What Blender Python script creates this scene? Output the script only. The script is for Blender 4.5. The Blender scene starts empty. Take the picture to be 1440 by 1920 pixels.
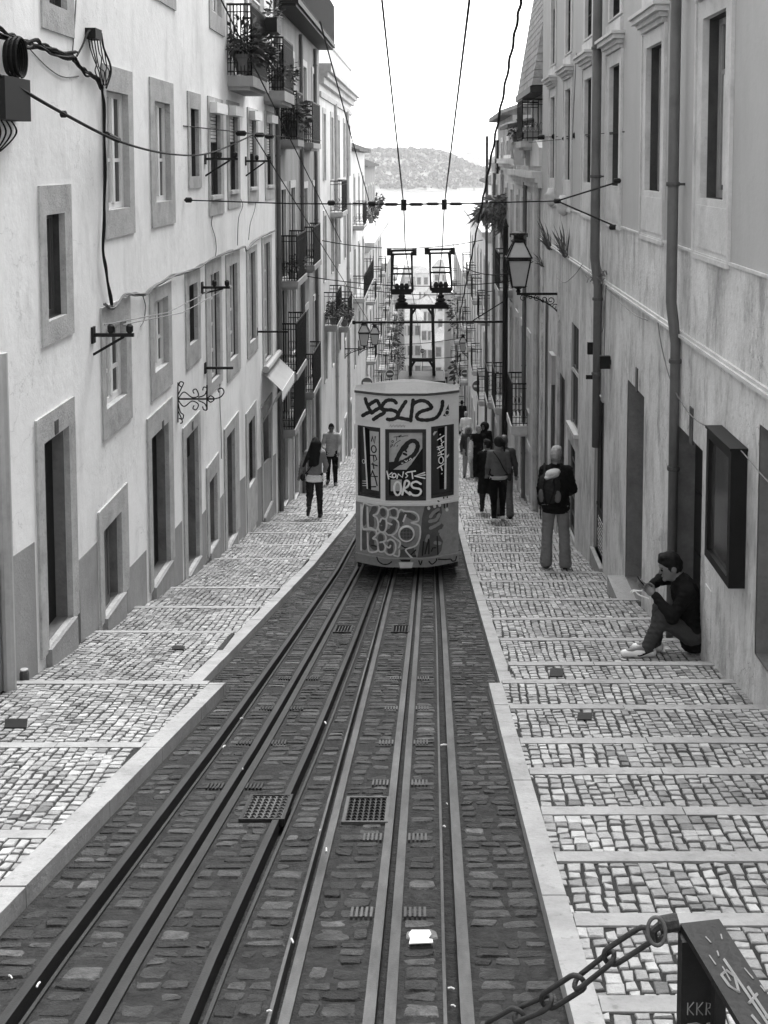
import bpy, bmesh, math, random
import numpy as np
from mathutils import Vector, Matrix
random.seed(7); np.random.seed(7)
R = math.radians
scene = bpy.context.scene
COL = scene.collection

# ------------------------------------------------------------------ camera
F, CX, CY, PITCH = 2200.0, 801.0, 476.0, R(4.5)      # focal length in photo pixels, principal point, pitch
cam_data = bpy.data.cameras.new("camera")
cam_data.sensor_width = 36.0
cam_data.lens = 36.0 * F / 1920.0
cam_data.shift_x = -(CX - 720.0) / 1920.0
cam_data.shift_y = -(960.0 - CY) / 1920.0
cam_data.clip_start = 0.05
cam_data.clip_end = 9000.0
cam = bpy.data.objects.new("camera", cam_data)
cam.rotation_euler = (R(90) - PITCH, 0, 0)
COL.objects.link(cam)
scene.camera = cam

# ------------------------------------------------------------------ world, sun, exposure
SUN_EL, SUN_AZ = R(60), R(12)        # azimuth clockwise from +Y (down the street) towards +X
world = bpy.data.worlds.new("World")
scene.world = world
world.use_nodes = True
wn, wl = world.node_tree.nodes, world.node_tree.links
wn.clear()
sky = wn.new("ShaderNodeTexSky")
sky.sky_type = 'NISHITA'
sky.sun_disc = False
sky.sun_elevation = SUN_EL
sky.sun_rotation = SUN_AZ
sky.air_density = 1.0
sky.dust_density = 1.5
sky.ozone_density = 1.0
bw = wn.new("ShaderNodeRGBToBW")
bg = wn.new("ShaderNodeBackground")
bg.inputs['Strength'].default_value = 0.15
wo = wn.new("ShaderNodeOutputWorld")
wl.new(sky.outputs[0], bw.inputs[0])
wl.new(bw.outputs[0], bg.inputs['Color'])
wl.new(bg.outputs[0], wo.inputs['Surface'])
sun_d = bpy.data.lights.new("sun", 'SUN')
sun_d.energy = .75
sun_d.angle = R(25)
sun_d.color = (1, 1, 1)
sun = bpy.data.objects.new("sun", sun_d)
to_sun = Vector((math.sin(SUN_AZ) * math.cos(SUN_EL), math.cos(SUN_AZ) * math.cos(SUN_EL), math.sin(SUN_EL)))
sun.rotation_euler = (-to_sun).to_track_quat('-Z', 'Y').to_euler()
sun.location = (0, 0, 30)
COL.objects.link(sun)
scene.view_settings.view_transform = 'Standard'
scene.view_settings.look = 'None'
scene.view_settings.gamma = 1.0
scene.view_settings.exposure = 2.45
scene.cycles.max_bounces = 6
scene.cycles.diffuse_bounces = 4
scene.cycles.use_denoising = True

# ------------------------------------------------------------------ geometry of the place
SP, CP = math.sin(PITCH), math.cos(PITCH)

def W(u, v, D):
    """world point seen at photo pixel (u, v) at depth D"""
    V = (CY - v) * D / F
    return Vector(((u - CX) * D / F, D * CP + V * SP, -D * SP + V * CP))

def onX(u, v, X):
    return W(u, v, F * X / (u - CX))

def vst(D):
    if D < 17.2: return 800 + 4620.0 / D
    if D < 45: return 752 + 5446.0 / D
    return 647.4 + 10157.0 / D

_prof = []
for D in (1.0, 6, 12, 17.19, 17.3, 25, 35, 44.9, 45.1, 60, 90, 120, 150, 172):
    p = W(CX, vst(D), D); _prof.append((p.y, p.z))
_py = np.array([a for a, b in _prof]); _pz = np.array([b for a, b in _prof])
SL0 = (_pz[1] - _pz[0]) / (_py[1] - _py[0])

def zst(y):
    """height of the roadway at distance y"""
    if y < _py[0]: return _pz[0] + SL0 * (y - _py[0])
    return float(np.interp(y, _py, _pz))

def on_ground(u, v, dz=0.0):
    lo, hi = 0.8, 160.0
    for _ in range(60):
        m = 0.5 * (lo + hi); p = W(u, v, m)
        if p.z > zst(p.y) + dz: lo = m
        else: hi = m
    return W(u, v, lo)

XL, XR = -3.25, 2.45      # the two street fronts

# ------------------------------------------------------------------ materials
def mat(name, g, rough=.85, var=.12, scale=2.5, stretch=(1, 1, 1), bump=.15, bscale=60, spec=.3, metal=0.0,
        shade=None, stain=0.0, stain_scale=1.2, stain_stretch=(1, 1, 1), speck=0.0, tint=None, bands=None, cracks=0.0, stain2=None):
    m = bpy.data.materials.new(name); m.use_nodes = True
    n, l = m.node_tree.nodes, m.node_tree.links
    b = n['Principled BSDF']
    b.inputs['Roughness'].default_value = rough
    b.inputs['Metallic'].default_value = metal
    b.inputs['Specular IOR Level'].default_value = spec
    tc = n.new('ShaderNodeTexCoord')
    def noise(sc, st, det=6, ro=.6):
        mp = n.new('ShaderNodeMapping'); mp.inputs['Scale'].default_value = st
        l.new(tc.outputs['Object'], mp.inputs['Vector'])
        t = n.new('ShaderNodeTexNoise'); t.inputs['Scale'].default_value = sc
        t.inputs['Detail'].default_value = det; t.inputs['Roughness'].default_value = ro
        l.new(mp.outputs[0], t.inputs['Vector'])
        return t.outputs['Fac']
    def mrange(x, a, b2, c, d):
        r = n.new('ShaderNodeMapRange'); r.inputs[1].default_value = a; r.inputs[2].default_value = b2
        r.inputs[3].default_value = c; r.inputs[4].default_value = d
        l.new(x, r.inputs[0]); return r.outputs[0]
    def mul(x, y):
        k = n.new('ShaderNodeMath'); k.operation = 'MULTIPLY'
        l.new(x, k.inputs[0])
        if isinstance(y, float): k.inputs[1].default_value = y
        else: l.new(y, k.inputs[1])
        return k.outputs[0]
    f = mrange(noise(scale, stretch), .3, .7, g * (1 - var), g * (1 + var))
    f2 = mrange(noise(scale * 9, stretch), .3, .7, 1 - var * .5, 1 + var * .5)
    f = mul(f, f2)
    if stain:
        s = mrange(noise(stain_scale, stain_stretch, 8, .65), .48, .68, 1.0, 1.0 - stain)
        f = mul(f, s)
    if stain2:
        s = mrange(noise(stain2[1], stain2[2], 9, .7), .52, .60, 1.0, 1.0 - stain2[0])
        f = mul(f, s)
    if cracks:
        vo = n.new('ShaderNodeTexVoronoi'); vo.feature = 'DISTANCE_TO_EDGE'; vo.inputs['Scale'].default_value = 1.1
        mp = n.new('ShaderNodeVectorMath'); mp.operation = 'ADD'; nz = n.new('ShaderNodeTexNoise'); nz.inputs['Scale'].default_value = 2.5; nz.inputs['Detail'].default_value = 6
        l.new(tc.outputs['Object'], nz.inputs['Vector']); l.new(tc.outputs['Object'], mp.inputs[0]); l.new(nz.outputs['Color'], mp.inputs[1]); l.new(mp.outputs[0], vo.inputs['Vector'])
        ck = mrange(vo.outputs['Distance'], .0, .007, 1.0, .0); msk = mrange(noise(.6, (1, 1, 1), 2), .50, .56, 0.0, cracks)
        iv = n.new('ShaderNodeMath'); iv.operation = 'SUBTRACT'; iv.inputs[0].default_value = 1.0; l.new(mul(ck, msk), iv.inputs[1]); f = mul(f, iv.outputs[0])
    if speck:
        s = mrange(noise(bscale * .6, (1, 1, 1), 3), .62, .7, 1.0, 1.0 - speck)
        f = mul(f, s)
    if shade:
        a = n.new('ShaderNodeAttribute'); a.attribute_name = shade
        f = mul(f, a.outputs['Fac'])
    if bands:
        w = n.new('ShaderNodeTexWave'); w.wave_type = 'BANDS'; w.bands_direction = bands[0]
        w.inputs['Scale'].default_value = bands[1]; w.inputs['Distortion'].default_value = bands[3] if len(bands) > 3 else 0
        l.new(tc.outputs['Object'], w.inputs['Vector'])
        f = mul(f, mrange(w.outputs['Fac'], .05, .35, bands[2], 1.0))
    cb = n.new('ShaderNodeCombineColor')
    for i in range(3): l.new(f, cb.inputs[i])
    l.new(cb.outputs[0], b.inputs['Base Color'])
    if bump:
        bp = n.new('ShaderNodeBump'); bp.inputs['Strength'].default_value = bump; bp.inputs['Distance'].default_value = .02
        l.new(noise(bscale, (1, 1, 1), 5), bp.inputs['Height'])
        l.new(bp.outputs[0], b.inputs['Normal'])
    return m

M = {}
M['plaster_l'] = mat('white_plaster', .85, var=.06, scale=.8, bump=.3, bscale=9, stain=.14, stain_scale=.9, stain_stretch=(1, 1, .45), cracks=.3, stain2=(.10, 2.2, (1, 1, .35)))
M['plaster_grey'] = mat('grey_plaster', .27, var=.12, scale=1.2, stretch=(1, 1, .4), bump=.25, bscale=18, stain=.25, stain_scale=1.1, stain_stretch=(1, 1, .35))
M['plaster_pale'] = mat('pale_plaster', .66, var=.10, scale=.9, stretch=(1, 1, .5), bump=.2, bscale=12, stain=.15)
M['plaster_mid'] = mat('mid_plaster', .5, var=.10, scale=.9, stretch=(1, 1, .5), bump=.2, bscale=12, stain=.18)
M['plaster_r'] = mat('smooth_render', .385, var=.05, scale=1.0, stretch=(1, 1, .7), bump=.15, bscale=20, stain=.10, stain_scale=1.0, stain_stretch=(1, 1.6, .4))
M['plaster_worn'] = mat('worn_render', .57, var=.16, scale=1.7, stretch=(1, 1.1, .6), bump=.4, bscale=24, stain=.40, stain_scale=1.5, stain_stretch=(1, 1.2, .5), speck=.25, cracks=.5, stain2=(.30, 3.0, (1, 1, .4)))
M['dado'] = mat('grey_dado_paint', .29, var=.12, scale=1.6, stretch=(1, 1, .5), bump=.25, bscale=30, stain=.2)
M['stone'] = mat('limestone_surround', .42, var=.15, scale=4, bump=.5, bscale=38, stain=.25, stain_scale=3, speck=.25)
M['stone_pale'] = mat('pale_limestone', .52, var=.10, scale=3, bump=.3, bscale=30, stain=.22, stain_scale=2.0, speck=.12)
M['step_stone'] = mat('step_limestone', .285, var=.12, scale=4, bump=.3, bscale=40, stain=.25, stain_scale=3, speck=.2)
M['cobble'] = mat('white_cobble', .31, var=.2, scale=9, bump=.5, bscale=55, shade='shade', rough=.6, spec=.35, stain=.26, stain_scale=1.6, stain2=(.22, .9, (1, 1, 1)))
M['joint'] = mat('cobble_joint', .020, var=.3, scale=8, bump=.4, bscale=90)
M['sett'] = mat('basalt_sett', .042, var=.55, scale=18, bump=1.0, bscale=60, shade='shade', rough=.6, spec=.32, stain=.5, stain_scale=4, stain2=(.4, 1.1, (1, 1, 1)))
M['mortar'] = mat('dark_mortar', .023, var=.6, scale=22, bump=1.0, bscale=50, stain=.4, stain_scale=9, rough=.9)
M['asphalt'] = mat('asphalt', .08, var=.3, scale=6, bump=.5, bscale=90)
M['rail'] = mat('worn_rail_steel', .075, rough=.6, var=.35, scale=6, stretch=(1, .15, 1), bump=.15, bscale=120, spec=.3, metal=.25, stain=.4, stain_scale=3, stain_stretch=(1, .3, 1))
M['rail_old'] = mat('dull_rail_steel', .026, rough=.6, var=.3, scale=5, stretch=(1, .2, 1), bump=.15, bscale=120, spec=.3, metal=.25)
M['iron'] = mat('black_iron', .012, rough=.6, var=.2, scale=8, bump=.15, bscale=80, spec=.15)
M['iron_grey'] = mat('weathered_iron', .07, rough=.6, var=.3, scale=8, bump=.2, bscale=80)
M['cable'] = mat('black_cable', .012, rough=.7, var=.2, bump=0, spec=.1)
M['cable_grey'] = mat('grey_cable', .12, rough=.6, var=.2, bump=0)
M['wood_white'] = mat('white_window_wood', .72, rough=.5, var=.06, scale=6, bump=.1, bscale=50)
M['wood_grey'] = mat('grey_window_wood', .085, rough=.5, var=.1, scale=6, bump=.1, bscale=50)
M['wood_dark'] = mat('dark_door_wood', .016, rough=.55, var=.3, scale=5, stretch=(1, 1, .2), bump=.2, bscale=60, spec=.15)
M['door_reveal_shade'] = mat('shaded_door_reveal_stone', .17, var=.18, scale=3, bump=.3, bscale=35, stain=.3, stain_scale=2.5)  # doorway stone made darker: the shade of the recess is put into its colour
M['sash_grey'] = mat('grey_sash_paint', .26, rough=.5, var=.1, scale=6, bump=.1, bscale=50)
M['reveal_dark'] = mat('dark_reveal_lining', .05, rough=.7, var=.25, scale=5, bump=.1, spec=.15)  # dark lining for the inner faces of window openings
M['door_grey'] = mat('grey_door_paint', .10, rough=.5, var=.15, scale=4, stretch=(1, 1, .3), bump=.15, bscale=50)
M['glass'] = mat('dark_glass', .018, rough=.16, var=.3, scale=1.5, bump=.03, bscale=5, spec=.22)
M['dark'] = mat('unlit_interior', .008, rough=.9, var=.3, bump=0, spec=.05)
M['pipe'] = mat('painted_downpipe', .11, rough=.55, var=.12, scale=3, stretch=(1, 1, .3), bump=.08, bscale=40, stain=.25, stain_scale=3)
M['pipe_pale'] = mat('pale_downpipe', .40, rough=.55, var=.12, scale=3, stretch=(1, 1, .3), bump=.08, bscale=40, stain=.25, stain_scale=3)
M['tile'] = mat('roof_tile', .22, var=.3, scale=5, bump=.4, bscale=30, stain=.3)
M['tile_dark'] = mat('old_roof_tile', .10, var=.35, scale=5, bump=.4, bscale=30, stain=.3)
M['metal_box'] = mat('painted_metal_box', .35, rough=.5, var=.1, bump=.05)
M['black_box'] = mat('black_plastic_box', .012, rough=.6, var=.15, bump=.05, spec=.15)
M['white'] = mat('white_paint', .8, rough=.5, var=.04, bump=.04)
M['lamp_glass'] = mat('frosted_lamp_glass', .42, rough=.3, var=.08, bump=.03, spec=.5)
M['leaf'] = mat('leaf_green', .06, rough=.6, var=.5, scale=12, bump=.1, bscale=30)
M['leaf_pale'] = mat('dry_leaf', .16, rough=.6, var=.4, scale=12, bump=.1, bscale=30)
M['pot'] = mat('terracotta_pot', .12, rough=.8, var=.2, bump=.2)
M['cloth_white'] = mat('white_cloth', .75, rough=.9, var=.08, scale=6, bump=.2, bscale=20)
M['cloth_grey'] = mat('grey_cloth', .2, rough=.9, var=.15, scale=6, bump=.2, bscale=20)
M['cloth_dark'] = mat('dark_cloth', .03, rough=.9, var=.2, scale=6, bump=.2, bscale=20)
M['paper'] = mat('white_paper', .6, rough=.8, var=.05, bump=.1, bscale=20)
M['sign_red'] = mat('sign_red_face', .10, rough=.4, var=.05, bump=0)

# ------------------------------------------------------------------ mesh builder and object helpers
class MB:
    def __init__(s): s.v = []; s.f = []; s.m = []; s.sh = []
    def add(s, vs, fs, mi=0, sh=1.0):
        o = len(s.v)
        s.v.extend([tuple(p) for p in vs])
        for f in fs:
            s.f.append(tuple(i + o for i in f)); s.m.append(mi); s.sh.append(sh)
    def quad(s, a, b, c, d, mi=0, sh=1.0): s.add([a, b, c, d], [(0, 1, 2, 3)], mi, sh)
    def hexa(s, p, mi=0, sh=1.0):      # p: bottom ring 0-3, top ring 4-7 (same order)
        s.add(p, [(0, 3, 2, 1), (4, 5, 6, 7), (0, 1, 5, 4), (1, 2, 6, 5), (2, 3, 7, 6), (3, 0, 4, 7)], mi, sh)
    def box(s, x0, x1, y0, y1, z0, z1, mi=0, sh=1.0):
        if x0 > x1: x0, x1 = x1, x0
        if y0 > y1: y0, y1 = y1, y0
        if z0 > z1: z0, z1 = z1, z0
        s.hexa([(x0, y0, z0), (x1, y0, z0), (x1, y1, z0), (x0, y1, z0), (x0, y0, z1), (x1, y0, z1), (x1, y1, z1), (x0, y1, z1)], mi, sh)
    def bar(s, a, b, w, h, up=(0, 0, 1), mi=0):
        a = Vector(a); b = Vector(b); d = (b - a).normalized(); up = Vector(up)
        if abs(d.dot(up)) > .98: up = Vector((0, 1, 0))
        sx = d.cross(up).normalized() * (w / 2); sz = sx.cross(d).normalized() * (h / 2)
        s.hexa([a - sx - sz, a + sx - sz, b + sx - sz, b - sx - sz, a - sx + sz, a + sx + sz, b + sx + sz, b - sx + sz], mi)
    def tube(s, pts, r, n=6, mi=0, closed=False, cap=True):
        pts = [Vector(p) for p in pts]; k = len(pts)
        rs = r if isinstance(r, (list, tuple)) else [r] * k
        prev = None; rings = []
        for i, p in enumerate(pts):
            if closed: t = pts[(i + 1) % k] - pts[i - 1]
            else: t = pts[min(i + 1, k - 1)] - pts[max(i - 1, 0)]
            if t.length < 1e-9: t = Vector((0, 0, 1))
            t.normalize()
            if prev is None:
                a = Vector((0, 0, 1)) if abs(t.z) < .9 else Vector((1, 0, 0))
                x = t.cross(a).normalized()
            else:
                x = prev - t * prev.dot(t)
                x = x.normalized() if x.length > 1e-6 else t.orthogonal().normalized()
            prev = x; y = t.cross(x)
            rings.append([p + (x * math.cos(2 * math.pi * j / n) + y * math.sin(2 * math.pi * j / n)) * rs[i] for j in range(n)])
        vs = [q for rg in rings for q in rg]; fs = []
        for i in range(k if closed else k - 1):
            for j in range(n):
                a = i * n + j; b = i * n + (j + 1) % n; i2 = (i + 1) % k
                fs.append((a, b, i2 * n + (j + 1) % n, i2 * n + j))
        if cap and not closed:
            fs.append(tuple(reversed(range(n)))); fs.append(tuple((k - 1) * n + j for j in range(n)))
        s.add(vs, fs, mi)
    def lathe(s, prof, c, n=16, mi=0, axis='z', cap=True):
        c = Vector(c); vs = []; fs = []
        for r, h in prof:
            for j in range(n):
                a = 2 * math.pi * j / n
                if axis == 'z': vs.append(c + Vector((r * math.cos(a), r * math.sin(a), h)))
                elif axis == 'y': vs.append(c + Vector((r * math.cos(a), h, r * math.sin(a))))
                else: vs.append(c + Vector((h, r * math.cos(a), r * math.sin(a))))
        k = len(prof)
        for i in range(k - 1):
            for j in range(n):
                q = (i * n + j, i * n + (j + 1) % n, (i + 1) * n + (j + 1) % n, (i + 1) * n + j)
                fs.append(q if axis != 'y' else q[::-1])
        if cap: fs.append(tuple(range(n))[::-1]); fs.append(tuple((k - 1) * n + j for j in range(n)))
        s.add(vs, fs, mi)
    def sphere(s, c, r, n=10, mi=0, sc=(1, 1, 1)):
        prof = [(max(r * math.sin(math.pi * i / n), 1e-4), -r * math.cos(math.pi * i / n)) for i in range(n + 1)]
        o = len(s.v); s.lathe(prof, (0, 0, 0), n=n + 2, mi=mi)
        for i in range(o, len(s.v)):
            p = s.v[i]; s.v[i] = (c[0] + p[0] * sc[0], c[1] + p[1] * sc[1], c[2] + p[2] * sc[2])
    def build(s, name, mats, parent=None, smooth=False, loc=None, shade=False):
        me = bpy.data.meshes.new(name)
        o = bpy.data.objects.new(name, me); COL.objects.link(o)
        off = Vector((0, 0, 0))
        if parent is not None:
            r = parent
            while r.parent is not None: r = r.parent
            off = Vector(r.location); o.parent = parent
        elif loc is not None:
            off = Vector(loc); o.location = off
        me.from_pydata([(p[0] - off.x, p[1] - off.y, p[2] - off.z) for p in s.v], [], s.f)
        for m in (mats if isinstance(mats, (list, tuple)) else [mats]):
            me.materials.append(M[m] if isinstance(m, str) else m)
        me.polygons.foreach_set('material_index', s.m)
        if smooth: me.polygons.foreach_set('use_smooth', [True] * len(s.f))
        if shade:
            at = me.attributes.new('shade', 'FLOAT', 'FACE'); at.data.foreach_set('value', s.sh)
        me.update()
        return o

def tag(o, label, cat, group=None):
    o['label'] = label; o['category'] = cat
    if group: o['group'] = group
    return o

def thing(name, label, cat, loc=(0, 0, 0), group=None):
    o = bpy.data.objects.new(name, None); COL.objects.link(o)
    o.empty_display_size = .1; o.location = loc
    return tag(o, label, cat, group)

def structure(o): o['kind'] = 'structure'; return o

def copy_tree(o, off, parent=None):
    c = o.copy(); COL.objects.link(c); c.parent = parent
    if parent is None: c.location = Vector(o.location) + Vector(off)
    for ch in list(o.children): copy_tree(ch, off, c)
    return c

def smooth_path(pts, n=6):
    pts = [Vector(p) for p in pts]; out = []
    for i in range(len(pts) - 1):
        p0 = pts[max(i - 1, 0)]; p1 = pts[i]; p2 = pts[i + 1]; p3 = pts[min(i + 2, len(pts) - 1)]
        for k in range(n):
            t = k / n
            out.append(.5 * ((2 * p1) + (p2 - p0) * t + (2 * p0 - 5 * p1 + 4 * p2 - p3) * t * t + (3 * p1 - p0 - 3 * p2 + p3) * t ** 3))
    out.append(pts[-1]); return out
# ================================================================== ground, tracks, pavements
def ys_between(a, b, step):
    n = max(1, int(round((b - a) / step)))
    pts = [a + (b - a) * i / n for i in range(n + 1)]
    pts += [y for y in _py if a < y < b]
    return sorted(set(pts))

YEND = _py[-1]
g = MB()
ring = [(-9, 2600), (-60, 2600)]
ysg = ys_between(-6, YEND, 2.0)
for a, b in zip(ysg[:-1], ysg[1:]):
    g.quad((-14, a, zst(a) - .30), (14, a, zst(a) - .30), (14, b, zst(b) - .30), (-14, b, zst(b) - .30))
ZE = zst(YEND)
for (x0, x1, y0, y1, z0, z1) in ((-14, 14, YEND, 260, ZE - .3, -38.5), (-14, 14, 260, 330, -38.5, -43)):
    g.quad((x0, y0, z0), (x1, y0, z0), (x1, y1, z1), (x0, y1, z1))
for sx in (-1, 1):     # the hillside town on both sides, down to the bank
    yy = [-6, 20, 45, 90, YEND, 260, 330]
    zz = [zst(y) - .3 if y <= YEND else (-38.5 if y < 300 else -43) for y in yy]
    for i in range(len(yy) - 1):
        q = [(sx * 14, yy[i], zz[i]), (sx * 900, yy[i], zz[i] - 4), (sx * 900, yy[i + 1], zz[i + 1] - 2), (sx * 14, yy[i + 1], zz[i + 1])]
        g.quad(*(q if sx > 0 else q[::-1]))
ground = structure(g.build('ground', 'asphalt'))

# --- left track and right track: strips across, offset from each slot centre
def itp(xs, ys): return lambda y: float(np.interp(y, xs, ys))
YJR = on_ground(950, 1275, .08).y; YJL = on_ground(350, 1275, .11).y
sL = itp([4, 7.7, 11, 16.5, 24, 60, 172], [-1.186, -1.092, -1.05, -1.01, -.985, -.97, -.97])
sR = itp([4, 7.7, 11, 16.5, 24, 60, 172], [-.170, -.156, -.14, -.126, -.12, -.12, -.12])
L_ST = {'rail': [[(-.335, -.297), (-.252, -.238)], [(.312, .347), (.393, .408)]], 'slot': [(-.058, -.018), (.018, .060)]}
R_ST = {'rail': [[(-.398, -.385), (-.354, -.314)], [(.227, .240), (.288, .336)]], 'slot': [(-.058, -.016), (.016, .058)]}
def kerbL(y): return float(np.interp(y, [2, 4.8, YJL, YJL + .001, 24, 60, 172], [-1.86, -1.76, -1.585, -1.80, -1.55, -1.53, -1.53]))
def kerbR(y): return float(np.interp(y, [2, YJR, YJR + .001, 24, 172], [.505, .488, .585, .585, .585]))
Y0S = 2.4

def strip(mb, x0f, x1f, ya, yb, top, bot, step=1.0, mi=0):
    ys = ys_between(ya, yb, step)
    for a, b in zip(ys[:-1], ys[1:]):
        za, zb = zst(a), zst(b)
        mb.hexa([(x0f(a), a, za + bot), (x1f(a), a, za + bot), (x1f(b), b, zb + bot), (x0f(b), b, zb + bot),
                 (x0f(a), a, za + top), (x1f(a), a, za + top), (x1f(b), b, zb + top), (x0f(b), b, zb + top)], mi)

def gaps(y):
    """intervals of paving between the strips at y"""
    cuts = []
    for s, st in ((sL(y), L_ST), (sR(y), R_ST)):
        for r in st['rail']: cuts.append((s + r[0][0], s + r[1][1]))
        cuts.append((s + st['slot'][0][0], s + st['slot'][1][1]))
    cuts.sort()
    xs = [kerbL(y)]; out = []
    for a, b in cuts:
        out.append((xs[-1], a)); xs.append(b)
    out.append((xs[-1], kerbR(y)))
    return out

bed = MB(); ys = ys_between(Y0S, YEND, 1.0)
for a, b in zip(ys[:-1], ys[1:]):
    bed.quad((-2.1, a, zst(a) - .07), (.9, a, zst(a) - .07), (.9, b, zst(b) - .07), (-2.1, b, zst(b) - .07))
    ga, gb = gaps(a), gaps(b - 1e-4)
    for (p, q), (r, t) in zip(ga, gb):
        bed.hexa([(p, a, zst(a) - .06), (q, a, zst(a) - .06), (t, b, zst(b) - .06), (r, b, zst(b) - .06),
                  (p, a, zst(a) - .006), (q, a, zst(a) - .006), (t, b, zst(b) - .006), (r, b, zst(b) - .006)])
roadway = structure(bed.build('roadway', 'mortar'))

def stone(mb, p, h, bev, zoff, sh):
    """p: four (x, y) corners ccw; h: function giving surface z"""
    cx = sum(q[0] for q in p) / 4; cy = sum(q[1] for q in p) / 4
    tl = [random.uniform(-.5, .5) * zoff for _ in range(4)]
    lo = [(x, y, h(y) - .016) for x, y in p]
    mi = [(x + (cx - x) * bev * .35, y + (cy - y) * bev * .35, h(y) - .0035 + t * .5) for (x, y), t in zip(p, tl)]
    hi = [(x + (cx - x) * bev, y + (cy - y) * bev, h(y) + t) for (x, y), t in zip(p, tl)]
    mb.add(lo + mi + hi, [(8, 9, 10, 11)] + [(i, (i + 1) % 4, 4 + (i + 1) % 4, 4 + i) for i in range(4)]
           + [(4 + i, 4 + (i + 1) % 4, 8 + (i + 1) % 4, 8 + i) for i in range(4)], 0, sh)

def stone8(mb, p, h, sh):
    """a worn sett: rounded, uneven outline and a low dome"""
    cx = sum(q[0] for q in p) / 4; cy = sum(q[1] for q in p) / 4; o = []
    for i in range(4):
        a, b = p[i], p[(i + 1) % 4]; c = p[i - 1]
        for q in (c, b):
            t = random.uniform(.04, .24); o.append((a[0] + (q[0] - a[0]) * t, a[1] + (q[1] - a[1]) * t))
    n = 8; tz = [random.uniform(-.003, .003) for _ in range(8)]
    lo = [(x, y, h(y) - .010) for x, y in o]
    hi = [(x + (cx - x) * .16, y + (cy - y) * .16, h(y) + t) for (x, y), t in zip(o, tz)]
    mb.add(lo + hi + [(cx, cy, h(cy) + .003)], [(8 + i, 8 + (i + 1) % n, 16) for i in range(n)] + [(i, (i + 1) % n, 8 + (i + 1) % n, 8 + i) for i in range(n)], 0, sh)

st = MB(); y = Y0S
while y < 46:
    rh = random.uniform(.07, .12)
    if y > 20: rh *= 1.5
    for (a, b) in gaps(y):
        x = a + .012; b -= .012
        while x < b - .03:
            w = random.choice((random.uniform(.07, .13), random.uniform(.10, .19)))
            if b - (x + w) < .07: w = b - x
            if random.random() < .90:
                j = lambda: random.uniform(-.013, .013)
                k = .006
                p = [(x + k + j(), y + k + j()), (x + w - k + j(), y + k + j()), (x + w - k + j(), y + rh - k + j()), (x + k + j(), y + rh - k + j())]
                p = [(min(max(q[0], a + .004), b + .008), q[1]) for q in p]
                sh = random.choice((.4, .6, .8, 1, 1.1, 1.45)) * random.uniform(.75, 1.2)
                if random.random() < .09: sh *= 2.1
                dz = random.uniform(-.006, .002)
                stone8(st, p, lambda yy, dz=dz: zst(yy) + dz, sh)
            x += w
    y += rh
setts = st.build('setts', 'sett', roadway, shade=True)

GR_T = 'cable car tracks in the paving'
def track(sf, stp, label, m1, m2):
    t = thing('tram_track', label, 'track', (sf(10), 10, zst(10)), GR_T)
    for pair in stp['rail']:
        mb = MB()
        wide = max(pair, key=lambda q: q[1] - q[0])
        for (a, b) in pair:
            strip(mb, lambda y, a=a: sf(y) + a, lambda y, b=b: sf(y) + b, Y0S, 160, .010 if (a, b) == wide else .006, -.066)
        mb.build('rail', m1, t)
    mb = MB()
    for (a, b) in stp['slot']:
        strip(mb, lambda y, a=a: sf(y) + a, lambda y, b=b: sf(y) + b, Y0S, 160, .008, -.066)
    mb.build('cable_slot', m2, t)
    return t
TL = track(sL, L_ST, 'dull dark steel rails of the outer track beside the high kerb', 'rail_old', 'rail_old')
TR = track(sR, R_ST, 'brighter worn steel rails of the track that runs under the tram', 'rail', 'rail')
# small slotted drain gratings beside the slots
for t, sf, vs, us in ((TR, sR, (1275, 1332, 1397, 1474, 1578, 1722), 780), (TL, sL, (1275, 1332, 1397, 1480), 560)):
    for v in vs:
        yy = on_ground(us, v).y
        for side in (-1, 1):
            mb = MB()
            for k in range(5):
                x = sf(yy) + side * (.073 + .021 * k) - .006
                mb.hexa([(x, yy, zst(yy) - .02), (x + .011, yy, zst(yy) - .02), (x + .011, yy + .10, zst(yy + .1) - .02), (x, yy + .10, zst(yy + .1) - .02),
                         (x, yy, zst(yy) + .009), (x + .011, yy, zst(yy) + .009), (x + .011, yy + .10, zst(yy + .1) + .009), (x, yy + .10, zst(yy + .1) + .009)])
            mb.build('drain_grating', 'rail' if t is TR else 'rail_old', t)
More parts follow.
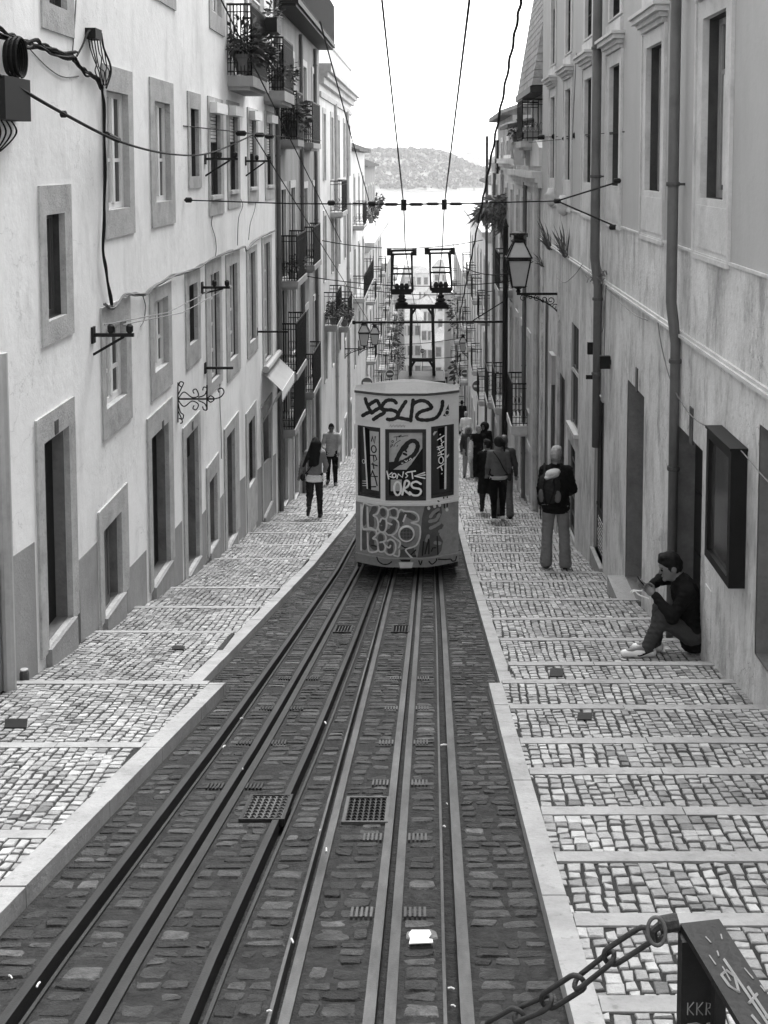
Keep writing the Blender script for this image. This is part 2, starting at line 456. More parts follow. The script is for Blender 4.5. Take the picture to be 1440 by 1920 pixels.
# access hatches
hl = {(0): 'ribbed iron hatch lid with a pale rim beside the bright slot', 1: 'dark ribbed iron hatch lid next to the outer slot',
      2: 'small far ribbed hatch close behind the tram, by the bright slot', 3: 'small far ribbed hatch between the outer slot and its rail'}
for i, (u0, u1, v0, v1, m1) in enumerate(((640, 727, 1545, 1500, 'rail'), (447, 533, 1540, 1494, 'rail_old'), (733, 768, 1187, 1174, 'rail_old'), (624, 658, 1187, 1174, 'rail_old'))):
    a = on_ground(u0, v0); b = on_ground(u1, v0); c = on_ground(u1, v1)
    y0, y1 = a.y, c.y; x0, x1 = a.x, b.x
    if i < 2: y1 = y0 + .42
    t = thing('access_hatch', hl[i], 'hatch', (x0, y0, zst(y0)), 'iron hatches in the track bed')
    z = lambda y: zst(y)
    mb = MB(); e = .018
    def pl(mb, xa, xb, ya, yb, lo, hi):
        mb.hexa([(xa, ya, z(ya) + lo), (xb, ya, z(ya) + lo), (xb, yb, z(yb) + lo), (xa, yb, z(yb) + lo), (xa, ya, z(ya) + hi), (xb, ya, z(ya) + hi), (xb, yb, z(yb) + hi), (xa, yb, z(yb) + hi)])
    pl(mb, x0, x1, y0, y0 + e, -.03, .013); pl(mb, x0, x1, y1 - e, y1, -.03, .013)
    pl(mb, x0, x0 + e, y0 + e, y1 - e, -.03, .013); pl(mb, x1 - e, x1, y0 + e, y1 - e, -.03, .013)
    mb.build('hatch_frame', m1, t)
    mb = MB(); pl(mb, x0 + e, x1 - e, y0 + e, y1 - e, -.03, .0065)
    nx = max(4, int((x1 - x0) / .035)); ny = 8
    for iy in range(ny):
        for ix in range(nx):
            xa = x0 + e + (x1 - x0 - 2 * e) * (ix + .12) / nx; xb = x0 + e + (x1 - x0 - 2 * e) * (ix + .88) / nx
            ya = y0 + e + (y1 - y0 - 2 * e) * (iy + .2) / ny; yb = ya + (y1 - y0) / ny * .5
            mx = (xa + xb) / 2
            mb.hexa([(xa, ya, z(ya) + .005), (mx, ya + .012, z(ya) + .005), (xb, ya, z(ya) + .005), (mx, yb, z(yb) + .005),
                     (xa, ya, z(ya) + .014), (mx, ya + .012, z(ya) + .016), (xb, ya, z(ya) + .014), (mx, yb, z(yb) + .013)])
    mb.build('hatch_lid', 'rail_old' if m1 == 'rail' else 'iron_grey', t)

# --- pavements: stepped cobbles between pale nosings
RIS = .075
class Pave:
    def __init__(s, noses, ehi):
        s.n = sorted(noses); s.e = ehi
    def h(s, y):
        i = int(np.searchsorted(s.n, y))
        if i <= 0: a, b = s.n[0] - .9, s.n[0]
        elif i >= len(s.n): return zst(y) + s.e - .04
        else: a, b = s.n[i - 1], s.n[i]
        za = zst(a) + s.e - RIS; zb = zst(b) + s.e
        return za + (zb - za) * (y - a) / (b - a)
rn = [on_ground(950, v, .08).y for v in (1869, 1715, 1600, 1514, 1441, 1384, 1322, 1275, 1242, 1197, 1159, 1123, 1089, 1072)]
y = rn[-1]; d = 1.1
while y < 80: y += d; rn.append(y); d = min(1.7, d * 1.04)
rn += [rn[0] - .75, rn[0] - 1.5]
PR = Pave(rn, .08)
ln = [on_ground(200, v, .11).y for v in (1554, 1390)] + [on_ground(350, 1275, .11).y] + [on_ground(420, v, .09).y for v in (1185, 1139, 1102, 1048, 1022)]
y = ln[-1]
while y < 80: y += 1.75; ln.append(y)
ln += [ln[0] - 1.25, ln[0] - 2.5]
PL = Pave(ln, .10)
Y9 = ln[2]

def pavement(name, P, xk, xw, kw, sgn, stone_end):
    """xk(y): street edge of the kerb; xw: wall line; sgn +1 when the wall lies towards +X"""
    lo = min(P.n)
    base = MB(); nose = MB(); cb = MB(); kb = MB()
    edges = [lo] + [q for q in P.n if q > lo]
    NW = .085
    for a, b in zip(edges[:-1], edges[1:]):
        i0 = a + .0005
        za, zb = P.h(i0), P.h(b)
        f = lambda yy, a=a, b=b, za=za, zb=zb: za + (zb - za) * (yy - a) / (b - a)
        mid = (a + b) / 2
        x0 = lambda yy: xk(yy) + sgn * kw
        xe = xw + sgn * .35
        bb = b - NW
        # joint bed (and the riser under the nosing)
        base.hexa([(x0(i0), a, za - .35), (xe, a, za - .35), (xe, b, zb - .35), (x0(b), b, zb - .35),
                   (x0(i0), a, za - .009), (xe, a, za - .009), (xe, b, zb - .009), (x0(b), b, zb - .009)])
        # nosing: two or three stones
        cuts = sorted([x0(b), xw + sgn * .02] + [x0(b) + (xw - x0(b)) * random.uniform(.3, .7)])
        for c0, c1 in zip(cuts[:-1], cuts[1:]):
            w0 = f(bb); dz = random.uniform(-.003, .003)
            nose.hexa([(c0 + .003, bb, w0 - .1), (c1 - .003, bb, w0 - .1), (c1 - .003, b + .012, zb - .1), (c0 + .003, b + .012, zb - .1),
                       (c0 + .003, bb, w0 + .002 + dz), (c1 - .003, bb, w0 + .002 + dz), (c1 - .003, b + .012, zb + dz), (c0 + .003, b + .012, zb + dz)])
        if a < stone_end:
            far = a > 24
            cw = .066 if not far else .10
            lim0, lim1 = sorted((x0(mid), xw + sgn * .05))
            x = lim0 - .02; slant = random.uniform(-.03, .03)
            while x < lim1:
                w = random.uniform(.8, 1.22) * cw
                yy = a + random.uniform(-.05, .0)
                while yy < bb:
                    hl_ = random.uniform(.055, .09) * (1 if not far else 1.6)
                    y0_ = max(yy, a + .004); y1_ = min(yy + hl_, bb - .003)
                    if bb - y1_ < .028: y1_ = bb - .003
                    yy = y1_ if y1_ > yy + .01 else yy + hl_
                    if y1_ - y0_ < .03: continue
                    k = random.uniform(.0025, .0075); j = lambda: random.uniform(-.0065, .0065)
                    sx = slant * (y0_ - a) + .008 * math.sin(y0_ * 5 + x * 9)
                    p = [(x + k + j() + sx, y0_ + k + j()), (x + w - k + j() + sx, y0_ + k + j()), (x + w - k + j() + sx, y1_ - k + j()), (x + k + j() + sx, y1_ - k + j())]
                    p = [(min(max(q[0], min(x0(q[1]), xw)), max(x0(q[1]), xw)), min(max(q[1], a + .002), bb - .001)) for q in p]
                    if abs(p[1][0] - p[0][0]) < .02: continue
                    r = random.random()
                    sh = random.gauss(1, .16)
                    if r < .04: sh *= .5
                    elif r < .14: sh *= .75
                    stone(cb, p, f, .16, .006, max(.3, min(1.3, sh)))
                x += w
    # kerb stones
    y = lo
    while y < 120:
        L = random.uniform(.7, 1.3) if y < 40 else 4
        y2 = min(y + L, 120)
        if y < Y9 < y2 - .02 and sgn < 0: y2 = Y9
        if y < rn[7] < y2 - .02 and sgn > 0: y2 = rn[7]
        e0 = P.e - .035
        near = y < (Y9 if sgn < 0 else rn[7]) - .01
        top = (P.e - .01) if near else (P.e - .035)
        a, b = y + .004, y2 - .004
        pass
        p = [(xk(a), a), (xk(a) + sgn * kw, a), (xk(b) + sgn * kw, b), (xk(b), b)]
        if sgn < 0: p = [p[1], p[0], p[3], p[2]]
        dz = random.uniform(-.004, .004)
        if b > a + .05:
            kb.hexa([(q[0], q[1], zst(q[1]) - .25) for q in p] + [(q[0], q[1], zst(q[1]) + top + dz) for q in p])
        y = y2
    o = structure(base.build(name, 'joint'))
    cb.build('cobbles', 'cobble', o, shade=True)
    nose.build('step_edge', 'step_stone', o)
    kb.build('kerb', 'step_stone', o)
    return o
pav_r = pavement('pavement', PR, kerbR, XR, .105, 1, 60)
pav_l = pavement('pavement', PL, kerbL, XL, .125, -1, 60)
def hR(y): return PR.h(y)
def hL(y): return PL.h(y)
# ================================================================== facades
# wall coordinates: d = depth into the wall (negative: proud of it), sgn = +1 for the left front, -1 for the right one
def wbx(mb, X, sgn, d0, d1, y0, y1, z0, z1, mi=0):
    mb.box(X - sgn * d0, X - sgn * d1, y0, y1, z0, z1, mi)

def wall_mesh(mb, X, sgn, y0, y1, z0, z1, holes, depth=.22, thick=6.0, mi=0, base=None):
    ys = sorted(set([y0, y1] + [h[0] for h in holes] + [h[1] for h in holes]))
    zs = sorted(set([z0, z1] + [h[2] for h in holes] + [h[3] for h in holes]))
    ys = [q for q in ys if y0 <= q <= y1]; zs = [q for q in zs if z0 <= q <= z1]
    for a, b in zip(ys[:-1], ys[1:]):
        for c, d in zip(zs[:-1], zs[1:]):
            m, n = (a + b) / 2, (c + d) / 2
            if any(h[0] < m < h[1] and h[2] < n < h[3] for h in holes): continue
            q = [(X, a, c), (X, b, c), (X, b, d), (X, a, d)]
            mb.quad(*(q if sgn > 0 else q[::-1]), mi)
    Xb = X - sgn * depth
    for (a, b, c, d) in holes:
        for q in ([(X, a, c), (X, a, d), (Xb, a, d), (Xb, a, c)], [(X, b, d), (X, b, c), (Xb, b, c), (Xb, b, d)],
                  [(X, a, d), (X, b, d), (Xb, b, d), (Xb, a, d)], [(X, b, c), (X, a, c), (Xb, a, c), (Xb, b, c)],
                  [(Xb, a, c), (Xb, b, c), (Xb, b, d), (Xb, a, d)]):
            mb.quad(*(q if sgn > 0 else q[::-1]), mi)
    Xo = X - sgn * thick
    for q in ([(X, y0, z0), (X, y0, z1), (Xo, y0, z1), (Xo, y0, z0)], [(X, y1, z1), (X, y1, z0), (Xo, y1, z0), (Xo, y1, z1)],
              [(X, y0, z1), (X, y1, z1), (Xo, y1, z1), (Xo, y0, z1)], [(Xo, y0, z0), (Xo, y0, z1), (Xo, y1, z1), (Xo, y1, z0)]):
        mb.quad(*(q if sgn > 0 else q[::-1]), mi)

def frame_mesh(mb, X, sgn, o, i, proud, depth, rough=0.0, mi=0):
    """stone frame between outer rect o and inner rect i (y0, y1, z0, z1)"""
    e = .003
    iy0, iy1, iz0, iz1 = i[0] + e, i[1] - e, i[2] + e, i[3] - e
    r = lambda: random.uniform(-rough, rough)
    oy0, oy1 = o[0], o[1]
    def piece(y0, y1, z0, z1):
        # rough-cut outer edges
        Xa, Xb = X + sgn * proud, X - sgn * depth
        n = 1
        mb.box(Xa, Xb, y0, y1, z0, z1, mi)
    if o[3] > iz1: 
        piece(oy0 + r(), oy1 + r(), iz1, o[3] + r())
    if o[2] < iz0: 
        piece(oy0 + r(), oy1 + r(), o[2] + r(), iz0)
    piece(oy0 + r(), iy0, iz0, iz1)
    piece(iy1, oy1 + r(), iz0, iz1)

def casement(parent, X, sgn, r, d=.09, frame='wood_white', leaves=2, transom=(.5,), bw=.055, blind=None, sill=None, pane='glass'):
    y0, y1, z0, z1 = r
    y0 += .004; y1 -= .004; z0 += .004; z1 -= .004
    mb = MB()
    wbx(mb, X, sgn, d, d + .05, y0, y0 + bw, z0, z1); wbx(mb, X, sgn, d, d + .05, y1 - bw, y1, z0, z1)
    wbx(mb, X, sgn, d, d + .05, y0 + bw, y1 - bw, z0, z0 + bw * 1.2); wbx(mb, X, sgn, d, d + .05, y0 + bw, y1 - bw, z1 - bw, z1)
    zi0, zi1 = z0 + bw * 1.2, z1 - bw
    for k in range(1, leaves):
        ym = y0 + (y1 - y0) * k / leaves
        wbx(mb, X, sgn, d - .012, d + .045, ym - bw * .7, ym + bw * .7, zi0, zi1)
    yy = [y0 + bw] + [y0 + (y1 - y0) * k / leaves for k in range(1, leaves)] + [y1 - bw]
    for k in range(len(yy) - 1):
        a = yy[k] + (bw * .7 if k else 0); b = yy[k + 1] - (bw * .7 if k < len(yy) - 2 else 0)
        # sash stiles
        wbx(mb, X, sgn, d + .008, d + .04, a, a + .03, zi0, zi1); wbx(mb, X, sgn, d + .008, d + .04, b - .03, b, zi0, zi1)
        for t in transom:
            zm = z0 + (z1 - z0) * t
            wbx(mb, X, sgn, d + .01, d + .042, a + .03, b - .03, zm - .02, zm + .02)
    f = mb.build('window_sash', frame, parent)
    mb = MB(); wbx(mb, X, sgn, d + .028, d + .034, y0 + bw, y1 - bw, zi0, zi1)
    mb.build('pane', pane, f)
    if blind:
        mb = MB(); zb = z1 - (z1 - z0) * blind; z = z1
        while z > zb:
            wbx(mb, X, sgn, d - .045, d - .015, y0 + .01, y1 - .01, max(z - .052, zb), z - .008); z -= .055
        mb.build('roller_shutter', 'wood_white', f)
    if sill:
        mb = MB(); wbx(mb, X, sgn, -.05, d, y0 - .02, y1 + .02, z0 - sill, z0 - .003); mb.build('sill', 'stone_pale', f)
    return f

def rect(sX, o):
    """pixel box (u_near, u_far, v_top, v_bottom at the near jamb) on the plane X -> (y0, y1, z0, z1)"""
    u0, u1, vt, vb = o
    a = onX(u0, vt, sX); b = onX(u0, vb, sX); c = onX(u1, vt, sX)
    return (a.y, c.y, b.z, a.z)

# ------------------------------------------------------------------ left: the long white house
hA = thing('white_house', 'long white plastered house with stone window frames along the left pavement', 'house', (XL, 15, zst(15)))
WA = [  # outer (u_near, u_far, v_top, v_bottom), opening (same), kind
 ((70, 130, 349, 655), (83, 118, 403, 606), 'casement_d'),
 ((189, 245, 119, 452), (196, 237, 168, 396), 'casement'),
 ((278.5, 322.5, 144, 429), (287, 316, 188, 381), 'casement'),
 ((350, 374, 170, 355), (355, 370, 202, 332), 'casement_d'),
 ((388, 416, 179, 407), (392, 411, 209, 368), 'shut'),
 ((424, 447, 187, 394), (428.5, 443.5, 214, 358), 'shut'),
 ((462.5, 482, 200, 383), (466, 478.5, 222, 352), 'shut2'),
 ((495, 512, 207, 377), (499, 509.5, 228, 348), 'shut2'),
 ((69, 130, -230, 48), (84, 118, -180, 4), 'casement_d'),
 ((280, 324.5, -200, -8), (288, 317, -150, -50), 'casement'),
 ((389.5, 417, -120, 50), (393.5, 412, -90, 20), 'casement'),
 ((187, 242, 577, 833), (194, 234, 619, 771), 'casement'),
 ((278.5, 319, 544, 758), (286, 313, 567, 702), 'casement'),
 ((345.5, 373, 511, 697), (352, 368, 536, 650), 'casement_d'),
 ((384, 413, 491, 747), (392, 409, 516, 722), 'french'),
 ((422, 447.5, 479, 722), (428, 443, 499, 681), 'french'),
 ((461, 480.5, 467, 677), (465.5, 477, 476, 647), 'french'),
 ((490, 508, 447, 694), (494, 505, 458, 682), 'french'),
]
DA = [
 ((64, 137, 791, 1285), (78, 126, 832, 1228), 'open'),
 ((182, 237, 961, 1200), (190.5, 225, 996, 1163), 'grey'),
 ((274, 321, 787, 1152), (281, 313.5, 822, 1108), 'open'),
 ((341, 373.5, 803, 1118), (347, 369, 822, 1086), 'open_f'),
 ((386, 409, 877, 1070), (390.5, 405, 905, 1040), 'louver'),
 ((419, 446, 806, 1055), (423, 438, 821, 1033), 'door'),
 ((460, 479.5, 776, 1020), (464.5, 476.5, 795, 920), 'casement_d'),
 ((489, 509, 765, 990), (491.5, 506.5, 785, 975), 'door'),
]
holes = []; specs = []
for o, i, k in WA + DA:
    ro, ri = rect(XL, o), rect(XL, i)
    holes.append(ri); specs.append((ro, ri, k))
ro = rect(XL, (433, 497, -110, 138))      # balcony door
bal_r = (ro[0] + .25, ro[1] - .25, ro[2], ro[3]); holes.append(bal_r)
YA1 = onX(517, 500, XL).y
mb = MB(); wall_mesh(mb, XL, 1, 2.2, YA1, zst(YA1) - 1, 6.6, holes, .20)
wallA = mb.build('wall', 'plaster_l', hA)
for idx, (ro, ri, k) in enumerate(specs):
    isdoor = k in ('open', 'grey', 'open_f', 'louver', 'door')
    mb = MB()
    if isdoor:
        ro = (ro[0], ro[1], ri[2] - .03, ro[3])
        frame_mesh(mb, XL, 1, ro, (ri[0], ri[1], ri[2], ri[3]), .022, .030, .008)
        sur = mb.build('door_surround', 'stone', hA)
        mb = MB(); frame_mesh(mb, XL, 1, (ri[0] - .002, ri[1] + .002, ri[2] - .002, ri[3] + .002), (ri[0] + .004, ri[1] - .004, ri[2] + .004, ri[3] - .004), -.032, .196); mb.build('door_reveal_shade', 'door_reveal_shade', sur)  # darkened box lining the opening, standing in for shade on the stone reveal
    else:
        frame_mesh(mb, XL, 1, ro, ri, .018, .035 if k != 'casement' else .12, .006)
        sur = mb.build('window_surround', 'stone', hA)
    y0, y1, z0, z1 = ri
    if not isdoor and k != 'casement':
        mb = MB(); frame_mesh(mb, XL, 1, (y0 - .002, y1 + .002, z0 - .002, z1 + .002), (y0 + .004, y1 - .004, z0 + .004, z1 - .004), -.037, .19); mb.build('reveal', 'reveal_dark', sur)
    if k == 'casement': casement(sur, XL, 1, ri, .05, 'wood_white', 2, (.42,))
    elif k == 'casement_d': casement(sur, XL, 1, ri, .09, 'wood_grey', 2, (), .045)
    elif k == 'french': casement(sur, XL, 1, ri, .06, 'wood_white', 2, (.25, .5, .75), .04)
    elif k in ('shut', 'shut2'):
        casement(sur, XL, 1, ri, .10, 'wood_grey', 2, (), .045, blind=.36 if k == 'shut' else .5, sill=.06)
        mb = MB(); wbx(mb, XL, 1, -.13, .02, y0 - .04, y1 + .04, z1 - .02, z1 + .14); mb.build('shutter_box', 'wood_white', sur)
    elif k in ('open', 'open_f'):
        ym = y0 + (y1 - y0) * .55
        mb = MB(); wbx(mb, XL, 1, .135, .195, y0 + .01, y1 - .01, z0 + .008, z1 - .008)
        dl = mb.build('door_leaf', 'wood_dark', sur)
        mb = MB(); mb.tube([(XL - .125, y0 + .12 + .05 * math.cos(a), z0 + .95 + .06 * math.sin(a)) for a in [q * .523 for q in range(12)]], .008, 5, closed=True)
        mb.build('door_ring', 'iron', dl)
        if k == 'open_f':
            mb = MB(); wbx(mb, XL, 1, .10, .133, y0 + .02, y1 - .02, z1 - .42, z1 - .12); mb.build('fanlight', 'black_box', sur)
    elif k == 'grey':
        mb = MB(); ym = y0 + (y1 - y0) * .62
        wbx(mb, XL, 1, .05, .09, y0 + .01, ym, z0 + .004, z1 - .004)
        for q in range(3): wbx(mb, XL, 1, .042, .06, y0 + .06 + q * .15, y0 + .10 + q * .15, z0 + .1, z1 - .1)
        mb.build('door_leaf', 'door_grey', sur)
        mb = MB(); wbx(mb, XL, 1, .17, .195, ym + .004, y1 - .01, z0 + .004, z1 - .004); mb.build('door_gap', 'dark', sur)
    elif k == 'louver':
        mb = MB()
        wbx(mb, XL, 1, .17, .195, y0 + .01, y1 - .01, z0 + .004, z1 - .004); dl = mb.build('door_leaf', 'door_grey', sur)
        mb = MB(); z = z0 + .12
        while z < z0 + .8:
            mb.bar((XL - .13, y0 + .03, z), (XL - .13, y1 - .03, z + .03), .05, .022); z += .06
        mb.build('louvre_slats', 'white', dl)
    elif k == 'door':
        mb = MB(); wbx(mb, XL, 1, .13, .17, y0 + .01, y1 - .01, z0 + .004, z1 - .004)
        for q in range(5): wbx(mb, XL, 1, .118, .135, y0 + .06, y1 - .06, z0 + .12 + q * .36, z0 + .40 + q * .36)
        dl = mb.build('door_leaf', 'wood_dark', sur)
        mb = MB(); mb.sphere((XL - .10, y0 + .1, z0 + 1.0), .03, 6); mb.build('door_knob', 'metal_box', dl)
    if isdoor:
        mb = MB(); zb = hL((y0 + y1) / 2) - .4
        wbx(mb, XL, 1, -.055 if k != 'louver' else -.04, .19, y0 - .03, y1 + .02, zb, z0 - .002)
        mb.build('doorstep', 'step_stone', sur)
# lintel number plates
for (u, v) in ((101, 792), (302, 792), (358, 793)):
    p = onX(u, v, XL); mb = MB(); wbx(mb, XL, 1, -.027, -.0225, p.y - .05, p.y + .05, p.z - .10, p.z + .02)
    mb.build('number_plate', 'iron_grey', hA)
# painted dado, in segments between the doors, following the slope
def dado(uv0, uv1):
    a, b = onX(uv0[0], uv0[1], XL), onX(uv1[0], uv1[1], XL)
    mb = MB(); x0, x1 = XL + .004, XL - .05
    za, zb = zst(a.y) - .5, zst(b.y) - .5
    mb.hexa([(x1, a.y, za), (x0, a.y, za), (x0, b.y, zb), (x1, b.y, zb), (x1, a.y, a.z), (x0, a.y, a.z), (x0, b.y, b.z), (x1, b.y, b.z)])
    return mb
for (p, q) in (((-60, 1100), (64, 1016)), ((137, 1061), (182, 1016)), ((237, 1070), (274, 1031)), ((321, 1000), (341, 976)), ((373.5, 972), (386, 955)), ((409, 940), (419, 925)), ((446, 905), (460, 892)), ((479.5, 884), (517, 850))):
    dado(p, q).build('dado', 'dado', hA)
# wall vent beside the first door
p = onX(138.5, 1110, XL); q = onX(150, 1210, XL)
mb = MB()
pts = [(p.y, p.z - .06)] + [((p.y + q.y) / 2 + math.cos(a) * (q.y - p.y) / 2, p.z - .06 + math.sin(a) * .06) for a in [math.pi - k * math.pi / 8 for k in range(9)]] + [(q.y, p.z - .06)]
vs = [(XL + .012, y, z) for y, z in pts] + [(XL + .012, q.y, q.z), (XL + .012, p.y, q.z)]
n = len(vs); mb.add(vs + [(XL - .03, v[1], v[2]) for v in vs], [tuple(range(n))[::-1]] + [(i, (i + 1) % n, n + (i + 1) % n, n + i) for i in range(n)])
mb.build('wall_vent', 'iron_grey', hA)

def railing(mb, pts, z0, z1, step=.1, r=.009, scroll=True, panel=False):
    """railing of vertical bars along a plan polyline"""
    for a, b in zip(pts[:-1], pts[1:]):
        a = Vector(a); b = Vector(b); L = (b - a).length
        for z, w in ((z1, .035), (z0 + .06, .02), (z1 - .12, .018), (z0 + .2, .014)):
            mb.bar((a.x, a.y, z), (b.x, b.y, z), w * .7, w)
        n = max(1, int(L / step))
        for k in range(n + 1):
            p = a.lerp(b, k / n)
            mb.bar((p.x, p.y, z0), (p.x, p.y, z1), r * 2, r * 2, up=(0, 1, 0))
        if scroll:
            for k in range(n):
                p = a.lerp(b, (k + .5) / n); t = (b - a).normalized() * min(step, L / n) * .42
                cir = [Vector((p.x, p.y, z0 + .32)) + t * math.cos(q) + Vector((0, 0, .1 * math.sin(q))) for q in [w * math.pi / 4 for w in range(8)]]
                mb.tube(cir, .006, 3, closed=True)

def balcony(parent, X, sgn, y0, y1, zslab, prot, h=.95, th=.12, scroll=True, slab='stone', step=.09, brackets=False):
    mb = MB(); wbx(mb, X, sgn, -prot, .02, y0, y1, zslab - th, zslab)
    wbx(mb, X, sgn, -prot + .06, .02, y0 + .05, y1 - .05, zslab - th - .06, zslab - th)
    s = mb.build('balcony', slab, parent)
    mb = MB(); xo = X + sgn * (prot - .03)
    railing(mb, [(X, y0 + .03, 0), (xo, y0 + .03, 0), (xo, y1 - .03, 0), (X, y1 - .03, 0)], zslab + .01, zslab + h, step, scroll=scroll)
    mb.build('railing', 'iron', s)
    return s
# balcony of the white house
a = onX(426, 142, XL); b2 = onX(482, 142, -2.86)
sA = balcony(hA, XL, 1, a.y, a.y + 1.9, a.z, .42, 1.15, .17, slab='dado', step=.05)
sB = balcony(hA, XL, 1, onX(494, 170, XL).y, onX(494, 170, XL).y + 1.75, onX(494, 170, XL).z, .42, 1.05, .2, slab='dado', step=.055)
casement(hA, XL, 1, bal_r, .05, 'wood_white', 2, (.25, .5, .75), .05)

# ------------------------------------------------------------------ right: the long rendered building
hR1 = thing('rendered_house', 'long grey rendered building with tall framed windows along the right pavement', 'house', (XR, 14, zst(14)))
RW = [(1359.5, 1316, 23, 0), (1239.5, 1211, 80, 0), (1161, 1142, 122, 0), (1109, 1096, 152, 0), (1069.5, 1060, 172, 0), (1040, 1032.5, 190, 0)]
holesR = []; rwin = []
zt0 = onX(1316, 38, XR).z; zb0 = onX(1312.5, 371, XR).z
for (u0, u1, vt, vb) in RW:
    y0 = onX(u0, 300, XR).y; y1 = onX(u1, 300, XR).y
    rwin.append((y0, y1)); holesR.append((y0, y1, zb0, zt0))
rwin.insert(0, (rwin[0][0] - 2.65, rwin[0][0] - 1.83)); holesR.insert(0, (rwin[0][0], rwin[0][1], zb0, zt0))
zu0 = zt0 + .62
up = [(a, b, zu0, zu0 + 1.9) for a, b in rwin]
rd = {}
def rhole(key, u0, u1, vt, vb):
    """far jamb u1, top and bottom measured at the far jamb"""
    y0 = onX(u0, 500, XR).y; y1 = onX(u1, 500, XR).y
    rd[key] = (y0, y1, onX(u1, vb, XR).z, onX(u1, vt, XR).z)
rhole('a', 1326, 1275, 799, 1158); rhole('b', 1213, 1181, 714, 1098); rhole('c', 1137, 1120, 655, 1040)
rhole('near', 1560, 1433, 800, 1250)
rhole('w1', 1087.5, 1074, 604, 690); rhole('w2', 1087, 1074, 694, 795); rhole('w3', 1083, 1069.5, 828, 1000)
rhole('d5', 1062, 1052, 700, 980); rhole('d6', 1044, 1036, 690, 960); rhole('d7', 1030, 1024, 560, 930)
holes = holesR + up + list(rd.values())
YR1 = onX(1015, 500, XR).y
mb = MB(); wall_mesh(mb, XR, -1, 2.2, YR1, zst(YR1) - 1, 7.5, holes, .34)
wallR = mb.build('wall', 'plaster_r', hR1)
# lower weathered render: two skins a few mm proud, between the ledges and down to the paving
zl1 = onX(1256, 456, XR).z; zl2 = onX(1245, 602, XR).z
def skin(mb, z0, z1, d, hs, y0=2.2, y1=None):
    y1 = y1 or YR1 - .02
    ys = sorted(set([y0, y1] + [e for h in hs for e in h[:2] if y0 < e < y1])); zs = sorted(set([z0, z1] + [e for h in hs for e in h[2:] if z0 < e < z1]))
    for a, b in zip(ys[:-1], ys[1:]):
        for c, e in zip(zs[:-1], zs[1:]):
            m, n = (a + b) / 2, (c + e) / 2
            if any(h[0] < m < h[1] and h[2] < n < h[3] for h in hs): continue
            mb.quad((XR - d, a, e), (XR - d, b, e), (XR - d, b, c), (XR - d, a, c))
mb = MB(); skin(mb, zl2 + .03, zl1 - .012, .006, holes); mb.build('wall_band', 'plaster_worn', hR1)
mb = MB(); skin(mb, zst(YR1) - 1, zl2 - .03, .008, holes); mb.build('wall_base', 'plaster_worn', hR1)
mb = MB(); wbx(mb, XR, -1, -.022, .02, 2.2, YR1 - .02, zl1 - .012, zl1 + .012); mb.build('ledge', 'stone_pale', hR1)
mb = MB(); wbx(mb, XR, -1, -.05, .02, 2.2, YR1 - .02, zl2 - .03, zl2); wbx(mb, XR, -1, -.03, .02, 2.2, YR1 - .02, zl2, zl2 + .03); mb.build('ledge', 'stone_pale', hR1)
for (y0, y1) in rwin:
    o = (y0 - .19, y1 + .19, zb0 - .50, zt0 + .16)
    mb = MB(); frame_mesh(mb, XR, -1, o, (y0, y1, zb0, zt0), .014, .045)
    wbx(mb, XR, -1, -.030, .0, o[0] - .05, o[0] - .002, o[2], o[3]); wbx(mb, XR, -1, -.030, .0, o[1] + .002, o[1] + .05, o[2], o[3])
    wbx(mb, XR, -1, -.030, .0, o[0] - .05, o[1] + .05, o[2] - .045, o[2] - .002)
    wbx(mb, XR, -1, -.020, .02, y0 - .15, y1 + .15, zb0 - .44, zb0 - .06)
    sur = mb.build('window_surround', 'stone_pale', hR1)
    mb = MB()
    for d, z0, z1, e in ((.05, .17, .22, .10), (.09, .222, .27, .15), (.14, .272, .33, .21), (.17, .332, .37, .25)):
        wbx(mb, XR, -1, -d, .02, y0 - .08 - e, y1 + .08 + e, zt0 + z0, zt0 + z1)
    wbx(mb, XR, -1, -.04, .02, y0 - .18, y1 + .18, zt0 + .37, zt0 + .55)
    mb.build('window_hood', 'stone_pale', sur)
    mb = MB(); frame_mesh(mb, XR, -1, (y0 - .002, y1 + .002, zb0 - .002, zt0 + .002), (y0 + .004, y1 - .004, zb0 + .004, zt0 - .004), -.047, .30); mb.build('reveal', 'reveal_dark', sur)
    casement(sur, XR, -1, (y0, y1, zb0, zt0), .13, 'sash_grey', 2, (.7,), .06)
    mb = MB(); wbx(mb, XR, -1, .150, .157, y0 + .42, y1 - .12, zb0 + .12, zt0 - .45); mb.build('curtain', 'plaster_mid', sur)
for (y0, y1, z0, z1) in up:
    mb = MB(); frame_mesh(mb, XR, -1, (y0 - .14, y1 + .14, z0 - .02, z1), (y0, y1, z0, z1), .02, .12)
    sur = mb.build('window_surround', 'stone_pale', hR1)
    casement(sur, XR, -1, (y0, y1, z0, z1), .14, 'wood_grey', 2, (.5,), .06)
    mb = MB(); xg = XR + .04
    for k in range(9):
        yk = y0 + (y1 - y0) * k / 8; mb.bar((xg, yk, z0), (xg, yk, z0 + 1.1), .014, .014, up=(0, 1, 0))
    for z in (.05, .35, .72, 1.08): mb.bar((xg, y0, z0 + z), (xg, y1, z0 + z), .015, .022)
    for k in range(8):
        for zz in (.2, .53, .9):
            c = Vector((xg, y0 + (y1 - y0) * (k + .5) / 8, z0 + zz))
            mb.tube([c + Vector((0, .042 * math.cos(q), .1 * math.sin(q))) for q in [w * math.pi / 4 for w in range(8)]], .007, 3, closed=True)
    mb.build('window_railing', 'iron', sur)
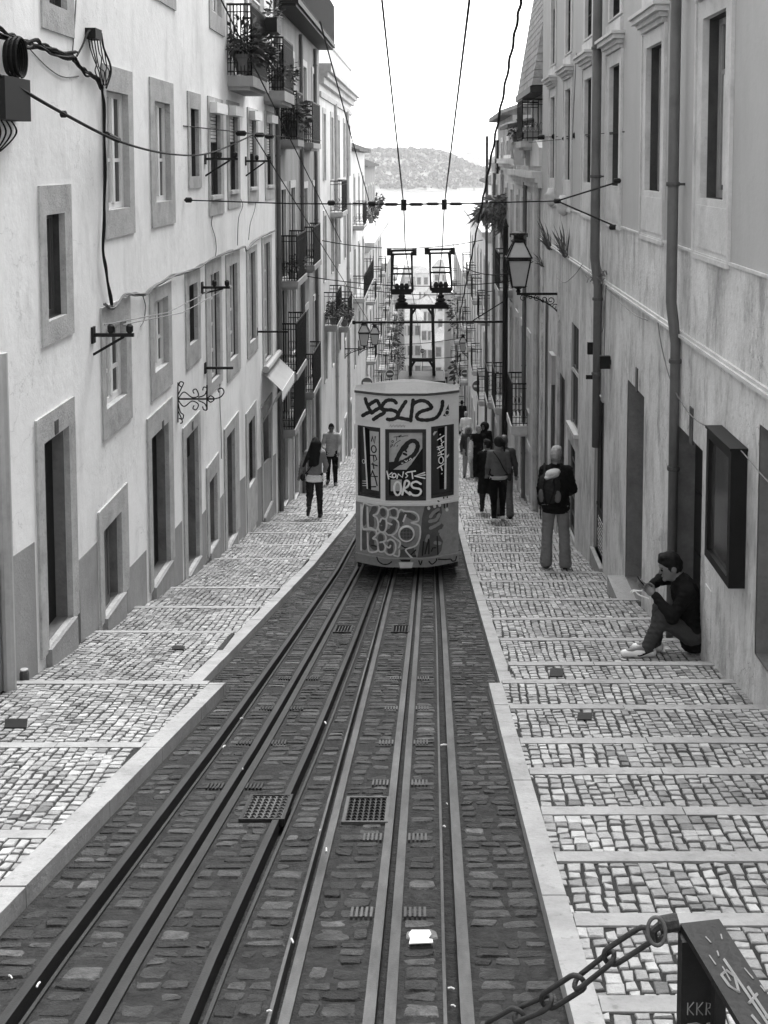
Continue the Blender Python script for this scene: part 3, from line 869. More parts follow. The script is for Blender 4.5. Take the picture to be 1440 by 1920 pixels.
# pilaster strips towards the far end
for u in (1050, 1019):
    y = onX(u, 500, XR).y; mb = MB(); wbx(mb, XR, -1, -.05, .02, y - .17, y + .17, zst(y) - .6, zl2 - .05); mb.build('pilaster', 'plaster_worn', hR1)
# doors
def rdoor(key, leaf, d, leafmat, step, sd=.16):
    y0, y1, z0, z1 = rd[key]
    mb = MB(); frame_mesh(mb, XR, -1, (y0 - .004, y1 + .004, z0 - .004, z1 + .004), (y0, y1, z0, z1), .0, .335)
    sur = mb.build('door_jamb', 'door_reveal_shade', hR1)  # jamb stone with the doorway shade in its colour
    mb = MB(); wbx(mb, XR, -1, d, d + .04, y0 + .01, y1 - .01, z0 + .006, z1 - .006)
    for q in range(2):
        ya = y0 + .08 + q * (y1 - y0 - .1) / 2
        for k in range(3): wbx(mb, XR, -1, d - .012, d + .01, ya, ya + (y1 - y0) / 2 - .12, z0 + .12 + k * .6, z0 + .62 + k * .6)
    dl = mb.build('door_leaf', leafmat, sur)
    if step:
        mb = MB(); wbx(mb, XR, -1, -sd, .33, y0 - .05, y1 + .05, hR((y0 + y1) / 2) - .6, z0 - .002); mb.build('doorstep', 'step_stone', sur)
    return sur
rdoor('a', 0, .18, 'wood_dark', True, .05)
rdoor('b', 0, .29, 'wood_dark', True, .22)
rdoor('near', 0, .2, 'wood_dark', True, -.01)
rdoor('d5', 0, .03, 'wood_dark', False); rdoor('d6', 0, .03, 'wood_dark', False); rdoor('d7', 0, .03, 'door_grey', False)
for k in ('w1', 'w2'): casement(hR1, XR, -1, rd[k], .025, 'wood_grey', 2, (), .04)
casement(hR1, XR, -1, rd['w3'], .04, 'wood_grey', 1, (.2, .4, .6, .8), .05)
y0, y1, z0, z1 = rd['w2']; mb = MB(); wbx(mb, XR, -1, -.08, .02, y0 - .1, y1 + .1, z0 - .07, z0 - .004); mb.build('sill', 'stone_pale', hR1)
# shop door under the sign board
y0, y1, z0, z1 = rd['c']
zs = onX(1121, 738, XR).z
mb = MB(); wbx(mb, XR, -1, .035, .075, y0 + .005, y1 - .005, z0 + .006, zs - .03)
wbx(mb, XR, -1, .022, .05, y0 + .45, y0 + .50, z0 + .705, zs - .05); wbx(mb, XR, -1, .022, .05, y0 + .02, y1 - .02, z0 + .66, z0 + .70)
dl = mb.build('shop_door', 'wood_dark', hR1)
mb = MB(); wbx(mb, XR, -1, .024, .04, y0 + .06, y1 - .06, z0 + .05, z0 + .62); bd = mb.build('menu_board', 'black_box', dl)
mb = MB()
for k in range(9):
    zz = z0 + .54 - k * .055; yy = y0 + random.uniform(.12, .2)
    while yy < y1 - .2:
        w = random.uniform(.02, .06); mb.bar((XR + .022, yy, zz), (XR + .022, yy + w, zz + random.uniform(-.012, .012)), .004, .012); yy += w + .025
mb.build('chalk_writing', 'white', bd)
mb = MB(); wbx(mb, XR, -1, -.03, .04, y0 + .005, y1 - .005, zs, z1 - .005)
sb = mb.build('shop_sign', 'metal_box', hR1)
mb = MB()
xs_ = XR - .034
def wtube(mb, pts, r): mb.tube([(xs_, y1 - q[0] * (y1 - y0), zs + q[1] * (z1 - zs)) for q in pts], r, 4)
for k in (.28, .42): wtube(mb, smooth_path([(Vector((k, .93, 0))), Vector((k - .05, .75, 0)), Vector((k + .02, .6, 0))], 4), .018)
for pts in ([(.25, .52), (.5, .45), (.75, .55)], [(.5, .62), (.5, .34)], [(.3, .40), (.45, .30), (.62, .40), (.72, .28)], [(.28, .30), (.5, .24)], [(.25, .20), (.5, .15), (.85, .10)], [(.3, .16), (.6, .09)]):
    wtube(mb, [Vector((a, b, 0)) for a, b in pts], .014)
mb.build('sign_lettering', 'white', sb)
mb = MB(); wbx(mb, XR, -1, -.06, .1, y0 - .05, y1 + .05, z0 - .3, z0); mb.build('doorstep', 'step_stone', hR1)
# small plates
for (u, v, w, h) in ((1299, 798, .06, .17), (1196, 712, .06, .14)):
    p = onX(u, v, XR); mb = MB(); wbx(mb, XR, -1, -.02, .0, p.y - w, p.y + w, p.z - h, p.z + h); mb.build('number_plate', 'iron_grey', hR1)
p = onX(1330, 1150, XR); mb = MB(); wbx(mb, XR, -1, -.016, 0, p.y - .10, p.y + .10, p.z - .23, p.z + .23); mb.build('meter_cover', 'plaster_worn', hR1)
# ================================================================== the other houses down the street
def Dy(u, X): return onX(u, 500, X).y
def Vz(v, u, X): return onX(u, v, X).z

def gen_house(name, label, sgn, X, y0, y1, ztop, wmat, rows, frame='wood_white', sur='stone_pale', group=None, thick=6.0, zbot=None, roof=None, cornice=None, parapet=None, deep=.2, flat=False):
    """rows: (list of y centres, width, z0, z1, kind); kind: win, french, door, shut"""
    h = thing(name, label, 'house', (X, y0, zst(y0)), group)
    holes = []
    for ycs, w, z0, z1, k in rows:
        for yc in ycs:
            zz0 = z0
            if k == 'door': zz0 = max(z0, zst(yc) + .1)
            if y0 + .1 < yc - w / 2 and yc + w / 2 < y1 - .1: holes.append((yc - w / 2, yc + w / 2, zz0, z1, k))
    mb = MB(); wall_mesh(mb, X, sgn, y0, y1, (zbot if zbot is not None else zst(y1) - 1), ztop, [q[:4] for q in holes], deep, thick)
    mb.build('wall', wmat, h)
    for (a, b, c, d, k) in holes:
        mb = MB(); bw = .13
        o = (a - bw, b + bw, c - (.16 if k in ('win', 'shut') else 0), d + .17)
        frame_mesh(mb, X, sgn, o, (a, b, c, d), .03, .04)
        s = mb.build('window_surround' if k != 'door' else 'door_surround', sur, h)
        if k == 'door':
            mb = MB(); wbx(mb, X, sgn, .14, .18, a + .005, b - .005, c + .005, d - .005)
            wbx(mb, X, sgn, .12, .15, a + .08, (a + b) / 2 - .04, c + .2, d - .5); wbx(mb, X, sgn, .12, .15, (a + b) / 2 + .04, b - .08, c + .2, d - .5)
            mb.build('door_leaf', random.choice(('wood_dark', 'wood_dark', 'door_grey')), s)
        elif y0 > 60:
            mb = MB(); wbx(mb, X, sgn, .12, .16, a + .005, b - .005, c + .005, d - .005); mb.build('pane', 'glass', s)
        else:
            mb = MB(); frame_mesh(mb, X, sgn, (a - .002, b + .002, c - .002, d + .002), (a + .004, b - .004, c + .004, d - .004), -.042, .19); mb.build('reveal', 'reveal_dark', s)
            casement(s, X, sgn, (a, b, c, d), .10, frame, 2, (.3, .65) if k == 'french' else (.6,), .05)
    if cornice:
        z, pr, th = cornice
        mb = MB()
        wbx(mb, X, sgn, -pr * .4, .02, y0 + .01, y1 + pr * .3, z - th * .9, z - th * .5); wbx(mb, X, sgn, -pr * .7, .02, y0 + .01, y1 + pr * .6, z - th * .498, z - th * .2)
        wbx(mb, X, sgn, -pr, .02, y0 + .01, y1 + pr, z - th * .198, z + th * .3)
        mb.build('cornice', sur, h)
    if parapet:
        mb = MB(); wbx(mb, X, sgn, -.05, .15, y0 + .02, y1 + .05, ztop - .02, ztop + .12); mb.build('parapet_cap', sur, h)
    if roof == 'tile':
        mb = MB(); nb = max(4, int((y1 - y0) / .3)); pr = .35
        for k in range(nb):
            ya = y0 + (y1 - y0) * k / nb; yb = y0 + (y1 - y0) * (k + 1) / nb; ym = (ya + yb) / 2
            A = [(X + sgn * pr, ya, ztop + .05), (X + sgn * pr, ym, ztop + .17), (X + sgn * pr, yb, ztop + .05)]
            B = [(X - sgn * 3, ya, ztop + 1.25), (X - sgn * 3, ym, ztop + 1.37), (X - sgn * 3, yb, ztop + 1.25)]
            lo = [(p[0], p[1], ztop + .005) for p in A]
            q = [(A[0], A[1], B[1], B[0]), (A[1], A[2], B[2], B[1]), (lo[0], lo[1], A[1], A[0]), (lo[1], lo[2], A[2], A[1])]
            for f in q: mb.quad(*(f if sgn > 0 else f[::-1]))
        mb.quad((X + sgn * pr, y0, ztop + .005), (X + sgn * pr, y1, ztop + .005), (X, y1, ztop + .005), (X, y0, ztop + .005))
        for yy in (y0, y1):
            mb.add([(X + sgn * pr, yy, ztop + .005), (X + sgn * pr, yy, ztop + .05), (X - sgn * 3, yy, ztop + 1.25), (X - sgn * 3, yy, ztop + .005)], [(0, 1, 2, 3)])
        mb.build('roof', 'tile_dark', h)
    return h

LG = 'houses along the left pavement'; RG = 'houses along the right pavement'
def pipe_at(parent, sgn, X, u, z0, z1, r=.05, m='pipe'):
    y = Dy(u, X); mb = MB()
    mb.tube([(X + sgn * (r + .01), y, z0), (X + sgn * (r + .01), y, z1)], r, 8)
    z = z0 + 1.2
    while z < z1: mb.lathe([(r + .012, -.02), (r + .012, .02)], (X + sgn * (r + .01), y, z), 8); z += 2.2
    return mb.build('downpipe', m, parent, smooth=False)

# --- B: grey house with many balconies
yB0, yB1 = YA1 + .003, Dy(601, XL)
cB = [Dy(531, XL), Dy(548, XL), Dy(573, XL), Dy(587, XL)]
c1, c2 = cB[0], cB[2]
zb3, zb5, zb7, zb9 = Vz(262, 525, XL), Vz(528, 523, XL), Vz(705, 519, XL), Vz(812, 520, XL)
zc4, zc6, zc8 = Vz(268, 568, XL), Vz(498, 567, XL), Vz(740, 564, XL)
hB = gen_house('balconied_house', 'dark grey plastered house with black iron balconies, next past the white house', 1, XL, yB0, yB1, 7.5, 'plaster_grey',
   [([c1, Dy(549, XL)], .85, zb3, zb3 + 2.0, 'french'), ([c2, Dy(590, XL)], .85, zc4, zc4 + 2.0, 'french'), ([c1, Dy(549, XL)], .85, zb5, zb5 + 2.0, 'french'), ([c2, Dy(590, XL)], .85, zc6, zc6 + 2.0, 'french'),
    ([c1, Dy(549, XL)], .85, zb7, zb7 + 1.75, 'french'), ([c2, Dy(590, XL)], .85, zc8, zc8 + 2.0, 'french'), ([c1], .8, zb9, zb9 + .95, 'win'),
    ([Dy(530, XL), Dy(551, XL), Dy(568, XL), Dy(583, XL), Dy(595, XL)], .9, -99, zst(yB0) + 1.75, 'door')], group=LG)
BAL = []
for (u, z, ln_, prot, hh) in ((525, zb3, 1.3, .42, 1.05), (568, zc4, 2.2, .30, 1.05), (523, zb5, 2.0, .42, 1.0), (567, zc6, 2.0, .32, 1.0), (519.5, zb7, 2.0, .42, 1.1), (564, zc8, 2.2, .32, 1.0), (520, zb9, 2.2, .36, 1.05)):
    y = max(Dy(u, XL), yB0 + .1)
    BAL.append((balcony(hB, XL, 1, y, y + ln_, z, prot, hh, .14, step=.05, slab='dado'), y, ln_, z, prot))
# the long top balcony under the roof
z = Vz(62, 590, XL) - .15
sT = balcony(hB, XL, 1, yB0 + .3, yB1 - .1, 3.5, .5, 1.1, .12, slab='iron', step=.06, scroll=False)
for u in (563.5, 590): pipe_at(hB, 1, XL, u, zst(Dy(u, XL)), 3.2, .05)
pipe_at(hB, 1, XL, 518.5, zst(yB0), 4.5, .05)
# --- C: pale house with a heavy cornice and parapet
yC0, yC1 = yB1 + .003, Dy(660, XL)
cyC = [yC0 + (yC1 - yC0) * (k + .5) / 5 for k in range(5)]
zC = 2.35
hC = gen_house('cornice_house', 'bright pale house with a heavy white cornice and parapet, beyond the dark grey one', 1, XL, yC0, yC1, 3.85, 'plaster_pale',
   [(cyC, .8, -.6, 1.5, 'french'), (cyC, .8, -3.8, -1.7, 'french'), (cyC, .8, -7.0, -4.9, 'french'), (cyC, .9, -99, zst(yC1) + 2.4, 'door')], group=LG, cornice=(zC + .45, .36, .5), parapet=True)
mb = MB(); wbx(mb, XL, 1, -.06, .02, yC0 + .01, yC1, 1.95, 2.12); mb.build('string_course', 'stone_pale', hC)
for (u, v, ln_) in ((620, 398, 2.4), (607, 612, 2.2), (632, 615, 2.2)):
    y = Dy(u, XL); balcony(hC, XL, 1, y, y + ln_, Vz(v, u, XL), .42, 1.05, .14, step=.12)
mb = MB()
for q in range(4): wbx(mb, XL, 1, .5 + .0, 1.2, yC0 + .35 + q * .0, yC0 + 1.1, 3.852, 5.3 + 0 * q); break
mb.box(XL - .45, XL - 1.25, yC0 + .3, yC0 + 1.15, 5.302, 5.45); mb.lathe([(.18, 0), (.22, .1), (.12, .5), (.1, .6)], (XL - .8, yC0 + .7, 5.452), 10)
mb.build('chimney', 'plaster_mid', hC)
pipe_at(hC, 1, XL, 650, zst(Dy(650, XL)), 2.0, .06, 'pipe_pale'); pipe_at(hC, 1, XL, 628, zst(Dy(628, XL)), 2.0, .05, 'pipe_pale')
# --- D, E, F
yD0, yD1 = yC1 + .003, Dy(684, XL)
cyD = [yD0 + (yD1 - yD0) * (k + .5) / 3 for k in range(3)]
hD = gen_house('tile_roofed_house', 'pale house with a dark overhanging tile roof, third past the white house', 1, XL, yD0, yD1, .45, 'plaster_pale',
   [(cyD, .9, -2.8, -.7, 'french'), (cyD, .9, -6.0, -3.9, 'french'), (cyD, .9, -9.2, -7.1, 'french'), (cyD, .9, -99, zst(yD1) + 2.4, 'door')], group=LG, roof='tile')
balcony(hD, XL, 1, yD0 + .6, yD0 + 3.2, -2.8, .5, 1.0, .15, step=.14); balcony(hD, XL, 1, yD0 + .6, yD1 - .6, -6.0, .5, 1.0, .15, step=.14, scroll=False)
yE0, yE1 = yD1 + .003, Dy(716, XL)
cyE = [yE0 + (yE1 - yE0) * (k + .5) / 6 for k in range(6)]
hE = gen_house('terrace_house', 'low white house with a flat roof terrace and cornice, fourth past the white house', 1, XL, yE0, yE1, -4.1, 'plaster_pale',
   [(cyE, .95, -7.4, -5.3, 'french'), (cyE, .95, -10.6, -8.5, 'french'), (cyE, .95, -13.8, -11.7, 'french'), (cyE, 1.0, -99, zst(yE1) + 2.6, 'door')], group=LG, cornice=(-4.35, .5, .45))
for k in (0, 2, 4):
    for z in (-7.4, -10.6, -13.8): balcony(hE, XL, 1, cyE[k] - 1, cyE[k] + 1, z, .5, 1.0, .15, step=.2, scroll=False)
yF0, yF1 = yE1 + .003, Dy(739, XL)
cyF = [yF0 + (yF1 - yF0) * (k + .5) / 7 for k in range(7)]
hF = gen_house('far_house', 'long pale house at the lower left end of the street', 1, XL, yF0, yF1, -7.2, 'plaster_pale',
   [(cyF, 1.0, -10.7, -8.6, 'french'), (cyF, 1.0, -14, -11.9, 'french'), (cyF, 1.0, -17.3, -15.2, 'french'), (cyF, 1.0, -20.6, -18.5, 'french'), (cyF, 1.1, -99, zst(yF1) + 2.6, 'door')], group=LG, cornice=(-7.4, .4, .4))
for k in (0, 1, 2, 3, 5):
    for z in (-10.7, -14, -17.3, -20.6): balcony(hF, XL, 1, cyF[k] - 1, cyF[k] + 1, z, .5, 1.0, .15, step=.25, scroll=False)
yG0, yG1 = yF1 + .003, YEND - .5
cyG = [yG0 + (yG1 - yG0) * (k + .5) / 7 for k in range(7)]
hG = gen_house('far_house', 'dark grey last house before the bottom of the street, left of the tram poles', 1, XL, yG0, yG1, -12.5, 'plaster_grey',
   [(cyG, 1.0, -16.2, -14.1, 'french'), (cyG, 1.0, -19.5, -17.4, 'french'), (cyG, 1.1, -99, zst(yG1) + 2.6, 'door')], group=LG, cornice=(-12.7, .4, .4))
# taller grey house set back behind the terrace
hK = gen_house('gabled_house', 'mid grey tall house with a dark roof rising behind the roof terrace', 1, -4.6, 84, 104, -.4, 'plaster_grey', [([88, 92, 96, 100], 1.0, -4.0, -1.9, 'win')], zbot=-20, roof='tile', thick=8)

# --- right side beyond the rendered house
y20, y21 = YR1 + .003, Dy(966, XR)
c2 = [y20 + (y21 - y20) * (k + .5) / 4 for k in range(4)]
h2 = gen_house('parapet_house', 'narrow grey house with a rounded parapet, next past the rendered building', -1, XR, y20, y21, -.1, 'plaster_mid',
   [(c2, .7, -3.2, -.9, 'french'), (c2, .75, -6.0, -4.2, 'french'), (c2, .8, -99, zst(y21) + 2.3, 'door')], group=RG, cornice=(-.3, .22, .3), thick=5)
mb = MB()    # scrolled parapet
prof = [(0, 0)]
n = 14
pts = [(y20 + .1, -.1), (y20 + .1, .3)] + [(y20 + .1 + 2.2 * k / n, .3 + .18 * math.sin(math.pi * k / n)) for k in range(1, n)] + [(y20 + 2.3, .3), (y20 + 2.3, -.1)]
vs = [(XR - .06, y, z) for y, z in pts] + [(XR + .25, y, z) for y, z in pts]; n = len(pts)
mb.add(vs, [tuple(range(n)), tuple(range(n, 2 * n))[::-1]] + [(i, n + i, n + (i + 1) % n, (i + 1) % n) for i in range(n)])
mb.build('parapet', 'plaster_mid', h2)
for y in (y20 + 3.2, y21 - .5):
    mb = MB()
    mb.box(XR - .1, XR + .25, y - .22, y + .22, -.098, .70); mb.box(XR - .16, XR + .3, y - .28, y + .28, .702, .81)
    mb.tube([(XR - .13, y, 0) if False else (XR - .13 + .0, y + .2 * math.cos(a), y * 0 + .3 + .2 * math.sin(a)) for a in [k * math.pi / 5 for k in range(10)]], .05, 6, closed=True)
    mb.build('parapet_pier', 'plaster_mid', h2)
pass
mb = MB()
for k, (u, v) in enumerate(((958, 300), )):
    for q in range(12):
        ya = y21 - 3.2 + q * .27
        mb.hexa([(XR - .45, ya, .85), (XR + 1.6, ya, 1.25), (XR + 1.6, ya + .26, 1.25), (XR - .45, ya + .26, .85), (XR - .45, ya, .93), (XR + 1.6, ya, 1.33), (XR + 1.6, ya + .26, 1.37), (XR - .45, ya + .26, .98)])
mb.build('roof', 'tile_dark', h2)
pipe_at(h2, -1, XR, 1012, zst(y20), -.5, .06, 'pipe_pale'); pipe_at(h2, -1, XR, 988, zst(Dy(988, XR)), -.5, .05)
ybx = Dy(1004, XR)
yb = Dy(991, XR)
sR2 = balcony(h2, XR, -1, yb, yb + 1.6, Vz(805, 991, XR), .40, 1.05, .2, slab='stone_pale', step=.08)
# steep tiled attic storey standing behind the parapet
hT = thing('attic_house', 'taller narrow house with a steep tiled roof edge rising beside the rendered building', 'house', (2.75, 26.5, -8))
mb = MB(); wall_mesh(mb, 2.66, -1, 26.2, 30.2, -9, 1.75, [(27.0, 27.8, .15, 1.6)], .2, 5); mb.build('wall', 'plaster_r', hT)
mb = MB()
for q in range(15):      # tile courses stepping up
    z0 = 1.68 + q * .17; x0 = 2.30 + q * .028
    for k in range(14):
        ya = 26.0 + k * .31
        mb.hexa([(x0, ya, z0), (x0 + .5, ya, z0 + .02), (x0 + .5, ya + .29, z0 + .02), (x0, ya + .29, z0), (x0 + .03, ya, z0 + .16), (x0 + .5, ya, z0 + .17), (x0 + .5, ya + .29, z0 + .17), (x0 + .03, ya + .29, z0 + .16)])
mb.build('roof', 'tile', hT)
mb = MB(); mb.box(2.262, 2.60, 26.0, 30.4, 1.52, 1.66); mb.build('eave', 'wood_dark', hT)
balcony(hT, 2.66, -1, 26.9, 28.4, onX(1000, 268, 2.66).z, .52, .95, .14, slab='stone', step=.1)
casement(hT, 2.66, -1, (27.0, 27.8, .15, 1.6), .08, 'wood_white', 2, (.5,), .05)

y30, y31 = y21 + .003, Dy(921, XR)
c3 = [y30 + (y31 - y30) * (k + .5) / 5 for k in range(5)]
h3 = gen_house('shuttered_house', 'grey house with tall narrow windows behind the dark lamp post', -1, XR, y30, y31, .2, 'plaster_mid',
   [(c3, .75, -3.2, -.8, 'french'), (c3, .75, -6.5, -4.2, 'french'), (c3, .8, -99, zst(y31) + 2.4, 'door')], group=RG, cornice=(0, .2, .3))
for (u, v) in ((962, 545), (955, 770), (938, 760)):
    y = Dy(u, XR); balcony(h3, XR, -1, y, y + 2.0, Vz(v, u, XR), .42, 1.05, .16, step=.1)
pipe_at(h3, -1, XR, 944, zst(Dy(944, XR)), -.4, .06, 'pipe_pale'); pipe_at(h3, -1, XR, 930, zst(Dy(930, XR)), -.4, .06, 'pipe')
# grey house with overhanging tiles further back
h3b = gen_house('tile_roofed_house', 'small grey house with a ragged tile roof seen above the leaning plant', -1, 2.75, 38, 46, 1.5, 'plaster_grey', [([40, 43], .9, -.9, .7, 'win')], zbot=-9, roof='tile', thick=6)
mb = MB(); wbx(mb, 2.75, -1, -.5, -.42, 38.3, 39.2, -.4, .7); mb.build('open_shutter', 'wood_dark', h3b)
y40, y41 = y31 + .003, Dy(880, XR)
c4 = [y40 + (y41 - y40) * (k + .5) / 7 for k in range(7)]
h4 = gen_house('pale_house', 'long pale house with rows of narrow windows beyond the plant', -1, XR, y40, y41, -2.6, 'plaster_pale',
   [(c4, .85, -6.2, -4.1, 'french'), (c4, .85, -9.4, -7.3, 'french'), (c4, .9, -99, zst(y41) + 2.5, 'door')], group=RG, cornice=(-2.8, .35, .35))
for k in (0, 2, 4, 6):
    for z in (-6.2, -9.4): balcony(h4, XR, -1, c4[k] - .9, c4[k] + .9, z, .45, 1.0, .15, step=.15, scroll=False)
y50, y51 = y41 + .003, Dy(850, XR)
c5 = [y50 + (y51 - y50) * (k + .5) / 8 for k in range(8)]
h5 = gen_house('white_far_house', 'white house far down on the right with a shallow roof', -1, XR, y50, y51, -6.4, 'plaster_pale',
   [(c5, .95, -9.9, -7.8, 'french'), (c5, .95, -13.2, -11.1, 'french'), (c5, .95, -16.5, -14.4, 'french'), (c5, 1.0, -99, zst(y51) + 2.6, 'door')], group=RG, cornice=(-6.6, .4, .4))
for k in (0, 1, 3, 5):
    for z in (-9.9, -13.2, -16.5): balcony(h5, XR, -1, c5[k] - 1, c5[k] + 1, z, .5, 1.0, .15, step=.25, scroll=False)
y60, y61 = y51 + .003, YEND - .5
c6 = [y60 + (y61 - y60) * (k + .5) / 7 for k in range(7)]
h6 = gen_house('grey_far_house', 'mid grey last house at the bottom of the street, right of the tram poles', -1, XR, y60, y61, -12.2, 'plaster_mid',
   [(c6, 1.0, -15.6, -13.5, 'french'), (c6, 1.0, -19, -16.9, 'french'), (c6, 1.1, -99, zst(y61) + 2.6, 'door')], group=RG, cornice=(-12.4, .4, .4))
hW = gen_house('white_tall_house', 'bright white house with a hipped roof standing back over the right row', -1, 4.6, 78, 96, -1.6, 'plaster_pale', [([82, 86, 90], 1.0, -5.0, -3.0, 'win')], zbot=-20, roof='tile', thick=7)

# --- houses across the bottom of the street and the quarter below, facing us
def end_house(label, x0, x1, y, zb, zt, m, cols, rows, roof=1.6, rm='tile', depth=9, w=.75, h=1.45):
    M.setdefault('hazed_far_pane', mat('hazed_far_glass', .2, rough=.2, var=.3, bump=0))  # pane colour lightened to put distance haze into these windows
    t = thing('hillside_house', label, 'house', ((x0 + x1) / 2, y, zb), 'houses across the foot of the street')
    mb = MB(); mb.box(x0, x1, y, y + depth, zb - 3, zt); mb.build('wall', m, t)
    if roof:
        e = .35; mb = MB(); ym = y + depth / 2
        mb.add([(x0 - e, y - e, zt + .003), (x1 + e, y - e, zt + .003), (x1 + e, y + depth + e, zt + .003), (x0 - e, y + depth + e, zt + .003), (x0 + 1.2, ym, zt + roof), (x1 - 1.2, ym, zt + roof)],
               [(0, 1, 5, 4), (1, 2, 5), (2, 3, 4, 5), (3, 0, 4), (0, 3, 2, 1)]); mb.build('roof', rm, t)
    for r in range(rows):
        for c in range(cols):
            xc = x0 + (x1 - x0) * (c + .5) / cols; z = zt - .9 - h - r * 3.1
            if z < zb: continue
            mb = MB(); e = .14
            mb.box(xc - w / 2 - e, xc + w / 2 + e, y - .05, y + .02, z - e, z); mb.box(xc - w / 2 - e, xc + w / 2 + e, y - .05, y + .02, z + h, z + h + e)
            mb.box(xc - w / 2 - e, xc - w / 2, y - .05, y + .02, z + .001, z + h - .001); mb.box(xc + w / 2, xc + w / 2 + e, y - .05, y + .02, z + .001, z + h - .001)
            s = mb.build('window', 'stone_pale', t)
            mb = MB(); mb.box(xc - w / 2 + .002, xc + w / 2 - .002, y - .012, y + .01, z + .002, z + h - .002); mb.build('pane', 'hazed_far_pane', s)
    return t
def eh(label, u0, u1, D, vt, vb, *a, **k):
    p = W(u0, vt, D); q = W(u1, vb, D); end_house(label, p.x, q.x, p.y, q.z, p.z, *a, **k)
eh('bright white house facing up the street behind the right tram pole', 812, 872, 178, 640, 712, 'plaster_pale', 3, 2, rm='tile')
eh('grey house facing up the street behind the left tram pole', 735, 790, 180, 600, 712, 'plaster_pale', 4, 3)
eh('narrow pale house closing the street between the tram poles', 789, 813, 190, 575, 712, 'plaster_pale', 2, 4)
eh('broad pale house with a light tiled roof below the left current collector', 722, 782, 215, 560, 680, 'plaster_pale', 4, 3)
eh('white house with a broad pale gable roof under the right current collector', 800, 868, 225, 560, 680, 'plaster_pale', 4, 3, roof=3)
eh('tall white house between the two current collectors', 779, 805, 240, 512, 680, 'plaster_pale', 2, 4, roof=1)
eh('pale house with a flat roof left of the left current collector', 700, 752, 262, 500, 660, 'plaster_pale', 4, 4, roof=0)
eh('white warehouse with a low roof behind the right current collector', 812, 868, 270, 508, 660, 'plaster_pale', 4, 3, roof=2.2)
eh('large pale quayside house with a low roof', 735, 800, 300, 520, 620, 'plaster_mid', 5, 2, roof=2.5)

# --- river, far bank and wooded hill
mb = MB(); zr = -44.0
mb.quad((-2500, 318, zr), (2500, 318, zr), (2500, 4200, zr), (-2500, 4200, zr))
river = structure(mb.build('river', mat('river_water', .10, rough=.3, var=.2, scale=.02, stretch=(1, .25, 1), bump=.6, bscale=.25, spec=.4)))
rng = np.random.RandomState(3)
def ridge(x):      # crest height above the water
    t = x - 0
    a = 44 * math.exp(-((x + 95) / 158.0) ** 6) + 22 * math.exp(-((x - 190) / 160.0) ** 2) + 14 * math.exp(-((x + 330) / 200.0) ** 2) + 12
    return a
nx, ny = 150, 26
vs = []; fs = []
for j in range(ny):
    for i in range(nx):
        x = -700 + 1400 * i / (nx - 1); t = j / (ny - 1)
        s = min(1, t / .45); prof_ = s * s * (3 - 2 * s)
        z = zr + ridge(x) * prof_ + (rng.rand() - .5) * 4 * (1 if 0 < t else 0)
        vs.append((x, 1760 + 420 * t + 14 * math.sin(x * .03), z - (1.5 if j == 0 else 0)))
for j in range(ny - 1):
    for i in range(nx - 1):
        fs.append((j * nx + i, j * nx + i + 1, (j + 1) * nx + i + 1, (j + 1) * nx + i))
mb = MB(); mb.add(vs, fs)
hill = structure(mb.build('hill', mat('scrub_hillside', .2, var=.35, scale=.03, bump=0, stain=.4, stain_scale=.02), smooth=True))
# far-off wood covering the cliff: many leaf-clump faces, one mass
mb = MB(); P_ = np.array(vs)
for k in range(5200):
    x = rng.uniform(-330, 300); t = rng.uniform(.06, .6)
    s = min(1, t / .45); z = zr + ridge(x) * s * s * (3 - 2 * s); yv = 1760 + 420 * t + 14 * math.sin(x * .03)
    if x > 95 and t < .3 and rng.rand() < .5: continue
    r = rng.uniform(1.8, 5.2) * (1.25 if rng.rand() < .1 else 1)
    for q in range(6):
        d = rng.normal(size=3); d /= np.linalg.norm(d)
        c = np.array([x, yv, z + r * .5]) + d * r * np.array([.8, .8, .75])
        e1 = np.cross(d, rng.normal(size=3)); e1 /= np.linalg.norm(e1); e2 = np.cross(d, e1); w = r * rng.uniform(.4, .7)
        mb.add([c - e1 * w - e2 * w * .6, c + e1 * w - e2 * w * .7, c + e1 * w * .8 + e2 * w * .6, c - e1 * w * .9 + e2 * w * .7], [(0, 1, 2, 3)], 0, rng.uniform(.6, 1.4))
wood = mb.build('far_wood', mat('far_foliage', .075, var=.5, scale=.05, bump=0, shade='shade'), shade=True)
tag(wood, 'grey wooded cliff on the far bank of the river', 'wood'); wood['kind'] = 'stuff'
# white buildings along the far bank and on the ridge
for k, (u, v, w, h, lab) in enumerate(((875, 352, 26, 12, 'low white shed at the water edge of the far bank'), (735, 357, 40, 6, 'long pale quay building under the wooded cliff'), (905, 352, 30, 9, 'pale quay house furthest along the far bank'),
        (862, 300, 12, 9, 'small white block among trees on the far ridge'), (880, 288, 9, 22, 'tall slim white block on the far ridge skyline'), (893, 296, 14, 12, 'white block on the far ridge beside the slim tower'), (848, 306, 14, 8, 'low white house left of the ridge blocks'), (783, 356, 34, 5, 'long low white building at the cliff foot'))):
    D = 1770 if v > 340 else 1960
    p = W(u, v, D); w *= D / F; h *= D / F
    t = thing('far_bank_building', lab, 'building', (p.x, p.y, p.z - h), 'white buildings across the river')
    mb = MB(); mb.box(p.x - w / 2, p.x + w / 2, p.y, p.y + 14, p.z - h - 10, p.z); mb.build('wall', 'plaster_pale', t)
    mb = MB(); mb.box(p.x - w / 2 - .5, p.x + w / 2 + .5, p.y - .5, p.y + 14.5, p.z + .002, p.z + 1.2); mb.build('roof', 'tile', t)
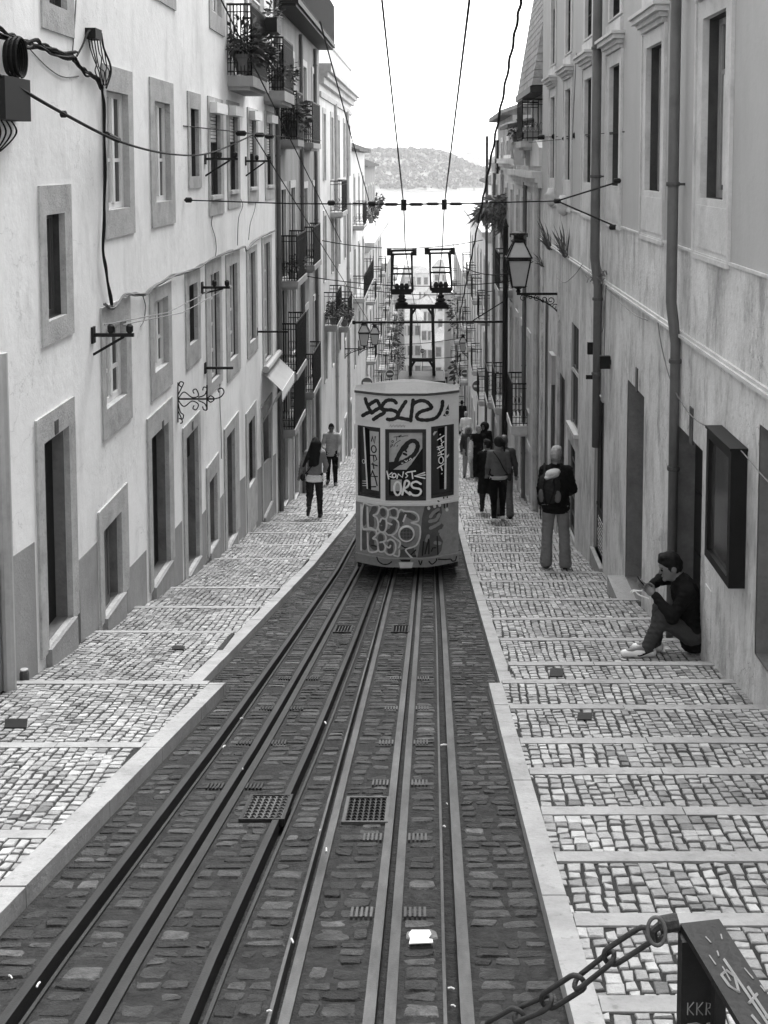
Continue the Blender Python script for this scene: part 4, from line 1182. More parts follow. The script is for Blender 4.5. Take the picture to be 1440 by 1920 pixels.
# ================================================================== the tram
TD = 16.3; TS = TD / F
_c = W(763, 1062, TD)
TX, TY, TZ = _c.x, _c.y, _c.z
TSL = (zst(TY) - zst(TY + 5)) / 5.0          # slope followed by the body
tram = thing('funicular_tram', 'small graffiti covered funicular tram seen from behind on the right hand track', 'tram', (TX, TY, zst(TY)))
HW, BOW, TL_ = .722, .24, 6.0
def bow(x): return BOW * max(0.0, (abs(x) - .27) / (HW - .27)) ** 1.25
def rs(x, z, d=0.0): return (TX + x, TY + bow(x) + d, TZ + z)
def gx(cx): return (660 + cx / 6.857 - 763) * TS
def g1(cx, cy): return (gx(cx), (1062 - (710 + cy / 6.857)) * TS)
def g2(cx, cy): return (gx(cx), (1062 - (790 + cy / 6.857)) * TS)
def g3(cx, cy): return (gx(cx), (1062 - (925 + cy / 6.857)) * TS)
M['tram_light'] = mat('tram_pale_paint', .68, rough=.42, var=.06, scale=3, bump=.04, bscale=20, stain=.14, stain_scale=3, spec=.4)
M['tram_mid'] = mat('tram_sprayed_panel', .27, rough=.5, var=.16, scale=4, bump=.04, bscale=20, stain=.25, stain_scale=5)
M['tram_bumper'] = mat('tram_bumper_paint', .28, rough=.5, var=.15, scale=5, bump=.08, bscale=30, stain=.3, stain_scale=5)
M['tram_frame'] = mat('tram_window_frame', .035, rough=.45, var=.2, scale=4, bump=.03)
M['tram_roof'] = mat('tram_roof_paint', .065, rough=.6, var=.15, scale=4, bump=.1, bscale=30, stain=.3, stain_scale=4)
M['spray_black'] = mat('black_spray', .012, rough=.45, var=.2, bump=0)
M['spray_dark'] = mat('dark_grey_spray', .09, rough=.55, var=.25, scale=8, bump=0)
M['spray_mid'] = mat('mid_grey_spray', .26, rough=.55, var=.3, scale=10, bump=0)
M['spray_light'] = mat('pale_spray', .62, rough=.55, var=.15, scale=9, bump=0)
M['spray_white'] = mat('white_spray', .8, rough=.55, var=.1, scale=9, bump=0)
M['pane_grey'] = mat('sprayed_grey_pane', .45, rough=.4, var=.15, scale=5, bump=0)

wins = [(gx(68), gx(368), .945, 1.945), (gx(430), gx(955), .905, 1.935), (gx(1015), gx(1312), .955, 1.965)]
xs = sorted(set([-HW + 2 * HW * k / 28 for k in range(29)] + [e for w in wins for e in w[:2]]))
def shell(z0, z1, d=0.0, hs=(), mb=None, mi=0):
    mb = mb or MB(); zs_ = sorted(set([z0, z1] + [e for w in hs for e in w[2:] if z0 < e < z1]))
    for a, b in zip(xs[:-1], xs[1:]):
        for c, e in zip(zs_[:-1], zs_[1:]):
            if any(w[0] < (a + b) / 2 < w[1] and w[2] < (c + e) / 2 < w[3] for w in hs): continue
            mb.quad(rs(a, c, d), rs(b, c, d), rs(b, e, d), rs(a, e, d), mi)
    return mb
mb = shell(.86, 2.44, 0, wins)
y0 = TY + BOW
for sx in (-1, 1):      # the two sides follow the slope
    x = TX + sx * HW
    q = [(x, y0, TZ + .12), (x, y0 + TL_, TZ + .12 - TSL * TL_), (x, y0 + TL_, TZ + .9 - TSL * TL_), (x, y0, TZ + .9)]
    mb.quad(*(q if sx > 0 else q[::-1]))
    nwin = 6; zz = lambda y, z: TZ + z - TSL * (y - y0)
    for k in range(nwin):
        ya = y0 + TL_ * k / nwin; yb = y0 + TL_ * (k + 1) / nwin
        for (p, q_, e, f) in ((ya, ya + .12, .9, 2.0), (yb - .12, yb, .9, 2.0), (ya, yb, 2.0, 2.44)):
            q = [(x, p, zz(p, e)), (x, q_, zz(q_, e)), (x, q_, zz(q_, f)), (x, p, zz(p, f))]
            mb.quad(*(q if sx > 0 else q[::-1]))
q = [(TX - HW, y0 + TL_), (TX + HW, y0 + TL_)]
mb.quad((q[1][0], q[1][1], TZ + .12 - TSL * TL_), (q[0][0], q[0][1], TZ + .12 - TSL * TL_), (q[0][0], q[0][1], TZ + 2.44 - TSL * TL_), (q[1][0], q[1][1], TZ + 2.44 - TSL * TL_))
body = mb.build('body', 'tram_light', tram)
mb = shell(.118, .862, .006); mb.build('lower_panel', 'tram_mid', body)
mb = MB()
for (z0, z1, pr) in ((.862, .895, .022), (.895, .93, .012)):
    shell(z0, z1, -pr, (), mb)
    for a, b in zip(xs[:-1], xs[1:]):
        mb.quad(rs(a, z1, -pr), rs(b, z1, -pr), rs(b, z1, .01), rs(a, z1, .01)); mb.quad(rs(b, z0, -pr), rs(a, z0, -pr), rs(a, z0, .01), rs(b, z0, .01))
mb.build('belt_moulding', 'tram_light', body)
mb = MB()
shell(0, .10, -.035, (), mb); shell(.10, .125, -.045, (), mb)
for a, b in zip(xs[:-1], xs[1:]):
    mb.quad(rs(a, .125, -.045), rs(b, .125, -.045), rs(b, .125, .01), rs(a, .125, .01)); mb.quad(rs(b, .10, -.045), rs(a, .10, -.045), rs(a, .10, -.035), rs(b, .10, -.035))
    mb.quad(rs(b, 0, -.035), rs(a, 0, -.035), rs(a, 0, .2), rs(b, 0, .2))
bump_ = mb.build('bumper', 'tram_bumper', tram)
# side glazing, dark
mb = MB()
for sx in (-1, 1):
    x = TX + sx * (HW - .03)
    q = [(x, y0, TZ + .9), (x, y0 + TL_, TZ + .9 - TSL * TL_), (x, y0 + TL_, TZ + 2.0 - TSL * TL_), (x, y0, TZ + 2.0)]
    mb.quad(*(q if sx > 0 else q[::-1]))
mb.build('side_glazing', 'glass', tram)
# lens-shaped fascia board, gutter, roof
mb = MB(); shell(2.035, 2.405, -.014, (), mb)
for a, b in zip(xs[:-1], xs[1:]):
    mb.quad(rs(b, 2.035, -.014), rs(a, 2.035, -.014), rs(a, 2.035, .01), rs(b, 2.035, .01))
fascia = mb.build('fascia_board', 'tram_light', body)
def roof_z(x, y):       # y measured from the rear face
    k = min(1, max(0, (y + .06) / .75)); k = math.sin(k * math.pi / 2)
    return .02 + k * .14 * (1 - (abs(x) / (HW + .008)) ** 1.9)
mb = MB(); rx = [(-1 + 2 * k / 20) * (HW + .008) for k in range(21)]; ry = [-.06, 0, .08, .18, .3, .45, .7, 1.2, 2.5, 4, TL_ + BOW + .1]
def rp(x, y):
    yb = TY + bow(min(abs(x), HW)) * max(0, 1 - y / TL_) + y
    return (TX + x, yb, TZ + 2.425 + roof_z(x, y) - TSL * max(0, y - .3))
for a, b in zip(rx[:-1], rx[1:]):
    for c, e in zip(ry[:-1], ry[1:]): mb.quad(rp(a, c), rp(b, c), rp(b, e), rp(a, e))
    p, q = rp(a, -.06), rp(b, -.06); mb.quad((p[0], p[1], p[2] - .035), (q[0], q[1], q[2] - .035), q, p)
    mb.quad((p[0], p[1], p[2] - .035), (p[0], p[1] + .1, p[2] - .035), (q[0], q[1] + .1, q[2] - .035), (q[0], q[1], q[2] - .035))
roof = mb.build('roof', 'tram_roof', tram, smooth=True)
mb = MB(); shell(2.405, 2.425, -.03, (), mb); mb.build('gutter', 'tram_frame', roof)

class Ink:
    """paint strokes lying on the rear of the tram"""
    n = 0
    def __init__(s, conv, d): s.mb = MB(); s.conv = conv; s.d = d
    def stroke(s, pts, w, smooth=True, close=False):
        w = w / 6.857 * TS * 1.12
        P = [Vector((*s.conv(*p), 0)) for p in pts]
        if smooth and len(P) > 2: P = smooth_path(P, 5)
        Ink.n += 1; base = s.d - .0003 * (Ink.n % 9)
        L = len(P); vs = []
        for i, p in enumerate(P):
            t = P[min(i + 1, L - 1)] - P[max(i - 1, 0)]
            if t.length < 1e-6: t = Vector((1, 0, 0))
            t.normalize(); nrm = Vector((-t.y, t.x, 0)) * w / 2
            dd = base - .00006 * i
            ww = 1 + .08 * math.sin(i * 1.7)
            a, b = p + nrm * ww, p - nrm * ww
            vs += [rs(a.x, a.y, dd), rs(b.x, b.y, dd)]
        s.mb.add(vs, [(2 * i, 2 * i + 1, 2 * i + 3, 2 * i + 2) for i in range(L - 1)])
        for p, i in ((P[0], 0), (P[-1], L - 1)):
            s.mb.add([rs(p.x + math.cos(q) * w / 2, p.y + math.sin(q) * w / 2, base - .00006 * i - .00015) for q in [k * math.pi / 5 for k in range(10)]], [tuple(range(10))])
    def poly(s, pts):
        Ink.n += 1; dd = s.d - .0003 * (Ink.n % 9)
        P = [s.conv(*p) for p in pts]; cx_ = sum(p[0] for p in P) / len(P); cz = sum(p[1] for p in P) / len(P); n = len(P)
        def tri(a, b, c, k):
            if k == 0: s.mb.add([rs(*a, dd), rs(*b, dd), rs(*c, dd)], [(0, 1, 2)]); return
            ab, bc, ca = [((p[0] + q[0]) / 2, (p[1] + q[1]) / 2) for p, q in ((a, b), (b, c), (c, a))]
            for t in ((a, ab, ca), (ab, b, bc), (ca, bc, c), (ab, bc, ca)): tri(*t, k - 1)
        for i in range(n): tri(P[i], P[(i + 1) % n], (cx_, cz), 3)
    def ell(s, cx_, cy_, rx_, ry_, w): s.stroke([(cx_ + rx_ * math.cos(q), cy_ + ry_ * math.sin(q)) for q in [k * math.pi / 8 for k in range(17)]], w, False)
    def build(s, name, m, parent): return s.mb.build(name, m, parent)

# tag on the fascia
k = Ink(g1, -.017)
for pts in ([(175, 255), (190, 310), (225, 380), (240, 412), (185, 445), (137, 480)], [(225, 325), (270, 290), (322, 260), (345, 285), (372, 345)], [(372, 345), (310, 385), (255, 430)], [(372, 350), (420, 405), (350, 455), (280, 510)],
            [(572, 280), (545, 252), (500, 243), (450, 252), (405, 300), (388, 352), (440, 370), (520, 372), (580, 400), (592, 440), (560, 480), (500, 495), (462, 490)],
            [(695, 262), (650, 330), (610, 400), (588, 465)], [(588, 468), (650, 480), (755, 500)], [(757, 510), (763, 450), (775, 350), (787, 245)],
            [(787, 300), (830, 268), (900, 250), (965, 270), (1012, 320), (1020, 348), (980, 365), (900, 387), (850, 420), (833, 460), (860, 492), (940, 502), (1040, 495), (1100, 465), (1140, 400), (1160, 335), (1162, 280)]):
    k.stroke(pts, 42)
k.poly([(1240, 325), (1200, 400), (1180, 450), (1165, 470), (1185, 470), (1195, 480), (1250, 470), (1248, 400)])
k.build('black_tag', 'spray_black', fascia)
k = Ink(g1, -.021); k.ell(1222, 432, 30, 34, 10); k.build('pale_figure', 'spray_light', fascia)
k = Ink(g1, -.006)
for x in range(490, 690, 40): k.stroke([(x, 590), (x + 12, 565), (x + 25, 595), (x + 34, 570)], 5)
k.build('faint_tag', 'spray_mid', body)
# windows
def trim(w, inset, d, z_in=None):
    mb = MB(); x0, x1, z0, z1 = w; i = inset
    def pc(a, b, c, e):
        n = max(1, int((b - a) / .06)); ex = [a + (b - a) * j / n for j in range(n + 1)]
        for p, q in zip(ex[:-1], ex[1:]):
            A = [rs(p, c, d), rs(q, c, d), rs(q, e, d), rs(p, e, d)]; B = [rs(p, c, d + .07), rs(q, c, d + .07), rs(q, e, d + .07), rs(p, e, d + .07)]
            mb.hexa([A[0], A[1], B[1], B[0], A[3], A[2], B[2], B[3]])
    pc(x0 + .002, x1 - .002, z0 + .002, z0 + i * 1.7); pc(x0 + .002, x1 - .002, z1 - i, z1 - .002); pc(x0 + .002, x0 + i, z0 + i * 1.7, z1 - i); pc(x1 - i, x1 - .002, z0 + i * 1.7, z1 - i)
    return mb
def pane(w, inset, d):
    mb = MB(); x0, x1, z0, z1 = w[0] + inset, w[1] - inset, w[2] + inset, w[3] - inset
    for j in range(6):
        a = x0 + (x1 - x0) * j / 6; b = x0 + (x1 - x0) * (j + 1) / 6; mb.quad(rs(a, z0, d), rs(b, z0, d), rs(b, z1, d), rs(a, z1, d))
    return mb
wf = [trim(w, (.022, .048, .022)[i], .008).build('window', 'tram_frame', tram) for i, w in enumerate(wins)]
for i, w in enumerate(wins): pane(w, .02, .05).build('pane', 'tram_frame' if i != 1 else 'glass', wf[i])
# centre window: pale sprayed pane, loop and lettering
k = Ink(g2, .046); k.poly([(480, 130), (905, 130), (905, 330), (760, 540), (700, 610), (530, 610), (480, 560)]); k.build('sprayed_patch', 'pane_grey', wf[1]); k = Ink(g2, .046); k.poly([(500, 740), (640, 740), (640, 890), (500, 890)]); k.build('sprayed_patch', 'pane_grey', wf[1])
k = Ink(g2, .041)
k.stroke([(500, 560), (555, 530), (590, 450), (650, 340), (720, 262), (785, 232), (835, 262), (845, 315), (815, 390), (760, 445), (680, 495), (600, 530), (500, 575)], 50)
k.poly([(480, 510), (580, 500), (600, 560), (530, 610), (480, 610)])
k.stroke([(640, 370), (690, 345), (720, 300)], 22); k.stroke([(665, 400), (700, 415)], 26); k.stroke([(685, 350), (700, 375)], 20)
for pts in ([(540, 185), (580, 180), (640, 160), (600, 185), (680, 170), (720, 170)], [(580, 180), (575, 230)], [(510, 245), (525, 225), (540, 245), (515, 260)], [(500, 320), (505, 290), (530, 285), (510, 310)], [(540, 310), (560, 270), (600, 240), (625, 225)], [(590, 290), (580, 310)]): k.stroke(pts, 7)
k.build('black_loop', 'spray_black', wf[1])
k = Ink(g2, .003)
for pts in ([(452, 620), (475, 720)], [(515, 640), (465, 678), (535, 705)], [(580, 712), (598, 655), (650, 700), (662, 630)], [(722, 630), (690, 650), (718, 680), (695, 702)], [(725, 632), (815, 617)], [(772, 628), (782, 715)], [(935, 637), (808, 680), (940, 668)], [(808, 682), (938, 712)]): k.stroke(pts, 15, False)
k.ell(545, 675, 24, 26, 14)
k.ell(588, 845, 45, 88, 24)
for pts in ([(648, 925), (665, 850), (690, 745), (738, 765), (715, 820), (672, 855), (745, 925)], [(885, 785), (825, 755), (768, 782), (785, 832), (872, 852), (885, 895), (850, 932), (785, 930), (742, 892)]): k.stroke(pts, 24)
k.stroke([(640, 515), (660, 515)], 8); k.stroke([(680, 480), (700, 495), (715, 475)], 8); k.stroke([(740, 470), (755, 450), (768, 470)], 8)
k.build('white_lettering', 'spray_white', wf[1])
# left window
k = Ink(g2, .046); k.poly([(225, 130), (345, 130), (345, 900), (245, 900)]); k.build('sprayed_patch', 'pane_grey', wf[0])
k = Ink(g2, .046); k.poly([(165, 90), (225, 110), (245, 890), (200, 890)]); k.build('dark_gap', 'dark', wf[0])
k = Ink(g2, .040)
for pts in ([(248, 260), (258, 195), (290, 285), (300, 195)], [(240, 445), (300, 440), (320, 490), (282, 525), (275, 450)], [(250, 560), (325, 572)], [(268, 545), (280, 615)], [(262, 645), (240, 722), (325, 712)], [(262, 645), (300, 740), (322, 830)], [(250, 858), (305, 848)]): k.stroke(pts, 15, False)
k.ell(280, 360, 32, 45, 15); k.build('black_lettering', 'spray_black', wf[0])
k = Ink(g2, .036); k.stroke([(150, 90), (170, 480), (192, 885)], 17); k.ell(145, 540, 18, 26, 7)
for yy in (800, 830, 860): k.stroke([(130, yy), (185, yy - 8)], 8)
k.build('pale_bar', 'spray_light', wf[0])
# right window
k = Ink(g2, .046); k.poly([(1105, 90), (1190, 80), (1188, 885), (1125, 890)]); k.build('dark_gap', 'dark', wf[2])
k = Ink(g2, .040)
for pts in ([(1098, 237), (1185, 190)], [(1140, 215), (1152, 262)], [(1182, 268), (1150, 288), (1160, 322)], [(1095, 330), (1160, 320)], [(1100, 360), (1175, 340)], [(1110, 330), (1125, 375)], [(1110, 410), (1185, 372)], [(1105, 440), (1180, 430)], [(1140, 390), (1150, 440)], [(1098, 605), (1182, 560)], [(1142, 585), (1160, 640)], [(1131, 172), (1137, 168)], [(1153, 686), (1158, 684)]): k.stroke(pts, 12, False)
k.ell(1145, 505, 30, 45, 12)
k.build('white_lettering', 'spray_white', wf[2])
k = Ink(g2, .036); k.stroke([(1208, 80), (1200, 885)], 22, False); k.poly([(1205, 470), (1250, 435), (1248, 460), (1222, 490)]); k.poly([(1040, 150), (1060, 120), (1095, 122), (1050, 175)]); k.build('pale_bar', 'spray_light', wf[2])
# lower panel piece
k = Ink(g3, .004); k.poly([(110, 140), (600, 140), (690, 400), (640, 620), (600, 810), (90, 800)]); k.build('grey_background', 'spray_mid', body)
k = Ink(g3, .002)
k.poly([(940, 130), (1140, 110), (1160, 260), (1120, 360), (1180, 430), (1120, 540), (1170, 640), (1150, 760), (1110, 810), (840, 825), (870, 650), (900, 300)])
for pts in ([(140, 200), (140, 420)], [(290, 200), (250, 300), (250, 420)], [(400, 220), (400, 260)], [(395, 360), (385, 450)], [(530, 210), (540, 250)], [(540, 360), (520, 450), (470, 490)], [(700, 250), (790, 300)], [(640, 260), (620, 380)], [(150, 540), (150, 740)], [(260, 540), (250, 680), (290, 720)], [(370, 560), (370, 600)], [(380, 670), (370, 720)], [(500, 640), (490, 740)]): k.stroke(pts, 62)
k.poly([(620, 720), (790, 690), (830, 820), (610, 820)])
k.build('dark_shapes', 'spray_dark', body)
k = Ink(g3, -.003)
for pts in ([(1010, 290), (1050, 240), (1110, 210)], [(1010, 440), (1070, 420), (1130, 390)], [(980, 540), (960, 600)], [(1130, 500), (1210, 500), (1250, 560), (1270, 660)], [(1000, 350), (1080, 340), (1120, 280)], [(1070, 640), (1130, 660)]): k.stroke(pts, 40)
k.build('grey_shapes', 'tram_bumper', body)
k = Ink(g3, -.007)
for pts in ([(150, 142), (230, 165), (330, 150), (350, 190), (325, 260), (272, 292), (320, 320), (337, 400), (312, 480), (250, 462), (210, 470), (150, 492), (122, 445), (125, 250), (150, 142)], [(195, 200), (202, 455)],
            [(350, 190), (400, 162), (455, 190), (465, 250), (440, 312), (385, 315), (360, 362)], [(440, 315), (447, 400), (420, 482), (362, 492), (332, 440)], [(472, 195), (540, 172), (592, 205), (580, 300), (492, 290)],
            [(545, 302), (597, 360), (592, 440), (540, 512), (470, 522), (430, 492)], [(450, 362), (512, 387)], [(600, 235), (628, 190), (680, 212), (790, 222), (850, 270), (850, 340), (762, 362), (850, 392), (877, 440), (872, 560), (832, 650), (780, 682), (690, 722), (790, 842)],
            [(692, 262), (660, 347)], [(140, 502), (292, 482), (312, 540), (265, 598), (312, 605), (332, 680), (322, 752), (235, 782), (202, 742), (195, 540)], [(110, 180), (108, 780)], [(312, 540), (370, 492), (430, 532), (430, 600), (362, 632)],
            [(400, 622), (432, 680), (412, 740), (350, 752), (335, 692)], [(455, 602), (500, 582), (552, 622), (562, 700), (532, 770), (470, 782), (420, 742)], [(430, 662), (478, 692), (495, 662)], [(512, 532), (560, 570), (620, 622), (602, 690)], [(540, 790), (600, 802), (610, 722)]):
    k.stroke(pts, 19)
for q in ((985, 170), (1060, 155), (1125, 150), (1220, 225)): k.stroke([q, (q[0] + 4, q[1] + 12)], 32)
k.build('graffiti_lettering', 'spray_light', body)
k = Ink(g3, -.0105)
for pts in ([(920, 610), (905, 790)], [(985, 580), (940, 770)], [(990, 600), (988, 772)], [(1095, 560), (1105, 800)], [(1020, 742), (1040, 702), (1075, 705)], [(1178, 60), (1190, 200)], [(1227, 62), (1225, 190)], [(1080, 262), (1110, 240)], [(760, 780), (820, 720)], [(780, 800), (820, 800)], [(640, 660), (680, 690), (740, 690)], [(250, 690), (310, 690)], [(1105, 95), (1140, 130)]):
    k.stroke(pts, 15, False); k.build('paint_drip', 'spray_black', body); k = Ink(g3, -.0105)
k = Ink(g3, -.049)
for pts in ([(320, 822), (342, 870), (400, 900), (470, 890), (510, 862)], [(860, 850), (880, 902), (900, 850)], [(990, 862), (1030, 902), (1080, 872), (1088, 842)], [(1110, 850), (1200, 872), (1270, 882), (1292, 912), (1332, 912), (1348, 862)]): k.stroke(pts, 15)
k.poly([(610, 832), (755, 832), (745, 862), (640, 862)])
k.build('black_scribble', 'spray_black', bump_)
k = Ink(g3, -.047); k.poly([(600, 868), (790, 870), (770, 945), (620, 945)]); k.build('pale_patch', 'spray_light', bump_)
# headlamp: round, behind a square mesh
hx, hz = g3(702, 505); c = Vector(rs(hx, hz, -.03)); r = .092
mb = MB(); mb.lathe([(r, .04), (r + .022, .035), (r + .024, 0), (r + .012, -.015), (r, -.01)], c, 24, axis='y', cap=False)
hl_ = mb.build('headlamp', 'tram_light', tram)
mb = MB(); mb.lathe([(r, .0075), (r, .010)], c, 24, axis='y'); mb.build('lamp_lens', 'dark', hl_)
mb = MB()
for q in range(-4, 5):
    o = q * r / 4.6; e = math.sqrt(max(0, r * r - o * o))
    mb.bar(c + Vector((o, .002, -e)), c + Vector((o, .002, e)),   .0045, .004, up=(0, 1, 0)); mb.bar(c + Vector((-e, .006, o)), c + Vector((e, .006, o)), .0045, .004, up=(0, 1, 0))
mb.build('lamp_grille', 'tram_bumper', hl_)
# underframe and wheels
mb = MB(); zg = lambda y: zst(y)
ya, yb = TY + .55, TY + TL_
mb.hexa([(TX - .6, ya, zg(ya) + .12), (TX + .6, ya, zg(ya) + .12), (TX + .6, yb, zg(yb) + .12), (TX - .6, yb, zg(yb) + .12), (TX - .6, ya, TZ + .3), (TX + .6, ya, TZ + .3), (TX + .6, yb, zg(yb) + .5), (TX - .6, yb, zg(yb) + .5)])
for (x, w) in ((-HW + .02, .05), (HW - .06, .05)):
    mb.hexa([(TX + x, y0 + .02, zg(y0) + .12), (TX + x + w, y0 + .02, zg(y0) + .12), (TX + x + w, yb, zg(yb) + .12), (TX + x, yb, zg(yb) + .12), (TX + x, y0 + .02, TZ + .5), (TX + x + w, y0 + .02, TZ + .5), (TX + x + w, yb, zg(yb) + .6), (TX + x, yb, zg(yb) + .6)])
mb.build('underframe', 'black_box', tram)
for yy in (TY + 1.2, TY + 4.6):
    for off in (-.333, .31):
        mb = MB(); mb.lathe([(.05, -.05), (.2, -.04), (.2, .03), (.23, .032), (.23, .05), (.05, .052)], (sR(yy) + off, yy, zst(yy) + .212), 16, axis='x'); mb.build('wheel', 'rail_old', tram)
# current collectors on their tall frame
PD = 19.0
def pw(u, v, dy=0): p = W(u, v, PD); return Vector((p.x, W(790, 640, PD).y + dy, p.z))
col = MB()
for u0, u1 in ((769, 771.5), (814, 811)):
    col.bar(pw(u0, 722), pw(u1, 576), .05, .07, up=(0, 1, 0))
    col.bar(pw(u0, 722) + Vector((0, .7, -.1)), pw(u1, 590), .04, .05, up=(0, 1, 0))
col.bar(pw(741, 574), pw(841, 574), .07, .07); col.bar(pw(769, 675), pw(814, 675), .05, .06)
for a, b in (((771, 590), (779, 578)), ((811, 590), (803, 578)), ((770, 690), (778, 677)), ((813, 690), (805, 677))): col.bar(pw(*a), pw(*b), .035, .04, up=(0, 1, 0))
cf = col.build('collector_mast', 'iron', tram)
mb = MB(); a = pw(748, 708); b = pw(834, 708); mb.box(a.x, b.x, a.y - .5, a.y + .4, a.z - .22, a.z + .03); mb.build('mast_base', 'iron', tram)
for side, (uc, ub0, ub1, vb, ut0, ut1, vt) in enumerate(((753.5, 735, 772, 546, 731, 776.5, 471), (826.5, 809, 846, 543, 801, 847.5, 469))):
    mb = MB(); p = pw(uc, 574)
    mb.lathe([(.10, 0), (.10, .03), (.055, .05), (.085, .08), (.045, .11), (.06, .14), (.03, .17), (.03, .24)], p + Vector((0, 0, .03)), 12)
    ins = mb.build('insulator', 'iron', cf)
    mb = MB()
    mb.bar(pw(ub0, vb), pw(ub1, vb), .07, .09)
    mb.bar(pw(ub0 - 1, vb), pw(ut0 + 4, vt), .03, .035, up=(0, 1, 0)); mb.bar(pw(ub1 + 1, vb), pw(ut1 - 4, vt), .03, .035, up=(0, 1, 0))
    mb.bar(pw(ub0 - 2, vb, .35), pw(ut0 + 6, vt + 8, .35), .025, .03, up=(0, 1, 0)); mb.bar(pw(ub1 + 2, vb, .35), pw(ut1 - 6, vt + 8, .35), .025, .03, up=(0, 1, 0))
    mb.bar(pw(ub0, vb, 0), pw(ub0 - 2, vb, .35), .03, .03); mb.bar(pw(ub1, vb, 0), pw(ub1 + 2, vb, .35), .03, .03)
    mb.bar(pw(ub0 - 1, (vb + vt) / 2 + 4), pw(ub1 + 1, (vb + vt) / 2 + 4), .025, .03)
    mb.bar(pw(ub0 + 1, (vb + vt) / 2 - 2, .35), pw(ub1 - 1, (vb + vt) / 2 - 2, .35), .02, .025)
    for dv, r_ in ((-2, .022), (5, .018)): mb.tube([pw(ut0 - 1, vt + dv), pw(ut1 + 1, vt + dv - 1)], r_, 6)
    for u in (ut0 - 1, ut1 + 1): mb.box(pw(u, vt).x - .035, pw(u, vt).x + .035, pw(u, vt).y - .05, pw(u, vt).y + .05, pw(u, vt).z - .06, pw(u, vt).z + .05)
    for q in (-9, 0, 9): mb.lathe([(.03, 0), (.045, .05), (.02, .1)], pw(uc + q, vb - 4) , 8)
    mb.build('current_collector', 'iron', cf)
# ================================================================== wires overhead
def wirething(name, label, cat, pts, r, m='cable', n=5, group=None):
    mb = MB(); mb.tube(pts, r, n)
    o = mb.build(name, m, loc=pts[0]); return tag(o, label, cat, group)
WG = 'tram contact wires'
def par_wire(u0, v0, u1, v1, X, name, label, r, D0=None, D1=None, m='cable', sag=0.0, group=None, cat='wire'):
    """wire running down the street: given by two pixels, kept at distance X sideways"""
    a = onX(u0, v0, X); b = onX(u1, v1, X)
    pts = [a.lerp(b, k / 24) - Vector((0, 0, sag * 4 * (k / 24) * (1 - k / 24))) for k in range(25)]
    return wirething(name, label, cat, pts, r, m, group=group)
pcl, pcr = pw(760, 466), pw(829, 464)
def contact(uA, vA, uM, vM, pc, label):
    D_m = 15.2
    pM = W(uM, vM, D_m); 
    Dn = 6.6; pA = W(uA, vA, Dn)
    d = (pM - pc); pB = pc + (pc - pM).normalized() * 55 + Vector((0, 0, .8))
    return wirething('contact_wire', label, 'wire', [pA, pM, pc, pB], .0085, group=WG)
def ray_at(u, v, X): return onX(u, v, X)
a1 = onX(716, 0, -.30); a2 = onX(757, 386, -.30)
a3 = onX(880, 0, .235); a4 = onX(833, 385, .235)
for (a, b, pc, lab) in ((a1, a2, pcl, 'overhead contact wire resting on the left current collector'), (a3, a4, pcr, 'overhead contact wire resting on the right current collector')):
    dirv = (pc - b).normalized(); far = pc + Vector((0, 60, -60 * .19))
    wirething('contact_wire', lab, 'wire', [a, b, pc, far], .0085, group=WG)
# span wire across the street with its two hangers
def bead(mb, p, r=.035, L=.09, ax='x'): mb.lathe([(r * .4, -L), (r, -L * .7), (r, L * .7), (r * .4, L)], p, 8, axis=ax)
sl = onX(345, 375, XL); sm = a2 + Vector((0, 0, .02)); sm2 = a4 + Vector((0, 0, .02))
sY = a2.y
def lift(p, y): return Vector((p.x, y, p.z))
pr = W(1062, 382, F * 1.79 / 261); pr = Vector((pr.x, sm2.y, pr.z))
rA = onX(1166, 339, XR); rB = onX(1158, 426, XR)
t = thing('span_wire', 'span wire with two hangers carrying the tram contact wires, forked at the right wall', 'wire', sl)
mb = MB(); mb.tube([sl, sl.lerp(sm, .5) - Vector((0, 0, .02)), sm, sm2, pr], .009, 5); mb.build('wire', 'cable', t)
mb = MB(); mb.tube([pr, rA], .012, 5); mb.tube([pr, rB], .012, 5); mb.build('fork', 'cable', t)
for p, q in ((sm, a2), (sm2, a4)):
    mb = MB()
    mb.box(p.x - .035, p.x + .035, p.y - .03, p.y + .03, p.z - .08, p.z + .06)
    bead(mb, p + Vector((-.16, 0, 0)), .022, .09); bead(mb, p + Vector((.16, 0, 0)), .022, .09)
    mb.build('hanger', 'iron', t)
for p in (sl + Vector((.06, 0, 0)), pr, rA + Vector((-.06, 0, 0)), rB + Vector((-.06, 0, 0)), sl.lerp(sm, .68), sl.lerp(sm, .86)):
    mb = MB(); bead(mb, p, .035, .05); mb.build('insulator', 'iron', t)
# parallel feeder wires
par_wire(415, 0, 640, 454, -2.15, 'feeder_wire', 'thin feeder wire descending past the planted balcony of the white house', .009, group='feeder wires')
par_wire(600, 40, 705, 425, -1.15, 'feeder_wire', 'thin feeder wire crossing in front of the cornice of the pale house', .009, group='feeder wires')
par_wire(477, 255, 690, 600, -2.1, 'feeder_wire', 'thin feeder wire starting at the insulators beside the shuttered windows', .008, group='feeder wires')
# the twisted bundle on the right
a = onX(980, -20, .98); b = onX(862, 590, .98)
pts = []
for k in range(90):
    p = a.lerp(b, (k / 89) ** 1.6); pts.append(p + Vector((.008 * math.sin(k * 1.3), 0, .008 * math.cos(k * 1.3) - .25 * math.sin(math.pi * (k / 89)) * .3)))
wirething('cable_bundle', 'thick twisted cable bundle hanging down the right side against the sky', 'cable', pts, .018)
